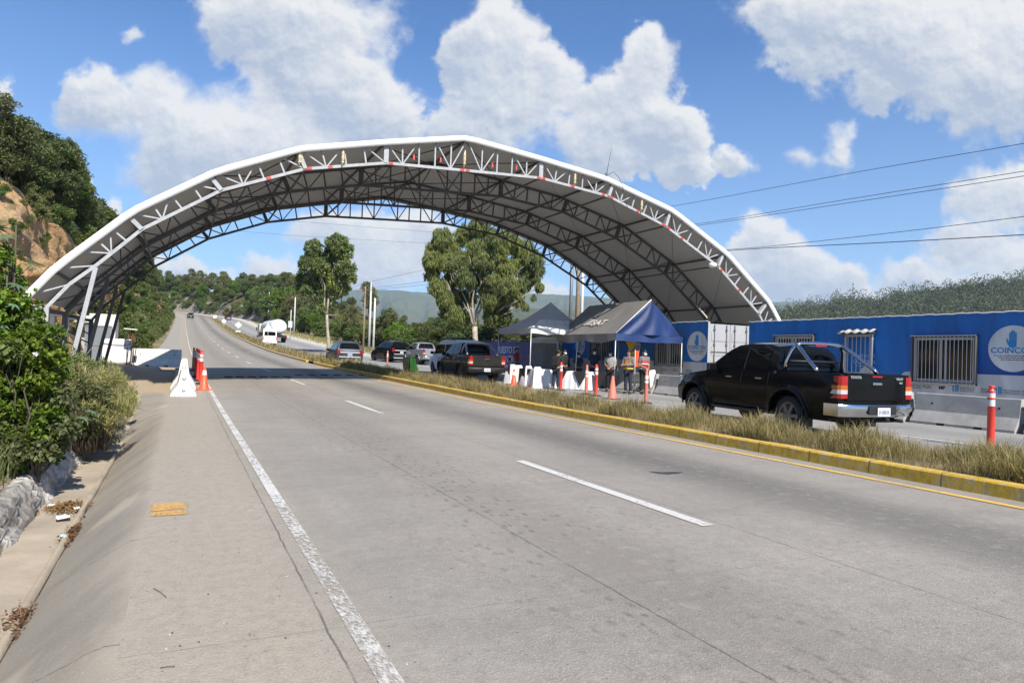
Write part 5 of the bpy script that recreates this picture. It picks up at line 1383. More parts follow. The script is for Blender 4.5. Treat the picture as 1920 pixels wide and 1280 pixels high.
def wheel(root, x, y, r, wdt, rim=None, spokes=6, out=1):
    b = MB(); hw = wdt/2
    b.lathe([(r*.66, -hw*.9), (r*.82, -hw), (r*.95, -hw*.92), (r, -hw*.62), (r, hw*.62), (r*.95, hw*.92), (r*.82, hw), (r*.66, hw*.9)], (x, y, r), 28, axis='X')
    t = b.build('wheel', M_tyre, root)
    b = MB(); s = out
    prof_ = [(r*.67, s*hw*.88), (r*.64, s*hw*.80), (r*.60, s*hw*.35), (r*.2, s*hw*.30), (.0, s*hw*.30)]
    b.lathe(prof_, (x, y, r), 24, mi=1, axis='X')
    b.lathe([(r*.68, s*hw*.86), (r*.66, s*hw*.95), (r*.60, s*hw*.80)], (x, y, r), 28, axis='X')
    for k in range(spokes):
        a = 2*math.pi*k/spokes; ca, sa = math.cos(a), math.sin(a)
        p0 = Vector((x+s*hw*.82, y+ca*r*.12, r+sa*r*.12)); p1 = Vector((x+s*hw*.80, y+ca*r*.63, r+sa*r*.63))
        b.bar(p0, p1, r*.17, .03, up=(1, 0, 0))
    b.lathe([(.0, s*hw*.95), (r*.13, s*hw*.93), (r*.15, s*hw*.75)], (x, y, r), 14, axis='X')
    b.build('rim', [rim or M_rim, M_rimd], t)
    return t
def plate(root, x, y, z, m=M_plate, name='licence_plate'):
    p_ = MB().bbox((x, y, z), (.30, .012, .15), .004).build(name, m, root)
    b = MB()
    for k, (wv, hv) in enumerate(((.03, .07), (.012, .05), (.028, .07), (.028, .07), (.026, .07), (.02, .07), (.028, .06))): b.box((x-.105+.035*k, y-.008, z-.005), (wv*.8, .003, hv))
    b.build('plate_marks', mat('plate_ink', (.12, .14, .22), .6), p_)
def mirror(root, x, y, z, m, s):
    b = MB(); b.bbox((x+s*.12, y, z+.06), (.20, .10, .17), .03); b.bar((x-s*.02, y, z), (x+s*.08, y, z+.03), .05); o = b.build('mirror', m, root)
    MB().box((x+s*.12, y-.054, z+.06), (.16, .006, .13)).build('mirror_glass', M_glass, o)
    return o
def pickup(label, paint, chrome_bar=True, lamp_style='hilux', rim=M_rim, steps=True, text=None, light_bar=False, headboard=False):
    t = thing('pickup_truck', label, 'pickup', group=None)
    c = Car(5.15, 1.80, [(0, 1.245), (1.58, 1.245), (1.75, 1.235), (3.55, 1.20), (3.9, 1.185), (4.6, 1.10), (4.95, 1.0), (5.15, .86)], .40, .385, (1.22, 4.305), .50, flare=.045, taper=(.03, .13))
    c.body(paint, t, bed=(0.05, 1.62))
    poly = [(1.60, 1.26), (1.66, 1.60), (1.78, 1.735), (2.05, 1.79), (2.6, 1.80), (3.0, 1.765), (3.25, 1.66), (3.62, 1.42), (3.95, 1.19)]
    cb = c.cabin(paint, t, poly, .62)
    c.window([(1.86, 1.265), (2.58, 1.265)], [(1.90, 1.68), (2.60, 1.715)], t); c.window([(2.66, 1.265), (3.72, 1.245)], [(2.68, 1.715), (3.12, 1.655)], t)
    c.window([(2.595, 1.25), (2.645, 1.25)], [(2.61, 1.72), (2.665, 1.715)], t, 'door_pillar', M_trim, .004)
    c.screen(1.63, 1.33, 1.70, 1.66, t, 'rear_window', 1, .86, .84); c.screen(3.28, 1.63, 3.88, 1.235, t, 'windscreen', 1, .90, .92)
    for sd_, nm in ((-1, 'l'), (1, 'r')):
        for y in (2.05, 3.02): MB().bbox((sd_*(c.x(y, 1.05)+.015), y, 1.075), (.03, .20, .035), .01).build('door_handle', M_chrome, t)
        # door shut lines
        b = MB()
        for y in (1.79, 2.63, 3.74):
            for k in range(8): z = .50+(1.2-.50)*k/8; z2 = .50+(1.2-.50)*(k+1)/8; b.bar((sd_*(c.x(y, z)+.001), y, z), (sd_*(c.x(y, z2)+.001), y, z2), .006, .012)
        b.bar((sd_*(c.x(2.2, .52)+.001), 1.80, .50), (sd_*(c.x(3., .52)+.001), 3.73, .50), .006, .012); b.build('door_seams', M_under, t)
        m_ = mirror(t, sd_*(c.x(3.62, 1.2)-.03), 3.60, 1.22, M_chrome if sd_ > 0 else M_trim, sd_)
        # moulded wheel-arch lips
        for yc in c.wy:
            pts = [Vector((sd_*(c.x(yc+.52*math.cos(a), c.wr+.52*math.sin(a))+.012), yc+.52*math.cos(a), c.wr+.52*math.sin(a))) for a in [R(-2+184*k/22) for k in range(23)]]
            MB().tube(pts, .026, 7).build('arch_flare', paint, t)
        if steps:
            MB().tube([(sd_*.86, 1.85, .42), (sd_*.92, 2.0, .40), (sd_*.92, 3.5, .40), (sd_*.86, 3.66, .42)], .035, 8).build('side_step', M_trim, t)
        # mud flaps
        MB().box((sd_*.80, .80, .40), (.26, .02, .40)).build('mud_flap', M_trim, t); MB().box((sd_*.80, 3.80, .42), (.24, .02, .34)).build('mud_flap', M_trim, t)
    for sd_ in (-1, 1):
        for yc in c.wy: wheel(t, sd_*.765, yc, .385, .26, rim, 6, sd_)
    # tailgate with handle, lamps, bumper
    tg = MB().bbox((0, -.012, 1.005), (1.40, .05, .49), .015).build('tailgate', paint, t)
    b = MB(); b.grid([[Vector((x, -.040-.014*(1 if abs(x) < .66 else 0), z)) for x in (-.69, -.66, 0, .66, .69)] for z in (1.20, 1.235, 1.255)]); b.build('tailgate_lip', paint, tg)
    h_ = MB().bbox((0, -.045, 1.07), (.22, .03, .06), .012).build('tailgate_handle', M_chrome, tg); MB().box((0, -.062, 1.05), (.20, .008, .015)).build('handle_slot', M_under, h_)
    MB().bbox((0, -.045, 1.205), (.24, .02, .034), .008).build('brake_lamp', M_tl, tg)
    if text:
        text_mesh(text[0], .062, (1, 0, 0), 0, (0, -1, 0), UP, Vector((-.52, -.06, 1.165)), M_silvp, 'lettering', tg, bold=.003)
        text_mesh(text[1], .055, (1, 0, 0), 0, (0, -1, 0), UP, Vector((.53, -.06, 1.155)), M_silvp, 'lettering', tg, bold=.003); text_mesh(text[2], .05, (1, 0, 0), 0, (0, -1, 0), UP, Vector((.57, -.052, 1.085)), M_silvp, 'lettering', tg, bold=.003)
    for sd_ in (-1, 1):
        lt = MB()
        def lens(z0, z1, mi):
            xi, xo = .70, c.x(.0, (z0+z1)/2)+.006
            poly_ = [(xi, -.05), (xi+.06, -.062), (xo-.03, -.05), (xo+.004, -.0), (xo+.010, .13*(1.25-z0)/.4+.03), (xo-.02, .14), (xi, .1)]
            lt.prism([(sd_*a, q) for a, q in poly_], z0, z1, lambda a, q, z: (a, q, z), mi)
        lens(1.035, 1.205, 0); lens(.955, 1.035, 1); lens(.88, .955, 2); lens(.80, .88, 0)
        lt.build('tail_lamp', [M_tl, M_al, M_cl], t)
    bm_ = MB(); rows = []
    for k in range(17):
        q = -1+2*k/16; y = -.17+.13*abs(q)**4; rows.append([Vector((q*.90, y+.10, .70)), Vector((q*.90, y+.02, .705)), Vector((q*.90, y, .68)), Vector((q*.895, y+.005, .60)), Vector((q*.87, y+.04, .50)), Vector((q*.86, y+.10, .47))])
    bm_.grid(rows)
    for sd_ in (-1, 1): bm_.grid([[Vector((sd_*.90, y, z)) for z in (.70, .55, .48)] for y in (-.04, .15, .30)])
    bp = bm_.build('rear_bumper', M_chrome if lamp_style == 'hilux' else M_trim, t)
    MB().bbox((0, -.165, .605), (.66, .05, .17), .02).build('bumper_recess', M_trim, bp); plate(t, .0 if lamp_style == 'hilux' else -.05, -.205 if lamp_style == 'hilux' else -.2, .575 if lamp_style == 'hilux' else .60)
    MB().tube([(.10, -.10, .45), (.10, -.22, .43)], .03, 8).build('tow_ball', M_trim, t); MB().tube([(.55, .3, .40), (.55, -.12, .40)], .03, 8).build('exhaust_pipe', M_under, t)
    MB().lathe([(.0, -.09), (.36, -.09), (.38, 0), (.36, .09), (0, .09)], (0, .55, .46), 22).build('spare_wheel', M_tyre, t)
    MB().bbox((0, 5.16, .62), (1.5, .10, .30), .04).build('front_bumper', paint, t)
    for sd_ in (-1, 1): MB().bbox((sd_*.66, 5.03, .90), (.34, .14, .18), .04).build('headlight', M_cl, t)
    MB().bbox((0, 5.12, .88), (.80, .05, .22), .02).build('grille', M_chrome, t)
    MB().bbox((-.1, 4.96, 1.06), (1.5, .16, .03), .01).build('bonnet_guard', M_trim, t)
    if chrome_bar:
        b = MB(); rr = .038
        for y0_, yb_ in ((1.62, 1.05),):
            hoop = [(-.73, 1.50, 1.25), (-.72, 1.47, 1.42), (-.66, 1.40, 1.66), (-.58, 1.37, 1.77), (-.48, 1.36, 1.80), (0, 1.36, 1.815), (.48, 1.36, 1.80), (.58, 1.37, 1.77), (.66, 1.40, 1.66), (.72, 1.47, 1.42), (.73, 1.50, 1.25)]
            b.tube(hoop, rr, 10)
            for sd_ in (-1, 1): b.tube([(sd_*.56, 1.38, 1.79), (sd_*.62, 1.22, 1.70), (sd_*.70, .88, 1.45), (sd_*.735, .68, 1.32), (sd_*.735, .64, 1.25)], rr, 10)
        b.build('roll_bar', M_chrome if text else P_silver, t); MB().bbox((0, 1.33, 1.785), (.30, .04, .05), .01).build('high_brake_lamp', M_tl, t)
        b = MB(); b.tube([(-.66, 1.50, 1.45), (.66, 1.50, 1.45)], .022, 7); b.build('cross_tube', M_trim, t)
    if light_bar:
        MB().bbox((0, 1.95, 1.86), (1.05, .28, .05), .02).build('roof_spoiler', P_white, t)
    if headboard:
        b = MB()
        for x in (-.55, -.2, .15, .5): b.bar((x, 1.55, 1.25), (x, 1.55, 1.72), .03)
        b.bar((-.6, 1.55, 1.72), (.6, 1.55, 1.72), .04); b.build('headboard', M_trim, t)
    return t
pk = pickup('near black double-cab pickup with chrome roll bar and chrome bumper seen from behind', P_black, text=('TOYOTA', 'HILUX', '4x4'))
hd_ = R(6.09); o0 = Vector((10.80, 8.58, 0))+Vector((math.cos(hd_), -math.sin(hd_), 0))*.92
place(pk, (o0.x, o0.y, 0.005), -hd_, scale=1.02)
def put(o, px, py, rz_deg=0., zz=None, **kw):
    p = hit(px, py); z = p.z
    return place(o, (p.x, p.y, z+.005), R(rz_deg), **kw)
pk2 = pickup('second black pickup with silver roll bar and white roof spoiler, left of the gazebo', P_dk, rim=M_rimd, light_bar=True, lamp_style='plain'); put(pk2, 912, 718.5, -3)
pk3 = pickup('silver double-cab pickup parked on the far shoulder beyond the green vest', P_silver, chrome_bar=False, lamp_style='hilux', headboard=True); put(pk3, 812, 685, 3)

def suv(label, paint, L=4.6, W=1.84, H=1.67, rim=M_rim, chrome_line=True, roof_rails=True, spare=False, facing=False, blue_plate=False):
    t = thing('car', label, 'car')
    k = H/1.67
    c = Car(L, W, [(0, 1.0*k), (.15, 1.06*k), (1.0, 1.04*k), (L-1.5, 1.0*k), (L-1.2, .98*k), (L-.35, .86*k), (L, .70*k)], .24, .34*k, (.92, L-.9), .40*k, flare=.02, taper=(.10, .16))
    c.body(paint, t)
    poly = [(.02, 1.04*k), (.14, 1.25*k), (.32, 1.52*k), (.55, 1.615*k), (1.3, 1.655*k), (2.3, 1.63*k), (2.75, 1.55*k), (L-1.12, .99*k)]
    c.cabin(paint, t, poly, .58)
    c.window([(.72, 1.09*k), (1.55, 1.08*k)], [(.78, 1.46*k), (1.60, 1.54*k)], t); c.window([(1.65, 1.08*k), (2.95, 1.05*k)], [(1.68, 1.545*k), (2.55, 1.50*k)], t)
    c.window([(.30, 1.14*k), (.66, 1.10*k)], [(.50, 1.44*k), (.72, 1.455*k)], t, 'quarter_window')
    c.screen(.12, 1.16*k, .33, 1.51*k, t, 'rear_window', 1, .86, .84, crown=.04); c.screen(2.83, 1.52*k, L-1.2, 1.05*k, t, 'windscreen', 1, .88, .9)
    for sd_ in (-1, 1):
        for yc in c.wy: wheel(t, sd_*(W/2-.13), yc, .34*k, .23, rim, 5, sd_)
        mirror(t, sd_*(c.x(L-1.5, 1.0*k)-.04), L-1.62, 1.05*k, paint, sd_)
        for y in (1.45, 2.45): MB().bbox((sd_*(c.x(y, .9*k)+.012), y, .93*k), (.025, .18, .03), .008).build('door_handle', paint, t)
        MB().bbox((sd_*(W/2-.20), .012, .98*k), (.17, .14, .30*k), .03).build('tail_lamp', M_tl, t)
        MB().bbox((sd_*(W/2-.27), L-.13, .74*k), (.36, .14, .14), .03).build('headlight', M_cl, t)
        if roof_rails: MB().tube([(sd_*.54, .6, 1.66*k), (sd_*.54, .75, 1.70*k), (sd_*.53, 2.1, 1.71*k), (sd_*.53, 2.3, 1.66*k)], .016, 6).build('roof_rail', M_chrome, t)
    if chrome_line:
        MB().bbox((0, -.062, .95*k), (1.25, .03, .06), .008).build('chrome_strip', M_trims, t); MB().bbox((0, -.066, .66*k), (1.40, .04, .05), .01).build('bumper_strip', M_trims, t); MB().bbox((0, -.075, .36*k), (1.45, .06, .06), .01).build('skid_strip', M_trims, t)
    MB().bbox((0, -.03, .42*k), (1.55, .08, .24*k), .03).build('rear_bumper', M_trim, t)
    plate(t, 0, -.075, .80*k, mat('plate_blue', (.42, .52, .78), .5) if blue_plate else M_plate)
    MB().bbox((0, .52, 1.625*k), (1.05, .16, .03), .01).build('tailgate_spoiler', paint, t)
    MB().bbox((0, L+.02, .55*k), (1.1, .05, .2), .02).build('grille', M_trim, t); plate(t, 0, L+.06, .45*k)
    return t
s1 = suv('graphite suv with chrome strips and a pale blue plate in the far inner lane', P_grey, 4.55, 1.84, 1.68, blue_plate=True, roof_rails=False); put(s1, 655, 688.5, -2)
s2 = suv('black suv with bright chrome tail strip parked beside the silver pickup', P_black, 4.75, 1.88, 1.80, spare=True); put(s2, 752, 680, 8)
s3 = suv('black hatchback mostly hidden behind the graphite suv', P_black, 4.2, 1.76, 1.52, chrome_line=False, roof_rails=False)
g3 = at_d(655, 664, 62); place(s3, (g3.x, g3.y, ZR(g3.y)), R(-2))
s4 = suv('small dark grey car far up the near carriageway coming downhill', P_grey, 4.5, 1.8, 1.6, chrome_line=False, roof_rails=False); q = road(238, 2.4); place(s4, q, R(183))
s5 = suv('small black car far up the opposite carriageway climbing the hill', P_black, 4.5, 1.8, 1.6, roof_rails=False); q = road(236, 13.6); place(s5, q, R(4))

def van(label, paint, L=5.2, W=1.88, H=2.2):
    t = thing('van', label, 'van')
    c = Car(L, W, [(0, 1.18), (2.0, 1.16), (L-1.0, 1.10), (L-.35, .98), (L, .78)], .28, .34, (1.05, L-.95), .41, taper=(.05, .14)); c.body(paint, t)
    poly = [(.0, 1.18), (.06, 1.7), (.14, H-.12), (.35, H), (2.5, H+.02), (L-1.9, H-.06), (L-1.6, H-.2), (L-.75, 1.05)]
    c.cabin(paint, t, poly, W/2-.16)
    c.screen(-.012, 1.30, .050, 1.80, t, 'rear_window', 1, .84, .84, crown=.0); c.screen(L-1.58, H-.26, L-.82, 1.16, t, 'windscreen', 1, .9, .92)
    c.window([(.4, 1.25), (1.9, 1.25)], [(.42, 1.75), (1.9, 1.75)], t); c.window([(2.0, 1.25), (L-1.05, 1.2)], [(2.0, 1.75), (L-1.5, 1.75)], t)
    for sd_ in (-1, 1):
        for yc in c.wy: wheel(t, sd_*(W/2-.13), yc, .34, .22, M_rimd, 5, sd_)
        mirror(t, sd_*(c.x(L-1.2, 1.1)), L-1.1, 1.2, M_trim, sd_); MB().bbox((sd_*(W/2-.11), -.01, .95), (.13, .07, .45), .02).build('tail_lamp', M_tl, t)
    MB().bbox((0, -.04, .48), (1.7, .10, .22), .03).build('rear_bumper', paint, t); plate(t, 0, -.06, .82); MB().bbox((0, -.045, 1.0), (.6, .02, .05), .008).build('tailgate_grip', M_trim, t)
    return t
v1 = van('white minibus seen from behind beside the tanker, beyond the round road sign', P_white); put(v1, 505.5, 648.5, 2)
v2 = van('white van mostly hidden behind the second black pickup', P_white, 4.9, 1.80, 1.98); g3 = at_d(888, 702, 37.5); place(v2, (g3.x, g3.y+.6, ZR(g3.y)), R(-1))
b = MB()
for x in (-.6, .6): b.tube([(x, 1.0, 2.0), (x, 1.0, 2.12), (x, 3.0, 2.12), (x, 3.0, 2.0)], .02, 6)
for y in (1.1, 1.7, 2.3, 2.9): b.tube([(-.6, y, 2.12), (.6, y, 2.12)], .016, 6)
b.tube([(-.2, .6, 1.96), (-.2, .6, 2.2)], .01, 5); b.tube([(-.6, 2.9, 2.12), (-.62, 3.1, 2.25), (-.6, 3.3, 2.12)], .014, 6); b.build('roof_rack', M_trim, v2)

tk = thing('tanker_truck', 'tanker truck with a long white rounded tank, beyond the minibus', 'truck')
b = MB(); rows = []
for y, f in ((.0, .02), (.03, .35), (.12, .62), (.3, .83), (.55, .95), (.9, 1.), (9.6, 1.), (10., .93), (10.25, .75), (10.4, .4), (10.42, .02)):
    rows.append([Vector((1.22*f*math.cos(a), y, 2.35+1.12*f*math.sin(a))) for a in [2*math.pi*k/32 for k in range(32)]])
b.grid(rows, closed=True); tnk = b.build('tank', mat('white_tank_paint', (.74, .74, .73), .35, var=.06, vscale=1.), tk)
b = MB()
for y in (2.2, 5., 7.8): b.lathe([(.0, 0), (.28, 0), (.28, .1), (0, .12)], (0, y, 3.46), 14)
b.box((0, 5., 3.5), (.5, 7., .03)); b.build('catwalk', M_dkst, tnk)
b = MB(); b.box((0, 5.2, 1.12), (1.0, 10.2, .22)); b.box((0, .1, .85), (2.3, .12, .16)); b.box((0, .5, 1.0), (2.2, .7, .25)); b.build('chassis', M_trim, tk)
for sd_ in (-1, 1):
    MB().bbox((sd_*.95, .02, .88), (.3, .06, .12), .02).build('tail_lamp', M_tl, tk); MB().box((sd_*.95, .7, .70), (.5, .04, .5)).build('mud_flap', M_trim, tk)
    for y in (1.5, 2.8, 8.6, 12.2): wheel(tk, sd_*1.0, y, .5, .32, M_rimd, 6, sd_)
MB().bbox((0, 12., 1.75), (2.3, 2.2, 2.5), .12).build('cab', P_white, tk); MB().box((0, 13.11, 2.2), (2.0, .02, .9)).build('windscreen', M_glass, tk)
for sd_ in (-1, 1): MB().bbox((sd_*1.33, 12.7, 2.2), (.16, .1, .55), .03).build('mirror', M_trim, tk)
put(tk, 523, 642.5, 3)
# ================================================================ LAND BEHIND
def hill_mat(name, green, dry, rock, rock_amt, sc_=.05, bumpd=.5):
    m = bpy.data.materials.new(name); m.use_nodes = True; t = NT(m.node_tree); b = m.node_tree.nodes['Principled BSDF']; b.inputs['Roughness'].default_value = .95; b.inputs['Specular IOR Level'].default_value = .2
    tc = t.node('ShaderNodeTexCoord'); oc = tc.outputs['Object']
    n = t.noise(oc, sc_, 8, .65); n2 = t.noise(oc, sc_*9, 6, .7)
    c = t.mix(t.mr(n, .36, .62), green, dry); c = t.mix(t.mr(n2, .35, .65, 0., .6), c, tuple(x*.45 for x in green))
    if rock_amt: c = t.mix(t.mr(t.noise(oc, sc_*2.3, 6, .6), 1-rock_amt-.06, 1-rock_amt+.06), c, rock)
    t.link(c, b.inputs['Base Color'])
    bn = t.node('ShaderNodeBump'); bn.inputs['Strength'].default_value = .8; bn.inputs['Distance'].default_value = bumpd
    t.link(n2, bn.inputs['Height']); t.link(bn.outputs[0], b.inputs['Normal'])
    return m
def fbm(x, y):
    v = 0; a = 1
    for k in range(5): v += a*math.sin(x*1.7*2**k*.9+y*1.1*2**k+k*2.1)*math.cos(y*1.3*2**k-x*.6*2**k+k); a *= .5
    return v/2
def ridge(name, pts, depth, back, zb, m, n=140, rough=1.):
    """mountain whose skyline follows directions seen from the road; it slopes down towards the viewer over 'back' metres"""
    P = []
    for i in range(n+1):
        f = i/n*(len(pts)-1); k = min(int(f), len(pts)-2); u = f-k
        P.append((pts[k][0]+(pts[k+1][0]-pts[k][0])*u, pts[k][1]+(pts[k+1][1]-pts[k][1])*u))
    V = []; m_ = 26
    for i, (px, py) in enumerate(P):
        top = at_d(px, py, depth); h = top.z-zb; dirv = Vector((top.x, top.y, 0)).normalized()
        for j in range(m_+1):
            v = j/m_; q = top-dirv*back*v*(1+.12*fbm(i*.11, 3.))
            gul = fbm(i*.16+v*1.5, v*3.+i*.02)*.16*math.sin(math.pi*v)*rough+fbm(i*.5, v*7)*.05*math.sin(math.pi*min(1, v*1.2))*rough
            z = zb+h*((1-v)**1.15+gul)+h*.012*fbm(i*.8, v*9)*rough*(1 if v < .9 else 0)
            V.append((q.x, q.y, z))
        q = top+dirv*back*.5; V.append((q.x, q.y, zb))
    w_ = m_+2
    Fq = [(i*w_+j, i*w_+j+1, (i+1)*w_+j+1, (i+1)*w_+j) for i in range(n) for j in range(m_)]+[(i*w_, (i+1)*w_, (i+1)*w_+w_-1, i*w_+w_-1) for i in range(n)]
    o = np_mesh(name, V, Fq, m, smooth=True); return tag(o, kind='structure')
M_mt = hill_mat('mountain_cover', (.045, .075, .028), (.115, .125, .05), (.2, .17, .11), .0, .006, 14.)
M_mt2 = hill_mat('hill_cover', (.045, .07, .022), (.13, .125, .05), (.2, .17, .11), .0, .018, 5.)
ridge('mountains', [(380, 560), (470, 556), (560, 549), (640, 546), (700, 543), (740, 544), (800, 549), (860, 552), (930, 551), (1010, 551), (1060, 553), (1100, 556), (1200, 562), (1330, 566), (1440, 566), (1500, 565), (1560, 569), (1700, 575)], 4600, 2600, -40, M_mt, 200)
ridge('hills', [(640, 640), (690, 628), (760, 610), (820, 596), (900, 586), (980, 578), (1040, 579), (1100, 584), (1180, 592), (1260, 606), (1330, 622)], 2100, 1200, -45, M_mt2, 120)
M_for = hill_mat('forest_floor', (.04, .058, .022), (.085, .085, .035), (.2, .17, .11), .0, .03, 2.)
rp = [(1300, 640), (1400, 612), (1470, 596), (1520, 590), (1560, 582), (1600, 580), (1640, 577), (1690, 566), (1740, 560), (1780, 555), (1820, 548), (1870, 544), (1920, 540), (2000, 530), (2120, 520)]
ridge('forest_hill', rp, 620, 330, -16, M_for, 120)

# left cutting: steep earth face beside the road, wooded top
def left_hill(s, u):
    """u 0..1 up the section; returns (r, dz)"""
    a = min(max((s-33-2.*fbm(u*4, 3.)-1.3*fbm(u*11, 1.))/13, 0), 1); a = a**.8; far_ = min(max((s-60)/120, 0), 1)
    toe = -5.6+2.5*far_
    pts = [(0, toe, -.15), (.10, toe-.5, .9), (.30, toe-1.5, 4.0), (.5, toe-2.3, 7.4), (.58, toe-3.4, 8.9), (.72, toe-8, 10.6), (.86, toe-20, 12.8), (1., toe-46, 15.)]
    for (u0, r0, z0), (u1, r1, z1) in zip(pts, pts[1:]):
        if u <= u1: f = (u-u0)/(u1-u0); r = r0+(r1-r0)*f; z = z0+(z1-z0)*f; break
    hk = a*(1-.18*far_)*(1+.20*math.exp(-((s-66)/20)**2))
    face = math.exp(-((u-.33)/.2)**2)
    r += face*(.9*fbm(s*.16, u*3)+.75*fbm(s*.5, u*7)+.55*abs(fbm(s*1.1, u*14))+.38*fbm(s*1.9, u*26)+.16*fbm(s*4.1, u*60)); z += face*(.5*fbm(s*.21+4, u*5)+.25*fbm(s*.8, u*12))+.5*fbm(s*.1, u*2)*(u > .5)
    return r-(1-a)*5*u+.5*fbm(s*.9, u*17)*(0 < a < 1), z*hk
def lh(s, u):
    r, z = left_hill(s, u); return road(s, r, z+(.25 if u == 0 else .25))
def earth_mat(name='cut_earth', c1=(.47, .245, .09), c2=(.52, .325, .16), c3=(.55, .39, .22), c4=(.24, .145, .07), c5=(.42, .29, .17)):
    m = bpy.data.materials.new(name); m.use_nodes = True; t = NT(m.node_tree); b = m.node_tree.nodes['Principled BSDF']; b.inputs['Roughness'].default_value = .95; b.inputs['Specular IOR Level'].default_value = .2
    tc = t.node('ShaderNodeTexCoord'); oc = tc.outputs['Object']; ge = t.node('ShaderNodeNewGeometry')
    n = t.noise(oc, .35, 8, .68); n2 = t.noise(oc, 1.6, 8, .7); ly = t.noise(t.v('MULTIPLY', oc, (.25, .25, 1.6)), .8, 6, .6)
    c = t.mix(t.mr(n, .36, .64), c1, c2); c = t.mix(t.mr(ly, .42, .62, 0., .6), c, c3); c = t.mix(t.mr(n2, .5, .66, 0., .75), c, c4); c = t.mix(t.mr(t.noise(oc, .18, 5, .6), .52, .62, 0., .6), c, c5)
    sp = t.node('ShaderNodeSeparateXYZ'); t.link(ge.outputs['Normal'], sp.inputs[0])
    up = t.mr(t.m('ADD', sp.outputs['Z'], t.m('MULTIPLY_ADD', n2, .5, -.25)), .62, .8)
    g_ = t.mix(n2, (.035, .05, .015), (.13, .11, .045)); c = t.mix(up, c, g_)
    t.link(c, b.inputs['Base Color'])
    bn = t.node('ShaderNodeBump'); bn.inputs['Strength'].default_value = 1.; bn.inputs['Distance'].default_value = .25
    t.link(t.m('ADD', t.m('MULTIPLY', n2, 1.), ly), bn.inputs['Height']); t.link(bn.outputs[0], b.inputs['Normal'])
    return m
M_earth = earth_mat()
us = [i/70*.62 for i in range(71)]+[.62+.38*i/12 for i in range(1, 13)]; ss_ = [28+i*.375 for i in range(158)]+[87+i*3 for i in range(85)]
V = [tuple(lh(s, u)) for s in ss_ for u in us]; n_ = len(us)
tag(np_mesh('hillside', V, [(i*n_+j, i*n_+j+1, (i+1)*n_+j+1, (i+1)*n_+j) for i in range(len(ss_)-1) for j in range(n_-1)], M_earth, smooth=True), kind='structure')
# hill on the outside of the far bend
def right_hill(s, u):
    k = min(max((s-165)/90, 0), 1); k = k*k*(3-2*k)
    r0 = 21.5+8*(1-k); pts = [(0, r0, -.1), (.25, r0+2.5, 4.5), (.45, r0+7, 8.5), (.7, r0+22, 11), (1., r0+48, -4)]
    for (u0, ra, z0), (u1, rb, z1) in zip(pts, pts[1:]):
        if u <= u1: f = (u-u0)/(u1-u0); r = ra+(rb-ra)*f; z = z0+(z1-z0)*f; break
    face = math.exp(-((u-.25)/.2)**2); r += face*(2.*fbm(s*.06, u*3)+.8*fbm(s*.22, u*7)); z += face*(1.2*fbm(s*.08+2, u*4))
    return r, z*k
def rhp(s, u): r, z = right_hill(s, u); return road(s, r, z)
M_rock = earth_mat('rock_cut', (.24, .205, .155), (.30, .265, .21), (.36, .32, .27), (.12, .10, .08), (.20, .185, .165)) if True else hill_mat('rock_cut', (.06, .065, .03), (.25, .22, .17), (.34, .31, .27), .5, .12, .8)
us2 = [i/26 for i in range(27)]; ss2 = [150+i*3 for i in range(95)]
V = [tuple(rhp(s, u)) for s in ss2 for u in us2]; n_ = len(us2)
tag(np_mesh('hillside', V, [(i*n_+j, (i+1)*n_+j, (i+1)*n_+j+1, i*n_+j+1) for i in range(len(ss2)-1) for j in range(n_-1)], M_rock, smooth=True), kind='structure')

# ================================================================ PLANTS
def leaf_mat(name, col, dark, light, island=.35, trans=.22, scale=.6, rough=.55):
    if name in MATS: return MATS[name]
    m = bpy.data.materials.new(name); m.use_nodes = True; t = NT(m.node_tree); b = m.node_tree.nodes['Principled BSDF']
    b.inputs['Roughness'].default_value = rough; b.inputs['Specular IOR Level'].default_value = .3
    tc = t.node('ShaderNodeTexCoord'); ge = t.node('ShaderNodeNewGeometry'); oi = t.node('ShaderNodeObjectInfo')
    n = t.noise(t.v('ADD', tc.outputs['Object'], t.v('SCALE', oi.outputs['Location'], .37)), scale, 4, .6)
    c = t.mix(t.mr(n, .34, .66), dark, light); c = t.mix(t.mr(ge.outputs['Random Per Island'], 0, 1, 0., .75), c, col)
    hs = t.node('ShaderNodeHueSaturation'); t.link(c, hs.inputs['Color'])
    rp_ = t.m('FRACT', t.m('MULTIPLY', ge.outputs['Random Per Island'], 17.31))
    t.put(hs.inputs['Value'], t.m('MULTIPLY', t.mr(rp_, 0, 1, 1-island, 1+island), t.mr(oi.outputs['Random'], 0, 1, .80, 1.22)))
    t.put(hs.inputs['Hue'], t.mr(oi.outputs['Random'], 0, 1, .482, .515)); t.link(hs.outputs[0], b.inputs['Base Color'])
    tr = t.node('ShaderNodeBsdfTranslucent'); mx = t.node('ShaderNodeMixShader'); mx.inputs[0].default_value = trans
    t.link(t.mix(1., hs.outputs[0], (1.5, 1.6, .7), 'MULTIPLY'), tr.inputs[0])
    t.link(b.outputs[0], mx.inputs[1]); t.link(tr.outputs[0], mx.inputs[2]); t.link(mx.outputs[0], m.node_tree.nodes['Material Output'].inputs['Surface'])
    MATS[name] = m; return m
L_green = leaf_mat('leaf_green', (.105, .155, .042), (.066, .108, .03), (.155, .195, .055)); L_dark = leaf_mat('leaf_dark', (.105, .135, .05), (.066, .092, .036), (.145, .17, .062)); L_olive = leaf_mat('leaf_olive', (.145, .16, .06), (.09, .108, .04), (.205, .205, .08))
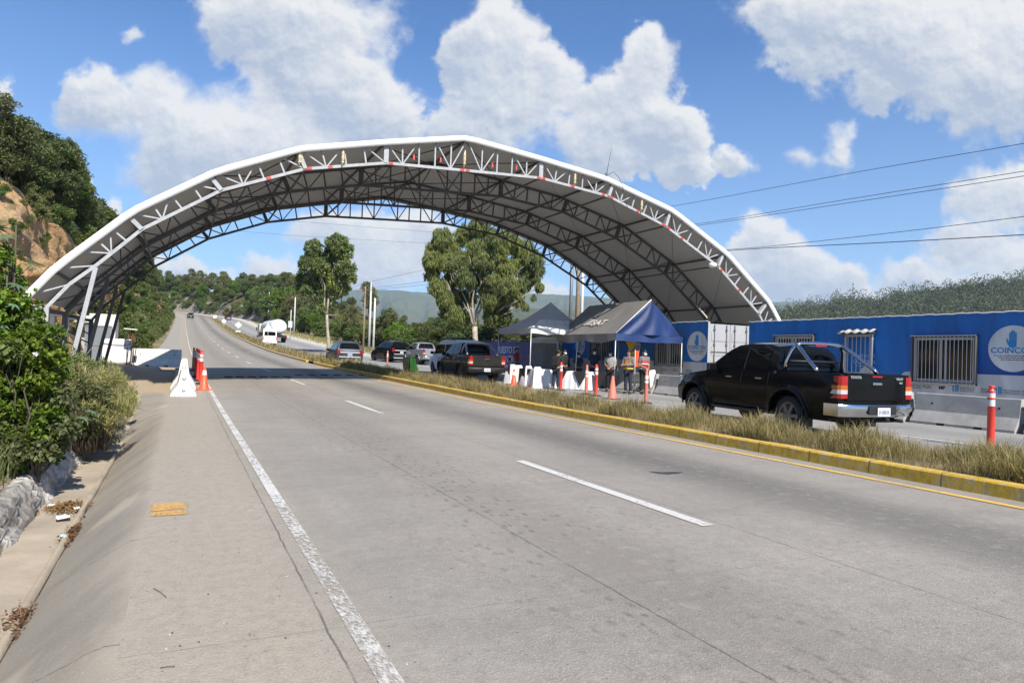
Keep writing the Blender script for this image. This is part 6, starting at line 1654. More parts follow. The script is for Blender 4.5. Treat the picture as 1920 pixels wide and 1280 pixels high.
L_euc = leaf_mat('leaf_eucalyptus', (.155, .195, .075), (.10, .13, .06), (.24, .265, .06), .4, .32, .35); L_bright = leaf_mat('leaf_bright', (.105, .195, .020), (.045, .100, .012), (.19, .265, .032), .55, .32, 1.1); L_dry = leaf_mat('leaf_dry', (.215, .195, .08), (.13, .135, .05), (.29, .245, .11), .35, .2, 1.5); L_castor = leaf_mat('leaf_castor', (.10, .16, .085), (.075, .12, .07), (.14, .20, .10), .3, .25, 2.)
L_far = leaf_mat('leaf_far', (.078, .09, .046), (.062, .075, .038), (.096, .105, .055), .16, .15, .05)
M_bark = mat('bark', (.13, .105, .08), .95, var=.5, vscale=6, bump=.8, bscale=14); M_pale = mat('pale_bark', (.46, .41, .33), .9, col2=(.22, .19, .15), vscale=2.5, bump=.4, bscale=10)
def unit(a): return a/np.maximum(np.linalg.norm(a, axis=1, keepdims=True), 1e-9)
def leaves(P, outw, length, width, droop=0., up=.3, jit=.9, rg=rng):
    """one pointed leaf per point: quads base-side-tip-side"""
    n = len(P); rnd = rg.normal(size=(n, 3))
    ax = unit(outw*.7+rnd*jit+np.array([0, 0, -droop*2.2])); nr_ = unit(np.cross(ax, unit(rg.normal(size=(n, 3))+np.array([0, 0, 1e-3]))))
    nr_ = unit(nr_+np.array([0, 0, up])*np.sign(nr_[:, 2:3]+1e-6)); sd_ = unit(np.cross(ax, nr_))
    L = length*rg.uniform(.65, 1.3, (n, 1)); W = width*rg.uniform(.7, 1.3, (n, 1))
    base = P-ax*L*.5; tip = P+ax*L*.5; m1 = P+sd_*W*.5-nr_*W*.12; m2 = P-sd_*W*.5-nr_*W*.12
    V = np.stack([base, m1, tip, m2], 1).reshape(-1, 3); F_ = np.arange(4*n).reshape(n, 4); return V, F_
def blob_pts(blobs, n, shell=.55, gap=0., rg=rng, seed=0.):
    B = np.array([[*c, *r_] for c, r_ in blobs], float); vol = (B[:, 3]*B[:, 4]*B[:, 5])**(2/3); pr = vol/vol.sum()
    k = rg.choice(len(B), n, p=pr); d = unit(rg.normal(size=(n, 3))); rad = rg.uniform(shell**3, 1, (n, 1))**(1/3)*(1+.10*np.sin(d[:, :1]*7+k[:, None])+.10*np.sin(d[:, 2:]*9+d[:, 1:2]*5+k[:, None]*2))
    P = B[k, :3]+d*rad*B[k, 3:]
    if gap:
        s_ = np.mean(B[:, 3])*.55
        q = np.sin(P[:, 0]/s_*2.1+seed)+np.sin(P[:, 1]/s_*2.3+1.7*seed)+np.sin(P[:, 2]/s_*2.6+.6*seed)+.8*np.sin((P[:, 0]+P[:, 2])/s_*4.1)
        keep = q > (gap*4-2.6); P, d = P[keep], d[keep]
    return P, d
def limbs(b, base, tips, r0, rg=random, mi=0, bend=.12):
    for tp_ in tips:
        a = Vector(base); c = Vector(tp_); L = (c-a).length
        pts = []
        for i in range(6):
            t = i/5; q = a+(c-a)*t; q += Vector((rg.uniform(-1, 1), rg.uniform(-1, 1), rg.uniform(-.3, .6)))*L*bend*math.sin(math.pi*t)*.6; pts.append(q)
        b.tube(pts, [r0*(1-.85*i/5) for i in range(6)], 6, mi)
def tree_mesh(name, blobs, n, leaf, trunk_h, tr, mleaf, mbark, gap=.35, shell=.5, droop=0., seed=0., sub=3, up=.3, fork=None, jit=.9):
    """builds crown and trunk once, at the origin; returns the tree thing"""
    P, d = blob_pts(blobs, n, shell, gap, seed=seed); V, F_ = leaves(P, d, leaf[0], leaf[1], droop, up, jit)
    t = thing(name, '', 'tree'); np_mesh('crown', V, F_, mleaf, t)
    b = MB(); fk = Vector(fork or (0, 0, trunk_h)); b.tube([(0, 0, -.4), (.02, .0, trunk_h*.35), (fk.x*.6, fk.y*.6, trunk_h*.75), fk], [tr*1.25, tr, tr*.9, tr*.75], 9)
    tips = [c for c, r_ in blobs]; rr = random.Random(int(seed*10)+3); limbs(b, fk, tips, tr*.55, rr)
    for c, r_ in blobs:
        limbs(b, Vector(fk).lerp(Vector(c), .6), [Vector(c)+Vector((rr.uniform(-1, 1)*r_[0], rr.uniform(-1, 1)*r_[1], rr.uniform(-.5, 1)*r_[2]))*.85 for _ in range(sub)], tr*.22, rr)
    b.build('trunk', mbark, t)
    return t
def rblobs(n, R_, H0, H1, r_, seed, flat_=.8):
    rr = random.Random(seed); out = []
    for i in range(n):
        a = rr.uniform(0, 2*math.pi); f = (i+.5)/n; z = H0+(H1-H0)*f; w_ = R_*math.sqrt(max(.08, math.sin(math.pi*(.12+.80*f))))*rr.uniform(.35, .85)
        q = r_*rr.uniform(.7, 1.2); out.append(((w_*math.cos(a), w_*math.sin(a), z), (q, q, q*flat_)))
    return out
# stock trees, copied with their parts
ST = {}
def stock(key, **kw):
    t = tree_mesh('tree', **kw); ST[key] = [t, False]; return t
stock('round', blobs=rblobs(12, 1.9, 2.2, 5.2, 1.05, 1), n=9000, leaf=(.26, .15), trunk_h=2.0, tr=.13, mleaf=L_green, mbark=M_bark, seed=1.)
stock('dark', blobs=rblobs(14, 2.1, 1.7, 5.6, 1.0, 2), n=12500, leaf=(.22, .12), trunk_h=2.0, tr=.15, mleaf=L_dark, mbark=M_bark, seed=2., gap=.3)
stock('tall', blobs=rblobs(13, 1.5, 2.6, 7.8, 1.0, 3), n=9000, leaf=(.27, .14), trunk_h=2.6, tr=.15, mleaf=L_olive, mbark=M_bark, seed=3., gap=.42)
stock('airy', blobs=rblobs(9, 2.1, 2.8, 5.8, .85, 4, .55), n=3600, leaf=(.22, .11), trunk_h=2.4, tr=.11, mleaf=L_olive, mbark=M_bark, seed=4., gap=.52, shell=.2)
stock('bushy', blobs=rblobs(10, 1.5, .5, 2.6, .8, 5), n=6000, leaf=(.22, .13), trunk_h=.6, tr=.09, mleaf=L_green, mbark=M_bark, seed=5., gap=.3)
stock('scrub', blobs=rblobs(9, 1.5, .4, 2.2, .75, 6), n=4800, leaf=(.20, .10), trunk_h=.5, tr=.07, mleaf=L_olive, mbark=M_bark, seed=6., gap=.4)
stock('light', blobs=rblobs(11, 1.7, 1.6, 4.6, .95, 8), n=7500, leaf=(.25, .14), trunk_h=1.6, tr=.11, mleaf=L_bright, mbark=M_bark, seed=8., gap=.38)
def plant(key, p, sc_, label, group, rz=None, cat='tree', sz=None):
    src, used = ST[key]; o = copy_tree(src) if used else src; ST[key][1] = True
    place(o, p, rng.uniform(0, 6.28) if rz is None else rz, label, group, (sc_, sc_, sc_*(sz or 1)))
    o['category'] = cat; o.name = 'tree' if cat == 'tree' else 'bush'; return o
rr = random.Random(5)
# crest of the left cutting
GL = 'trees on the crest of the left hillside'; GF = 'bushes on the face of the left hillside'
lab = {'dark': 'dark dense tree on the crest of the left hillside', 'round': 'mid green round tree on the crest of the left hillside', 'tall': 'tall olive tree on the crest of the left hillside', 'airy': 'thin airy tree on the crest of the left hillside', 'bushy': 'leafy green bush clinging to the earth face of the left cutting', 'scrub': 'olive scrub bush clinging to the earth face of the left cutting', 'light': 'bright green tree on the crest of the left hillside'}
s = 46.
while s < 250:
    for u in ((.60, .70) if s < 54 else (.575, .64) if s < 78 else (.585, .68) if s < 150 else (.62,)):
        q = lh(s+rr.uniform(-1, 1), u+rr.uniform(-.02, .02)); k = rr.choice(['dark', 'dark', 'round', 'tall', 'round', 'airy']) ; k = 'dark' if s < 60 and rr.random() < .5 else k
        hh = (.78 if s < 54 else .86 if s < 78 else .95)*rr.uniform(.8, 1.15)*(1.0 if s < 90 else 1.12)
        if k == 'tall': hh *= .8
        plant(k, q-Vector((0, 0, .6)), hh, lab[k], GL)
    s += (1.9 if s < 80 else 3.6 if s < 150 else 6.5)
for i in range(34):
    s = 37+rr.random()**.9*62; u = rr.choice([.12, .2, .3, .42, .5, .54, .55, .56]); k = rr.choice(['bushy', 'scrub', 'scrub']); plant(k, lh(s, u)-Vector((0, 0, .3)), rr.uniform(.25, .65), lab[k], GF, cat='bush')
for i in range(30):
    s = 36+rr.random()*16; u = .15+.42*rr.random(); plant(rr.choice(['scrub', 'bushy']), lh(s, u)-Vector((0, 0, .15)), rr.uniform(.14, .34), 'small tuft of scrub on the orange earth bluff', 'scrub tufts on the earth bluff', cat='bush')
for px, yt, Z in ((296, 530, 330), (308, 520, 350), (318, 515, 340), (328, 512, 360), (338, 516, 350), (350, 520, 370), (362, 522, 380), (374, 524, 385)):
    tp_ = at_d(px, yt, Z); g0 = gz(tp_.x, tp_.y)-.5; k = (tp_.z-g0)/6.2; plant(rr.choice(['dark', 'round']), (tp_.x, tp_.y, g0), k, 'dense green tree closing the view where the road bends away', 'trees closing the view at the bend').scale = (k*.75, k*.75, k)
for i in range(34):
    s = 236+rr.random()*110; plant(rr.choice(['bushy', 'scrub', 'bushy']), road(s, 22.5+rr.random()*2.5, .4+rr.random()*2.), rr.uniform(.8, 1.5), 'bush on the rock cut beyond the far bend', 'bushes on the far rock cut', cat='bush')
s = 58.
while s < 240:      # lower vegetation between the face and the shoulder further on
    for u in (-.02, .03, .15, .30, .45):
        if rr.random() < (.95 if s > 80 else .55): k = rr.choice(['bushy', 'scrub', 'bushy']); plant(k, (lh(s+rr.uniform(-1, 1), u) if u > 0 else road(s, -2.9, .5))-Vector((0, 0, .3)), rr.uniform(.55, .95)*(.7 if u < 0 else 1.)*(.75 if k == 'round' else 1.), {'bushy': 'leafy green bush beside the far left shoulder', 'scrub': 'olive scrub bush beside the far left shoulder', 'round': 'small round tree beside the far left shoulder'}[k], 'bushes along the far left shoulder', cat='bush' if k != 'round' else 'tree')
    s += 3.8 if s < 120 else 7.5
# wooded hill outside the bend
GR = 'trees on the hill beyond the far bend'
labr = {k: v+' on the hill beyond the far bend' for k, v in {'dark': 'dark dense tree', 'round': 'mid green round tree', 'tall': 'tall olive tree', 'light': 'bright green tree', 'airy': 'thin airy tree', 'bushy': 'leafy bush', 'scrub': 'olive scrub bush'}.items()}
for i in range(118):
    s = 185+rr.random()*215; u = rr.choice([.24, .30, .36, .42, .45, .5, .54, .58, .64, .7]); k = rr.choice(['dark', 'round', 'tall', 'light', 'round', 'light', 'airy']); plant(k, rhp(s, u)-Vector((0, 0, .4)), rr.uniform(1.05, 1.55), labr[k], GR)
for i in range(44):
    s = 180+rr.random()*180; plant(rr.choice(['bushy', 'scrub']), rhp(s, rr.uniform(.0, .34))-Vector((0, 0, .3)), rr.uniform(.7, 1.6), 'bush on the rock cut beyond the far bend', 'bushes on the far rock cut', cat='bush')
# roadside wood right of the opposite carriageway
GW = 'trees right of the opposite carriageway'
labw = {k: v+' in the roadside wood right of the opposite carriageway' for k, v in {'dark': 'dark dense tree', 'round': 'mid green round tree', 'tall': 'tall olive tree', 'light': 'bright green tree', 'airy': 'thin airy tree', 'bushy': 'leafy bush', 'scrub': 'olive scrub bush'}.items()}
def gw(px, py_top, Z, key, label=None, base=None, wk=1.):
    """tree whose top stands at the given direction, Z metres away"""
    ff = .9*(px-960)/F_PX+.4375; Z = max(Z, 25/max(ff, .05)); tp_ = at_d(px, py_top, Z); g0 = gz(tp_.x, tp_.y); hgt = {'round': 6.0, 'dark': 6.4, 'tall': 8.5, 'airy': 6.3, 'bushy': 3.2, 'scrub': 2.8, 'light': 5.4}[key]
    k = max(.25, (tp_.z-g0)/hgt); o = plant(key, (tp_.x, tp_.y, g0-.1), k, label or labw[key], GW, cat='bush' if key in ('bushy', 'scrub') else 'tree'); o.scale = (k*wk, k*wk, k); return o
for a in [(470, 545, 150, 'round'), (482, 535, 160, 'light'), (500, 532, 150, 'dark'), (515, 535, 145, 'round'), (530, 540, 140, 'light'), (545, 545, 135, 'tall'), (556, 548, 130, 'airy'), (540, 570, 120, 'round'), (560, 575, 112, 'dark'), (575, 572, 112, 'round'), (590, 585, 105, 'light'), (520, 575, 128, 'dark'), (505, 560, 135, 'dark'), (548, 590, 105, 'light'), (570, 600, 100, 'bushy'),
          (604, 600, 98, 'bushy'), (628, 595, 100, 'dark'), (640, 590, 102, 'round'), (655, 575, 105, 'airy'), (668, 566, 110, 'airy'), (650, 605, 92, 'light'), (664, 606, 90, 'bushy'), (676, 600, 96, 'round'), (690, 603, 95, 'scrub'), (706, 598, 98, 'round'), (722, 575, 92, 'dark'), (731, 582, 90, 'tall'), (742, 600, 84, 'light'), (752, 604, 80, 'light'), (764, 608, 82, 'bushy'), (776, 612, 84, 'light'), (786, 616, 84, 'bushy'), (710, 612, 80, 'bushy'), (628, 618, 88, 'scrub'),
          (800, 598, 74, 'round'), (815, 590, 70, 'dark'), (832, 596, 68, 'dark'), (850, 592, 72, 'dark'), (868, 590, 66, 'dark'), (884, 588, 70, 'round'), (915, 590, 66, 'dark'), (935, 592, 64, 'dark'), (955, 594, 68, 'dark'), (975, 598, 62, 'dark'), (995, 600, 66, 'dark'), (1015, 602, 60, 'round'), (1040, 604, 70, 'dark'), (1062, 606, 66, 'round'), (822, 612, 60, 'bushy'), (846, 614, 58, 'dark'), (905, 612, 60, 'dark'), (960, 615, 56, 'dark')]: gw(*a)
for i in range(22):
    s = 100+rr.random()*160; r_ = 27+rr.random()*40; k = rr.choice(['round', 'dark', 'light', 'bushy', 'scrub', 'tall']); p = road(s, r_); plant(k, (p.x, p.y, gz(p.x, p.y)-.2), rr.uniform(.6, .95), labw[k], GW, cat='bush' if k in ('bushy', 'scrub') else 'tree')
for i in range(26):
    px = rr.uniform(640, 800); Z = rr.uniform(58, 80); p = at_d(px, 650, Z); p.z = gz(p.x, p.y); 
    if p.x < 21: continue
    plant(rr.choice(['scrub', 'bushy']), p, rr.uniform(.22, .45), 'low bush on the verge behind the white poles', 'low bushes on the right verge', cat='bush')

# two eucalyptus trees built from their own crowns
def big_tree(label, basepx, Z, lobes, leaf, n, mleaf, tr, forkpx, trunk_mat, droop, gap, seed, limbs_px, dens=1., shell=.15):
    b0 = at_d(basepx[0], basepx[1], Z); b0.z = gz(b0.x, b0.y)+.05; rr_ = random.Random(seed); k = Z/F_PX
    bl = []
    for px, py, rp_ in lobes:
        q = at_d(px, py, Z+rr_.uniform(-1.6, 1.6)*rp_*k)-b0; f_ = 1.16; bl.append(((q.x, q.y, q.z), (rp_*k*f_, rp_*k*f_, rp_*k*f_)))
    t = thing('eucalyptus_tree', label, 'tree', b0); P, d = blob_pts(bl, n, shell, gap, seed=seed); V, F_ = leaves(P, d, leaf[0], leaf[1], droop, .05, .75); np_mesh('crown', V, F_, mleaf, t)
    fk = at_d(forkpx[0], forkpx[1], Z)-b0; b = MB(); b.tube([(0, 0, -.3), (.03, 0, fk.z*.3), (fk.x*.7, fk.y*.7, fk.z*.72), fk], [tr*1.3, tr, tr*.88, tr*.8], 12)
    for (px, py), rad in limbs_px: limbs(b, fk, [at_d(px, py, Z+rr_.uniform(-.8, .8))-b0], rad, rr_, bend=.08)
    for c, r_ in bl: limbs(b, fk.lerp(Vector(c), .45+.2*rr_.random()), [Vector(c)+Vector((rr_.uniform(-1, 1), rr_.uniform(-1, 1), rr_.uniform(0, 1)))*r_[0]*.6 for _ in range(3)], tr*.16, rr_)
    b.build('trunk', trunk_mat, t); return t
big_tree('tall eucalyptus with a pale bare lower trunk standing alone left of the poles', (615, 655), 72, [(588, 466, 15), (592, 484, 15), (632, 458, 18), (645, 470, 16), (622, 478, 15), (574, 495, 14), (600, 500, 15), (622, 502, 17), (648, 504, 16), (656, 522, 11), (568, 520, 13), (585, 525, 15), (606, 527, 16), (630, 530, 16), (645, 540, 9), (575, 545, 10), (598, 552, 13), (612, 565, 12), (604, 580, 9), (560, 538, 6), (628, 553, 8)], (.30, .12), 36000, L_euc, .17, (613, 590), M_pale, .35, .30, 3, [((600, 500), .12), ((622, 480), .12), ((606, 585), .08), ((636, 590), .05)])
big_tree('broad drooping eucalyptus with a forked pale trunk behind the parked pickups', (893, 660), 56, [(831, 451, 19), (815, 470, 15), (845, 470, 17), (871, 443, 18), (898, 428, 19), (915, 445, 18), (935, 455, 18), (955, 455, 19), (980, 468, 19), (1000, 488, 17), (1008, 508, 13), (808, 490, 15), (810, 514, 14), (840, 495, 17), (868, 490, 17), (893, 470, 18), (906, 492, 18), (932, 478, 19), (945, 505, 18), (973, 500, 18), (1000, 520, 13), (820, 540, 15), (845, 530, 17), (874, 522, 18), (902, 530, 17), (925, 530, 17), (955, 538, 16), (980, 535, 14), (1011, 540, 8), (835, 565, 15), (858, 560, 16), (880, 560, 14), (918, 562, 17), (940, 568, 16), (970, 562, 12), (985, 575, 7), (850, 590, 15), (870, 595, 13), (922, 592, 14), (945, 592, 13), (832, 585, 10), (1000, 560, 5)], (.34, .055), 120000, L_euc, .26, (890, 612), M_pale, 1.5, .30, 5, [((868, 565), .13), ((905, 540), .15), ((930, 500), .12), ((880, 480), .12), ((850, 500), .09)])

# forest canopy of the right hill, one mass
P = []
rng2 = np.random.default_rng(4)
hob = bpy.data.objects['forest_hill']; hv = np.array([v.co for v in hob.data.vertices]).reshape(121, -1, 3)
cl = []
for _ in range(3600):
    i = rng2.integers(0, 120); j = min(int(rng2.random()**1.5*18), 24); f, h_ = rng2.random(2); q = hv[i, j]*(1-f)*(1-h_)+hv[i+1, j]*f*(1-h_)+hv[i+1, j+1]*f*h_+hv[i, j+1]*(1-f)*h_
    cl.append(q)
cl = np.array(cl); hts = rng2.uniform(4, 13, len(cl))*rng2.choice([1, 1, 1, 1.5], len(cl))
PP, DD = [], []
for q, h_ in zip(cl, hts):
    d = unit(rng2.normal(size=(85, 3))); w_ = h_*.26; zz = rng2.random((85, 1)); PP.append(q+d*np.array([w_, w_, w_*.5])*(.3+np.sin(np.pi*(.15+.8*zz)))+np.concatenate([np.zeros((85, 2)), zz*h_], 1)); DD.append(d)
PP = np.concatenate(PP); DD = np.concatenate(DD); V, F_ = leaves(PP, DD, 1.35, .9, 0, .4, .9)
o = np_mesh('forest', V, F_, L_far); tag(o, 'grey green forest covering the long hill beyond the containers', 'forest', kind='stuff')
# ---------------------------------------------------------------- near bushes on the left bank
def bushes(name, label, blobs, n, leaf, m, gap=.3, shell=.45, droop=.1, seed=1., stems=True, group=None):
    base = Vector(blobs[0][0]); base.z = gz(base.x, base.y); t = thing(name, label, 'bush', base, 0, group)
    bl = [((c[0]-base.x, c[1]-base.y, c[2]-base.z), r_) for c, r_ in blobs]; P, d = blob_pts(bl, n, shell, gap, seed=seed); V, F_ = leaves(P, d, leaf[0], leaf[1], droop, .45, .8); np_mesh('foliage', V, F_, m, t)
    if stems:
        b = MB(); r3 = random.Random(int(seed*7))
        for c, r_ in bl: limbs(b, (c[0]*.4, c[1]*.5, -.1), [Vector(c)+Vector((r3.uniform(-1, 1)*r_[0], r3.uniform(-1, 1)*r_[1], r3.uniform(-.3, .9)*r_[2])) for _ in range(3)], .016, r3)
        b.build('stems', M_bark, t)
    return t
r4 = random.Random(9)
def pxblobs(n, x0, x1, ytop, ybot, s0, s1, q0, q1):
    """blobs spread over a patch of the bank; ytop, ybot give the outline of the patch"""
    out = []
    for i in range(n):
        px = x0+(x1-x0)*(i+r4.random())/n; yt, yb = lerp(ytop, px), lerp(ybot, px); py = yt+(yb-yt)*r4.random()**.9; q = at_s(px, py, s0+(s1-s0)*r4.random()); rr_ = q0+(q1-q0)*r4.random(); out.append(((q.x, q.y, max(q.z, gz(q.x, q.y)+.05)), (rr_, rr_, rr_)))
    r4.shuffle(out); return out
bl = pxblobs(84, -130, 100, [(-130, 560), (0, 590), (50, 575), (92, 660)], [(-130, 960), (0, 880), (92, 850)], 9.6, 11.6, .16, .30)
bushes('leafy_bush', 'big bright green leafy bush overhanging the stone wall at the left edge', bl, 105000, (.066, .040), L_bright, .36, .2, .2, 1.)
bl = pxblobs(20, -60, 118, [(-60, 560), (30, 600), (80, 590), (118, 640)], [(-60, 800), (118, 760)], 9.4, 11.2, .07, .15)
bushes('leafy_bush', 'loose outer sprays of larger yellow green leaves over the big bush', bl, 5200, (.095, .055), L_green, .30, .1, .25, 9.)
bl = pxblobs(12, -60, 38, [(-60, 400), (0, 430), (38, 500)], [(-60, 600), (38, 590)], 9.8, 10.8, .14, .24)
bushes('leafy_bush', 'loose upper spray of small bright leaves at the left edge above the big bush', bl, 4200, (.075, .045), L_bright, .52, .1, .3, 2.)
bl = pxblobs(26, -60, 125, [(-60, 800), (60, 780), (125, 720)], [(-60, 900), (60, 865), (125, 835)], 9.2, 11.5, .16, .26)
bushes('shrub', 'dark tangled shrub hanging over the top of the stone wall', bl, 14000, (.075, .045), L_dark, .25, .3, .4, 3.)
bl = pxblobs(26, 95, 200, [(95, 690), (150, 700), (200, 730)], [(95, 830), (200, 815)], 12.0, 14.5, .18, .30)
bushes('shrub', 'olive shrub mass between the big bush and the end of the wall', bl, 15000, (.08, .028), L_olive, .42, .15, .2, 4.)
bl = pxblobs(40, 105, 235, [(105, 670), (225, 705), (235, 740)], [(105, 790), (235, 800)], 11.9, 15.0, .16, .26)
bushes('shrub', 'dry straw coloured weeds at the end of the stone wall', bl, 15000, (.15, .011), L_dry, .42, .15, -.4, 5.)
bl = pxblobs(14, 195, 240, [(195, 720), (240, 735)], [(195, 800), (240, 790)], 15.5, 18.5, .14, .24)
bushes('shrub', 'light green weeds at the end of the ditch beside the dirt pad', bl, 7000, (.085, .05), L_bright, .3, .2, .1, 6.)
bl = pxblobs(22, 60, 215, [(60, 610), (130, 660), (215, 690)], [(60, 720), (215, 730)], 15.5, 20.5, .25, .4)
bushes('shrub', 'tall weeds round the feet of the canopy columns', bl, 15000, (.10, .03), L_olive, .35, .2, -.1, 7.)
# castor plants: star shaped leaves
def castor(p, hgt, label, seed):
    t = thing('castor_plant', label, 'plant', p, 0, None); r5 = random.Random(seed); b = MB(); lv = MB()
    for k in range(9):
        a = r5.uniform(0, 6.28); z = hgt*(.45+.6*k/9); L = .16+.14*r5.random(); q = Vector((L*math.cos(a), L*math.sin(a), z)); b.tube([(0, 0, z*.6), q*.6+Vector((0, 0, z*.35)), q], .005, 5)
        nrm = Vector((math.cos(a)*.5, math.sin(a)*.5, 1)).normalized(); x = nrm.orthogonal().normalized(); y = nrm.cross(x); ph = r5.uniform(0, 6); n = 8; sz = .10+.06*r5.random(); pts = []
        for i in range(2*n): rr_ = sz*(1.0 if i % 2 == 0 else .38); an = ph+math.pi*i/n; pts.append(q+(x*math.cos(an)+y*math.sin(an))*rr_-nrm*(.03 if i % 2 == 0 else 0))
        c = len(lv.v); lv.add([q]+pts, [(0, 1+i, 1+(i+1) % (2*n)) for i in range(2*n)])
    b.tube([(0, 0, -.05), (.02, 0, hgt*.5), (0, .02, hgt)], .010, 6); b.build('stem', M_bark, t); lv.build('leaves', L_castor, t)
for i, (px, py, s, h_) in enumerate(((160, 735, 12.4, .6), (188, 760, 12.4, .5), (140, 775, 11.9, .45), (28, 455, 10.2, 2.2), (12, 520, 10.0, 1.8), (120, 745, 12.2, .6))):
    q = at_s(px, py, s); castor((q.x, q.y, max(gz(q.x, q.y) if q.x < -1.75 else .05, q.z-h_*.9)), h_, ['castor plant with star shaped leaves on the bank, rightmost of the low group', 'castor plant with grey green leaves near the wall end', 'low castor plant just above the whitewashed wall', 'tall castor plant rising above the big bush at the left edge', 'castor plant low in the big bush at the left edge', 'castor plant between the big bush and the straw weeds'][i], i)
# dry branches, vines
dw = thing('dry_branch', 'bare forked dry branch standing among the weeds before the canopy columns', 'branch', (-2.5, 17.5, gz(-2.5, 17.5)))
b = MB(); r6 = random.Random(2); limbs(b, (0, 0, -.1), [(-.5, .1, 1.5), (.3, 0, 1.6), (.75, .1, 1.2), (-.15, .1, 1.9), (.5, .3, .8)], .02, r6); b.build('twigs', mat('dead_wood', (.34, .30, .24), .9), dw)
# ---------------------------------------------------------------- grass
def blades(P, hgt, wd, lean, rg):
    n = len(P); a = rg.uniform(0, 2*np.pi, n); d = np.stack([np.cos(a), np.sin(a), np.zeros(n)], 1); sd_ = np.stack([-np.sin(a), np.cos(a), np.zeros(n)], 1); h_ = hgt*rg.uniform(.45, 1.25, (n, 1)); l_ = lean*rg.uniform(.1, 1.1, (n, 1))*h_; w_ = wd*rg.uniform(.7, 1.3, (n, 1)); Z = np.array([0, 0, 1.])
    p0, p1 = P-sd_*w_/2, P+sd_*w_/2; m0 = P+Z*h_*.6+d*l_*.35-sd_*w_*.4; m1 = P+Z*h_*.6+d*l_*.35+sd_*w_*.4; t0 = P+Z*h_+d*l_-sd_*w_*.08; t1_ = P+Z*h_+d*l_+sd_*w_*.08
    V = np.stack([p0, p1, m1, m0, t1_, t0], 1).reshape(-1, 3); i = np.arange(n)[:, None]*6; F_ = np.concatenate([i+np.array([[0, 1, 2, 3]]), i+np.array([[3, 2, 4, 5]])], 0); return V, F_
G_mat = leaf_mat('grass_blade', (.32, .275, .13), (.15, .15, .052), (.48, .40, .21), .45, .3, 2.2, .7)
def turf(name, n, s0, s1, r0, r1, hgt, wd, lean, rg, label, powr=1.6, m=G_mat):
    s = s0+(s1-s0)*rg.random(n)**powr; r_ = r0+(r1-r0)*rg.random(n); clump = .55+.55*np.sin(s*2.3+r_*3)*np.sin(s*.83-r_*5)+.35*rg.random(n); keep = clump > .22; s, r_ = s[keep], r_[keep]; hk = np.clip(clump[keep], .4, 1.4)
    P = np.array([tuple(road(a, b_, .11+.06*math.sin(math.pi*min(1, max(0, (b_-8.4)/1.8))))) for a, b_ in zip(s, r_)]); V, F_ = blades(P, hgt, wd, lean, rg)
    V = V.reshape(-1, 6, 3); base = P[:, None, :]; V = base+(V-base)*hk[:, None, None]; o = np_mesh(name, V.reshape(-1, 3), F_, m); return tag(o, label, 'grass', kind='stuff')
rg3 = np.random.default_rng(8)
turf('median_grass', 95000, 1.5, 46, 8.58, 10.15, .27, .0085, .95, rg3, 'dry straw and green grass along the median behind the yellow kerb')
turf('median_grass', 22000, 40, 240, 8.6, 10.1, .40, .05, .7, rg3, 'dry grass strip far along the median', 1.2)
n = 9000; s = 75+150*rg3.random(n); r_ = 19.5+5*rg3.random(n); P = np.array([(q.x, q.y, gz(q.x, q.y)) for q in (road(a, b_) for a, b_ in zip(s, r_))]); V, F_ = blades(P, .5, .07, .6, rg3); tag(np_mesh('verge_grass', V, F_, G_mat), 'dry grass along the verge right of the opposite carriageway', 'grass', kind='stuff')
n = 5000; s = 60+30*rg3.random(n); r_ = 19.5+9*rg3.random(n); P = np.array([(a, b_, gz(a, b_)) for b_, a in zip(s, r_)]); V, F_ = blades(P, .45, .03, .6, rg3); tag(np_mesh('verge_grass', V, F_, G_mat), 'dry grass round the feet of the white poles', 'grass', kind='stuff')
G_grn = leaf_mat('weed_blade', (.13, .15, .05), (.06, .09, .025), (.22, .19, .09), .45, .25, 1.5, .7)
n = 11000; s = 5.5+15*rg3.random(n); r_ = -1.62-1.9*rg3.random(n); P = np.array([(a, b_, gz(a, b_)) for a, b_ in zip(r_, s)]); V, F_ = blades(P, .42, .008, .8, rg3); tag(np_mesh('bank_grass', V, F_, G_grn), 'mixed green and straw grass on the bank above the stone wall', 'grass', kind='stuff')
n = 5200; s = 11.2+7.5*rg3.random(n); r_ = -1.50-1.1*rg3.random(n); P = np.array([(a, b_, gz(a, b_)) for a, b_ in zip(r_, s)]); V, F_ = blades(P, .78, .009, .55, rg3); tag(np_mesh('tall_grass', V, F_, G_grn), 'tall straw and green grass between the stone wall and the canopy feet', 'grass', kind='stuff')
# leaf litter and rubbish in the ditch
M_leafl = leaf_mat('dead_leaves', (.17, .085, .035), (.085, .045, .02), (.24, .14, .06), .5, .05, 6.)
def litter(name, label, p, n, sx, sy, seed):
    rg_ = np.random.default_rng(seed); P = np.stack([rg_.normal(0, sx, n), rg_.normal(0, sy, n), np.zeros(n)], 1); P[:, 2] = .012+.07*np.exp(-(P[:, 0]/sx)**2-(P[:, 1]/sy)**2)*rg_.random(n); V, F_ = leaves(P, unit(rg_.normal(size=(n, 3))*np.array([1, 1, .25])), .042, .016, 0, .8, .2, rg_); o = np_mesh(name, V, F_, M_leafl); o.location = p; return tag(o, label, 'leaves', kind='stuff')
p = at_z(128, 952, -.48); litter('leaf_pile', 'heap of brown dead leaves in the ditch', p, 900, .10, .14, 1); p = at_z(140, 1000, -.48); litter('leaf_pile', 'brown dead leaves caught along the ditch edge', p, 420, .05, .22, 2); p = at_z(30, 1170, -.48); litter('leaf_pile', 'yellowed leaves in the near end of the ditch', p, 260, .05, .2, 3)
M_lit = mat('litter_white', (.66, .66, .66), .6)
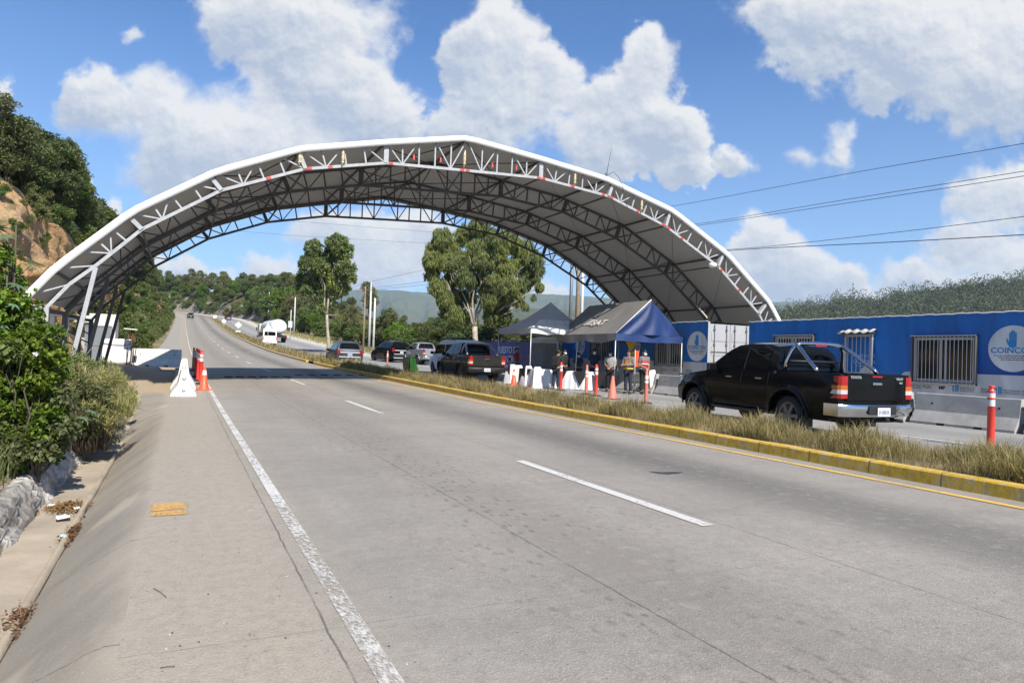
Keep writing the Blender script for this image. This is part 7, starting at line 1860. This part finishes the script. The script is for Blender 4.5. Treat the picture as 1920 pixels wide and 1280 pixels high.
for i, (px, py, lb, cat_) in enumerate(((144, 955, 'crumpled white paper beside the leaf heap in the ditch', 'litter'), (118, 972, 'torn white plastic bag lying in the ditch', 'litter'), (95, 950, 'flat white wrapper near the stone wall', 'litter'), (119, 1008, 'small pale blue cup among the leaves by the ditch edge', 'litter'))):
    p = at_z(px, py, -.475); b = MB(); r7 = random.Random(i); w_ = .035 if i != 1 else .07
    b.grid([[Vector(((u-3)*w_*.4*(1+.2*r7.random()), (v-3)*w_*.3, .012+.018*r7.random())) for u in range(7)] for v in range(7)]); o = b.build('litter', M_lit if i < 3 else mat('pale_blue_plastic', (.42, .62, .66), .5)); o.location = p; o.rotation_euler = (0, 0, r7.random()*3); tag(o, lb, cat_)
p = at_s(66, 664, 9.3); b = MB(); r7 = random.Random(5)
b.grid([[Vector(((u-3)*.008*(1+.5*math.sin(v*2.1))+.006*r7.random(), .03*r7.random(), (v-3)*.007*(1+.5*math.cos(u*1.7))+.006*r7.random())) for u in range(7)] for v in range(7)]); o = b.build('litter', M_lit); o.location = p; tag(o, 'scrap of white plastic caught in the big bush near the canopy foot', 'litter')
def chunk(px, py, z, sz, label, seed):
    p = at_z(px, py, z); bm = bmesh.new(); bmesh.ops.create_icosphere(bm, subdivisions=3, radius=1.)
    for v in bm.verts: v.co *= 1+.22*nz(v.co.x*2+seed, v.co.y*2+v.co.z, 1.7)+.07*nz(v.co.z*3, v.co.x*4+seed, 3.)
    bmesh.ops.scale(bm, vec=(sz*.8, sz*1.5, sz*.75), verts=bm.verts); b = MB(); b.bm(bm, (0, 0, sz*.3), None, 0, True); o = b.build('stone', M_white); o.location = p; tag(o, label, 'stone')
chunk(222, 792, -.22, .17, 'pale lump of concrete at the end of the ditch wall by the weeds', 1); chunk(205, 800, -.28, .10, 'small pale stone beside the concrete lump at the ditch end', 4)
# pebbles and twigs on the shoulder
b = MB(); r8 = random.Random(12)
for i in range(150):
    r_, s = r8.uniform(-.15, 1.0), 2.2+r8.random()**1.4*12; q = r8.choice([.002, .003, .003, .004, .006]); bm = bmesh.new(); bmesh.ops.create_icosphere(bm, subdivisions=1, radius=q); bmesh.ops.scale(bm, vec=(1, 1.3, .6), verts=bm.verts); b.bm(bm, (r_, s, ZR(s)+.003), None, r8.choice([0, 1, 1]))
tag(b.build('gravel', [mat('pale_stone', (.5, .47, .42), .9), mat('dark_stone', (.09, .08, .07), .9)]), 'loose pebbles scattered on the concrete shoulder', 'gravel', kind='stuff')
for px, py, px2, py2, lb in ((288, 1102, 312, 1119, 'thin brown twig on the shoulder left of the edge line'), (300, 1251, 328, 1248, 'short dark twig on the shoulder at the bottom edge of the photo')):
    a, c = at_z(px, py, .006), at_z(px2, py2, .006); tag(MB().tube([a, (a+c)/2+Vector((.004, 0, .003)), c], .0017, 5).build('twig', M_bark), lb, 'twig')

# ================================================================ POLES, WIRES, SIGNS
M_wood = mat('wooden_pole', (.30, .225, .15), .9, var=.35, vscale=5); M_cpole = mat('concrete_pole', (.60, .59, .57), .85, var=.15, vscale=2); M_spole = mat('steel_pole', (.16, .17, .18), .5, metal=.4); M_wire = mat('cable_black', (.02, .02, .022), .6)
def pole(label, px, py, Z, top, r0, r1, m, arm=True, kind='utility_pole'):
    p = at_d(px, py, Z); p.z = gz(p.x, p.y)-.05; tp_ = at_d(*top, Z); h_ = tp_.z-p.z; t = thing(kind, label, 'pole', p)
    MB().tube([(0, 0, 0), ((tp_.x-p.x)*.0, 0, h_)], [r0, r1], 12).build('shaft', m, t)
    if arm:
        MB().bar((-.7, .12, h_-.35), (.7, .12, h_-.35), .09).build('cross_arm', M_wood, t)
        for x in (-.6, 0, .6): MB().lathe([(.02, 0), (.045, .05), (.03, .09), (.045, .12), (.0, .15)], (x, .12, h_-.30), 8).build('insulator', M_lamp, t)
    return t, Vector((p.x, p.y, p.z+h_))
pole('brown wooden utility pole, left of the two white poles', 681, 650, 78, (684, 537), .13, .09, M_wood); pole('taller white concrete pole, right of the brown one', 692, 645, 84, (697, 528), .17, .10, M_cpole, False); pole('shorter white concrete pole, right of the tall white one', 700, 648, 80, (706, 559), .15, .10, M_cpole, False)
pole('dark steel pole rising behind the tents, left of the wooden one', 1068, 640, 56, (1072, 440), .15, .12, M_spole, False); _, T_w = pole('brown wooden utility pole behind the ridge of the blue tent', 1081, 640, 53, (1088, 400), .19, .14, M_wood); pole('white concrete pole just right of the wooden pole behind the tents', 1089, 640, 55, (1093, 430), .14, .11, M_cpole, False)
def far_pole(label, px, ptop, s, r_):
    p = road(s, r_); pz = Vector((p.x, p.y, gz(p.x, p.y) if s < 200 else p.z+1.)); Z = (pz-CO).dot(_F); t = thing('utility_pole', label, 'pole', pz); h_ = at_d(px, ptop, Z).z-pz.z; MB().tube([(0, 0, -.3), (0, 0, h_)], [.16, .11], 8).build('shaft', M_cpole, t)
far_pole('left of the two thin far poles before the rock cut', 431, 545, 222, 24); far_pole('right of the two thin far poles before the rock cut', 435, 554, 226, 25)
far_pole('grey pole standing left of the tanker truck', 494, 555, 150, 21.5)
def wire(label, pts, m=M_wire, rad=.013, n=14, group='overhead cables'):
    P = [Vector(p) for p in pts]; out = []
    L = [0.]
    for a, c in zip(P, P[1:]): L.append(L[-1]+(c-a).length)
    for k in range(len(P)-1):
        a, c = P[k], P[k+1]; m0 = (c-P[k-1])/(L[k+1]-L[k-1])*(L[k+1]-L[k]) if k else c-a; m1 = (P[k+2]-a)/(L[k+2]-L[k])*(L[k+1]-L[k]) if k+2 < len(P) else c-a
        for i in range(n): t = i/n; out.append(a*(2*t**3-3*t*t+1)+m0*(t**3-2*t*t+t)+c*(3*t*t-2*t**3)+m1*(t**3-t*t))
    out.append(P[-1]); o = MB().tube(out, rad, 5).build('overhead_cable', m); return tag(o, label, 'cable', group)
RW = 27.5
def wpts(l): return [at_r(x, y, RW) for x, y in l]
wire('topmost overhead cable right of the canopy', wpts([(2050, 244), (1920, 269), (1600, 324), (1258, 387), (1088, 411)])); wire('upper cable of the close pair right of the canopy', wpts([(2050, 298), (1920, 321), (1600, 372), (1300, 421), (1088, 447)])); wire('lower cable of the close pair right of the canopy', wpts([(2050, 308), (1920, 330), (1600, 379), (1300, 424), (1088, 451)]))
wire('upper of the two lowest cables right of the canopy', wpts([(2050, 386), (1920, 406), (1650, 439), (1440, 462), (1365, 468), (1088, 492)])); wire('lowest overhead cable right of the canopy', wpts([(2050, 432), (1920, 440), (1650, 455), (1440, 465), (1365, 470), (1088, 494)]), rad=.018)
wire('upper thin cable crossing the sky under the arch', [at_d(430, 404, 60), at_d(545, 414, 62), at_d(880, 440, 66), at_d(1090, 452, 58)], rad=.011); wire('lower thin cable crossing the sky under the arch', [at_d(430, 432, 62), at_d(560, 442, 64), at_d(820, 457, 66), at_d(1090, 470, 58)], rad=.010)
wire('cable from the tall white pole towards the canopy', [at_d(560, 570, 140), at_d(697, 528, 84), at_d(800, 505, 74), at_d(1088, 440, 53)], rad=.014); wire('upper cable from the brown wooden pole to the right', [at_d(540, 556, 140), at_d(684, 541, 78), at_d(800, 527, 72), at_d(1088, 470, 53)], rad=.016); wire('lower cable from the brown wooden pole to the right', [at_d(500, 552, 140), at_d(684, 544, 78), at_d(800, 533, 72), at_d(1088, 486, 53)], rad=.016)

M_sgn = mat('sign_white', (.70, .71, .72), .45); M_sgb = mat('sign_back', (.42, .43, .44), .5, metal=.3)
def sign(label, px, py, r_, shape, size, post_bottom=None, m=M_sgn, sub=None):
    p = at_r(px, py, r_); g0 = ZR(p.y)+.1; t = thing('road_sign', label, 'sign', (p.x, p.y, g0), R(-8), 'road signs on the median'); zc = p.z-g0
    b = MB()
    if shape == 'diamond': pts = [(0, size), (size, 0), (0, -size), (-size, 0)]
    elif shape == 'tri': pts = [(0, size*.9), (size, -size*.8), (-size, -size*.8)]
    elif shape == 'rect': pts = [(-size, size*1.1), (size, size*1.1), (size, -size*1.1), (-size, -size*1.1)]
    else: pts = [(size*math.cos(2*math.pi*k/20), size*math.sin(2*math.pi*k/20)) for k in range(20)]
    b.add([Vector((x, 0, zc+z)) for x, z in pts], [list(range(len(pts)))]); b.build('panel', m, t, solid=.006)
    b = MB(); b.tube([(0, .04, -.15), (0, .04, zc+size*.8)], .03, 7)
    if shape == 'tri': b.bar((-size*.6, .03, zc-size*.1), (size*.6, .03, zc-size*.1), .035)
    b.build('post', M_sgb, t)
    if sub == 'plate': MB().box((0, -.006, zc-size*1.9), (size*1.3, .012, size*.5)).build('plate', m, t)
    if sub == 'disc': b = MB(); b.disc((0, -.006, zc-2.15), .32, (0, -1, 0), 20); b.build('disc_panel', M_sgb, t, solid=.006)
    if shape == 'diamond': b = MB(); b.bar((0, -.012, zc-size*.45), (0, -.012, zc+size*.3), .05, .006); b.bar((0, -.012, zc+size*.35), (size*.25, -.012, zc+size*.05), .05, .006); b.bar((0, -.012, zc+size*.35), (-size*.25, -.012, zc+size*.05), .05, .006); b.build('arrow', M_sgb, t)
    if sub == 'plate': MB().box((0, -.0135, zc-size*1.9), (size*1.0, .004, size*.16)).build('plate_marks', M_sgb, t)
sign('grey triangular sign with a round disc below it, before the white minibus', 503, 612, 9.4, 'tri', .52, sub='disc', m=mat('sign_grey_back', (.55, .57, .58), .5)); sign('white diamond sign with a small plate, nearest of the far median signs', 447, 609, 9.4, 'diamond', .62, sub='plate'); sign('white round sign with a small plate, middle of the far median signs', 420, 602, 9.4, 'round', .50, sub='plate'); sign('white rectangular sign, farthest of the median signs', 403, 594, 9.4, 'rect', .5, sub='plate')
p = at_d(543, 640, 118); p.z = gz(p.x, p.y); t = thing('road_sign', 'pale rectangular sign panel on a tall post right of the tanker truck', 'sign', p, R(-12)); MB().box((0, 0, 2.7), (.70, .03, 1.15)).build('panel', mat('sign_pale_grey', (.5, .52, .54), .5), t); MB().tube([(.05, .05, -.2), (.05, .05, 5.2)], .07, 8).build('post', M_cpole, t)

# white hut, louvred gate, rusty stand on the left
hx = at_s(215, 652, 52.).x; hz = .78
ht = thing('white_hut', 'small whitewashed hut with a flat canopy behind the louvred gate', 'hut', (hx-1.0, 52., hz), 0)
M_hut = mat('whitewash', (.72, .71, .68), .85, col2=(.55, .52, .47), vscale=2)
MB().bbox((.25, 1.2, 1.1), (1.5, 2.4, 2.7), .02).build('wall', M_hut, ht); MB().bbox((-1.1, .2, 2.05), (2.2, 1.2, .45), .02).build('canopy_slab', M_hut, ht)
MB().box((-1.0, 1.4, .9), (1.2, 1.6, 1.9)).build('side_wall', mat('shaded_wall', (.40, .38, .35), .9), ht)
ga = at_s(158, 682, 39.).x; gb = at_s(206, 682, 39.).x; gzv = gz((ga+gb)/2, 39.)
gt = thing('louvred_gate', 'tall metal gate of slanted louvres standing behind the canopy struts', 'gate', (ga, 39., gzv), 0); W_ = gb-ga; Hh = at_s(205, 612, 39.).z-gzv
M_gate = mat('gate_steel', (.22, .24, .25), .5, metal=.3)
b = MB()
for a, c in (((0, 0), (W_, 0)), ((0, Hh), (W_, Hh)), ((0, 0), (0, Hh)), ((W_, 0), (W_, Hh)), ((W_*.0, Hh*.45), (W_, Hh*.45))): b.bar((a[0], 0, a[1]), (c[0], 0, c[1]), .07)
n = 26
for i in range(n):
    z0 = -W_*.75+(Hh+W_*.75)*i/n; a, c = (0, z0), (W_, z0+W_*.75)
    if a[1] < 0: a = (-a[1]/.75, 0)
    if c[1] > Hh: c = (W_-(c[1]-Hh)/.75, Hh)
    if c[0] > a[0]+.05: b.bar((a[0], 0, a[1]), (c[0], 0, c[1]), .012, .07)
b.build('louvres', M_gate, gt); MB().box((W_/2, .06, Hh/2), (W_, .02, Hh)).build('backing_sheet', M_trim, gt)
# solid dark sheet wall between the canopy feet
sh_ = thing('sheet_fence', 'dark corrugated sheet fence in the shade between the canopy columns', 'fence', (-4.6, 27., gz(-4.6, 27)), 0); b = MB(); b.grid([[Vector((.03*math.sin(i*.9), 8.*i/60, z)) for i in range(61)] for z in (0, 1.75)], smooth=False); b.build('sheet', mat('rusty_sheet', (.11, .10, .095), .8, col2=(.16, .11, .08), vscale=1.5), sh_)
p = at_s(244, 655, 36.); p.z = gz(p.x, p.y); br = thing('rusty_stand', 'rusty iron stand with a tilted pale top behind the white covered block', 'stand', p, 0); zt_ = at_s(244, 617, 36.).z-p.z
MB().bbox((0, 0, zt_), (.55, .45, .05), .01, Matrix.Rotation(R(4), 3, 'Y')).build('top', M_hut, br)
b = MB(); M_rust = mat('rust', (.13, .06, .035), .9)
for x, y in ((-.12, 0), (.02, .08), (.10, -.05), (.16, .05)): b.tube([(x, y, 0), (x*1.3+.03, y, zt_*.5), (x*.6, y, zt_-.03)], .022, 6)
b.build('legs', M_rust, br)
# radio mast on the forest hill
p = at_d(1600, 560, 640); mt_ = thing('radio_mast', 'far red and white radio mast on the wooded hill above the blue container', 'mast', p, 0); tp_ = at_d(1601, 530, 640); h_ = tp_.z-p.z; b = MB(); w_ = .8
lv = [i/7 for i in range(8)]
for i in range(7):
    z0, z1 = h_*lv[i], h_*lv[i+1]; a0, a1 = w_*(1-.6*lv[i]), w_*(1-.6*lv[i+1]); mi = i % 2
    for sx, sy in ((-1, -1), (1, -1), (1, 1), (-1, 1)): b.bar((sx*a0, sy*a0, z0), (sx*a1, sy*a1, z1), .22, .22, mi)
    b.bar((-a0, -a0, z0), (a1, -a1, z1), .15, .15, mi); b.bar((a0, -a0, z0), (-a1, -a1, z1), .15, .15, mi); b.bar((-a1, -a1, z1), (a1, -a1, z1), .15, .15, mi)
b.build('lattice', [mat('mast_red', (.45, .10, .08), .6), M_white], mt_); MB().box((0, 0, h_*.95), (2.2, 1.6, .8)).build('antenna_panels', M_white, mt_)

# ================================================================ AIR
HB = bpy.data.materials.new('haze'); HB.use_nodes = True; HB.node_tree.nodes.clear(); t = NT(HB.node_tree); pv = t.node('ShaderNodeVolumePrincipled'); pv.inputs['Color'].default_value = (.70, .84, 1., 1); pv.inputs['Density'].default_value = .00011; pv.inputs['Anisotropy'].default_value = 0.
ot = t.node('ShaderNodeOutputMaterial'); t.link(pv.outputs[0], ot.inputs['Volume'])
hz_ = MB().box((600, 2600, 160), (9000, 6600, 520)).build('haze', HB); tag(hz_, kind='stuff')
hz_['label'] = 'pale blue haze in the valley air'; hz_['category'] = 'haze'
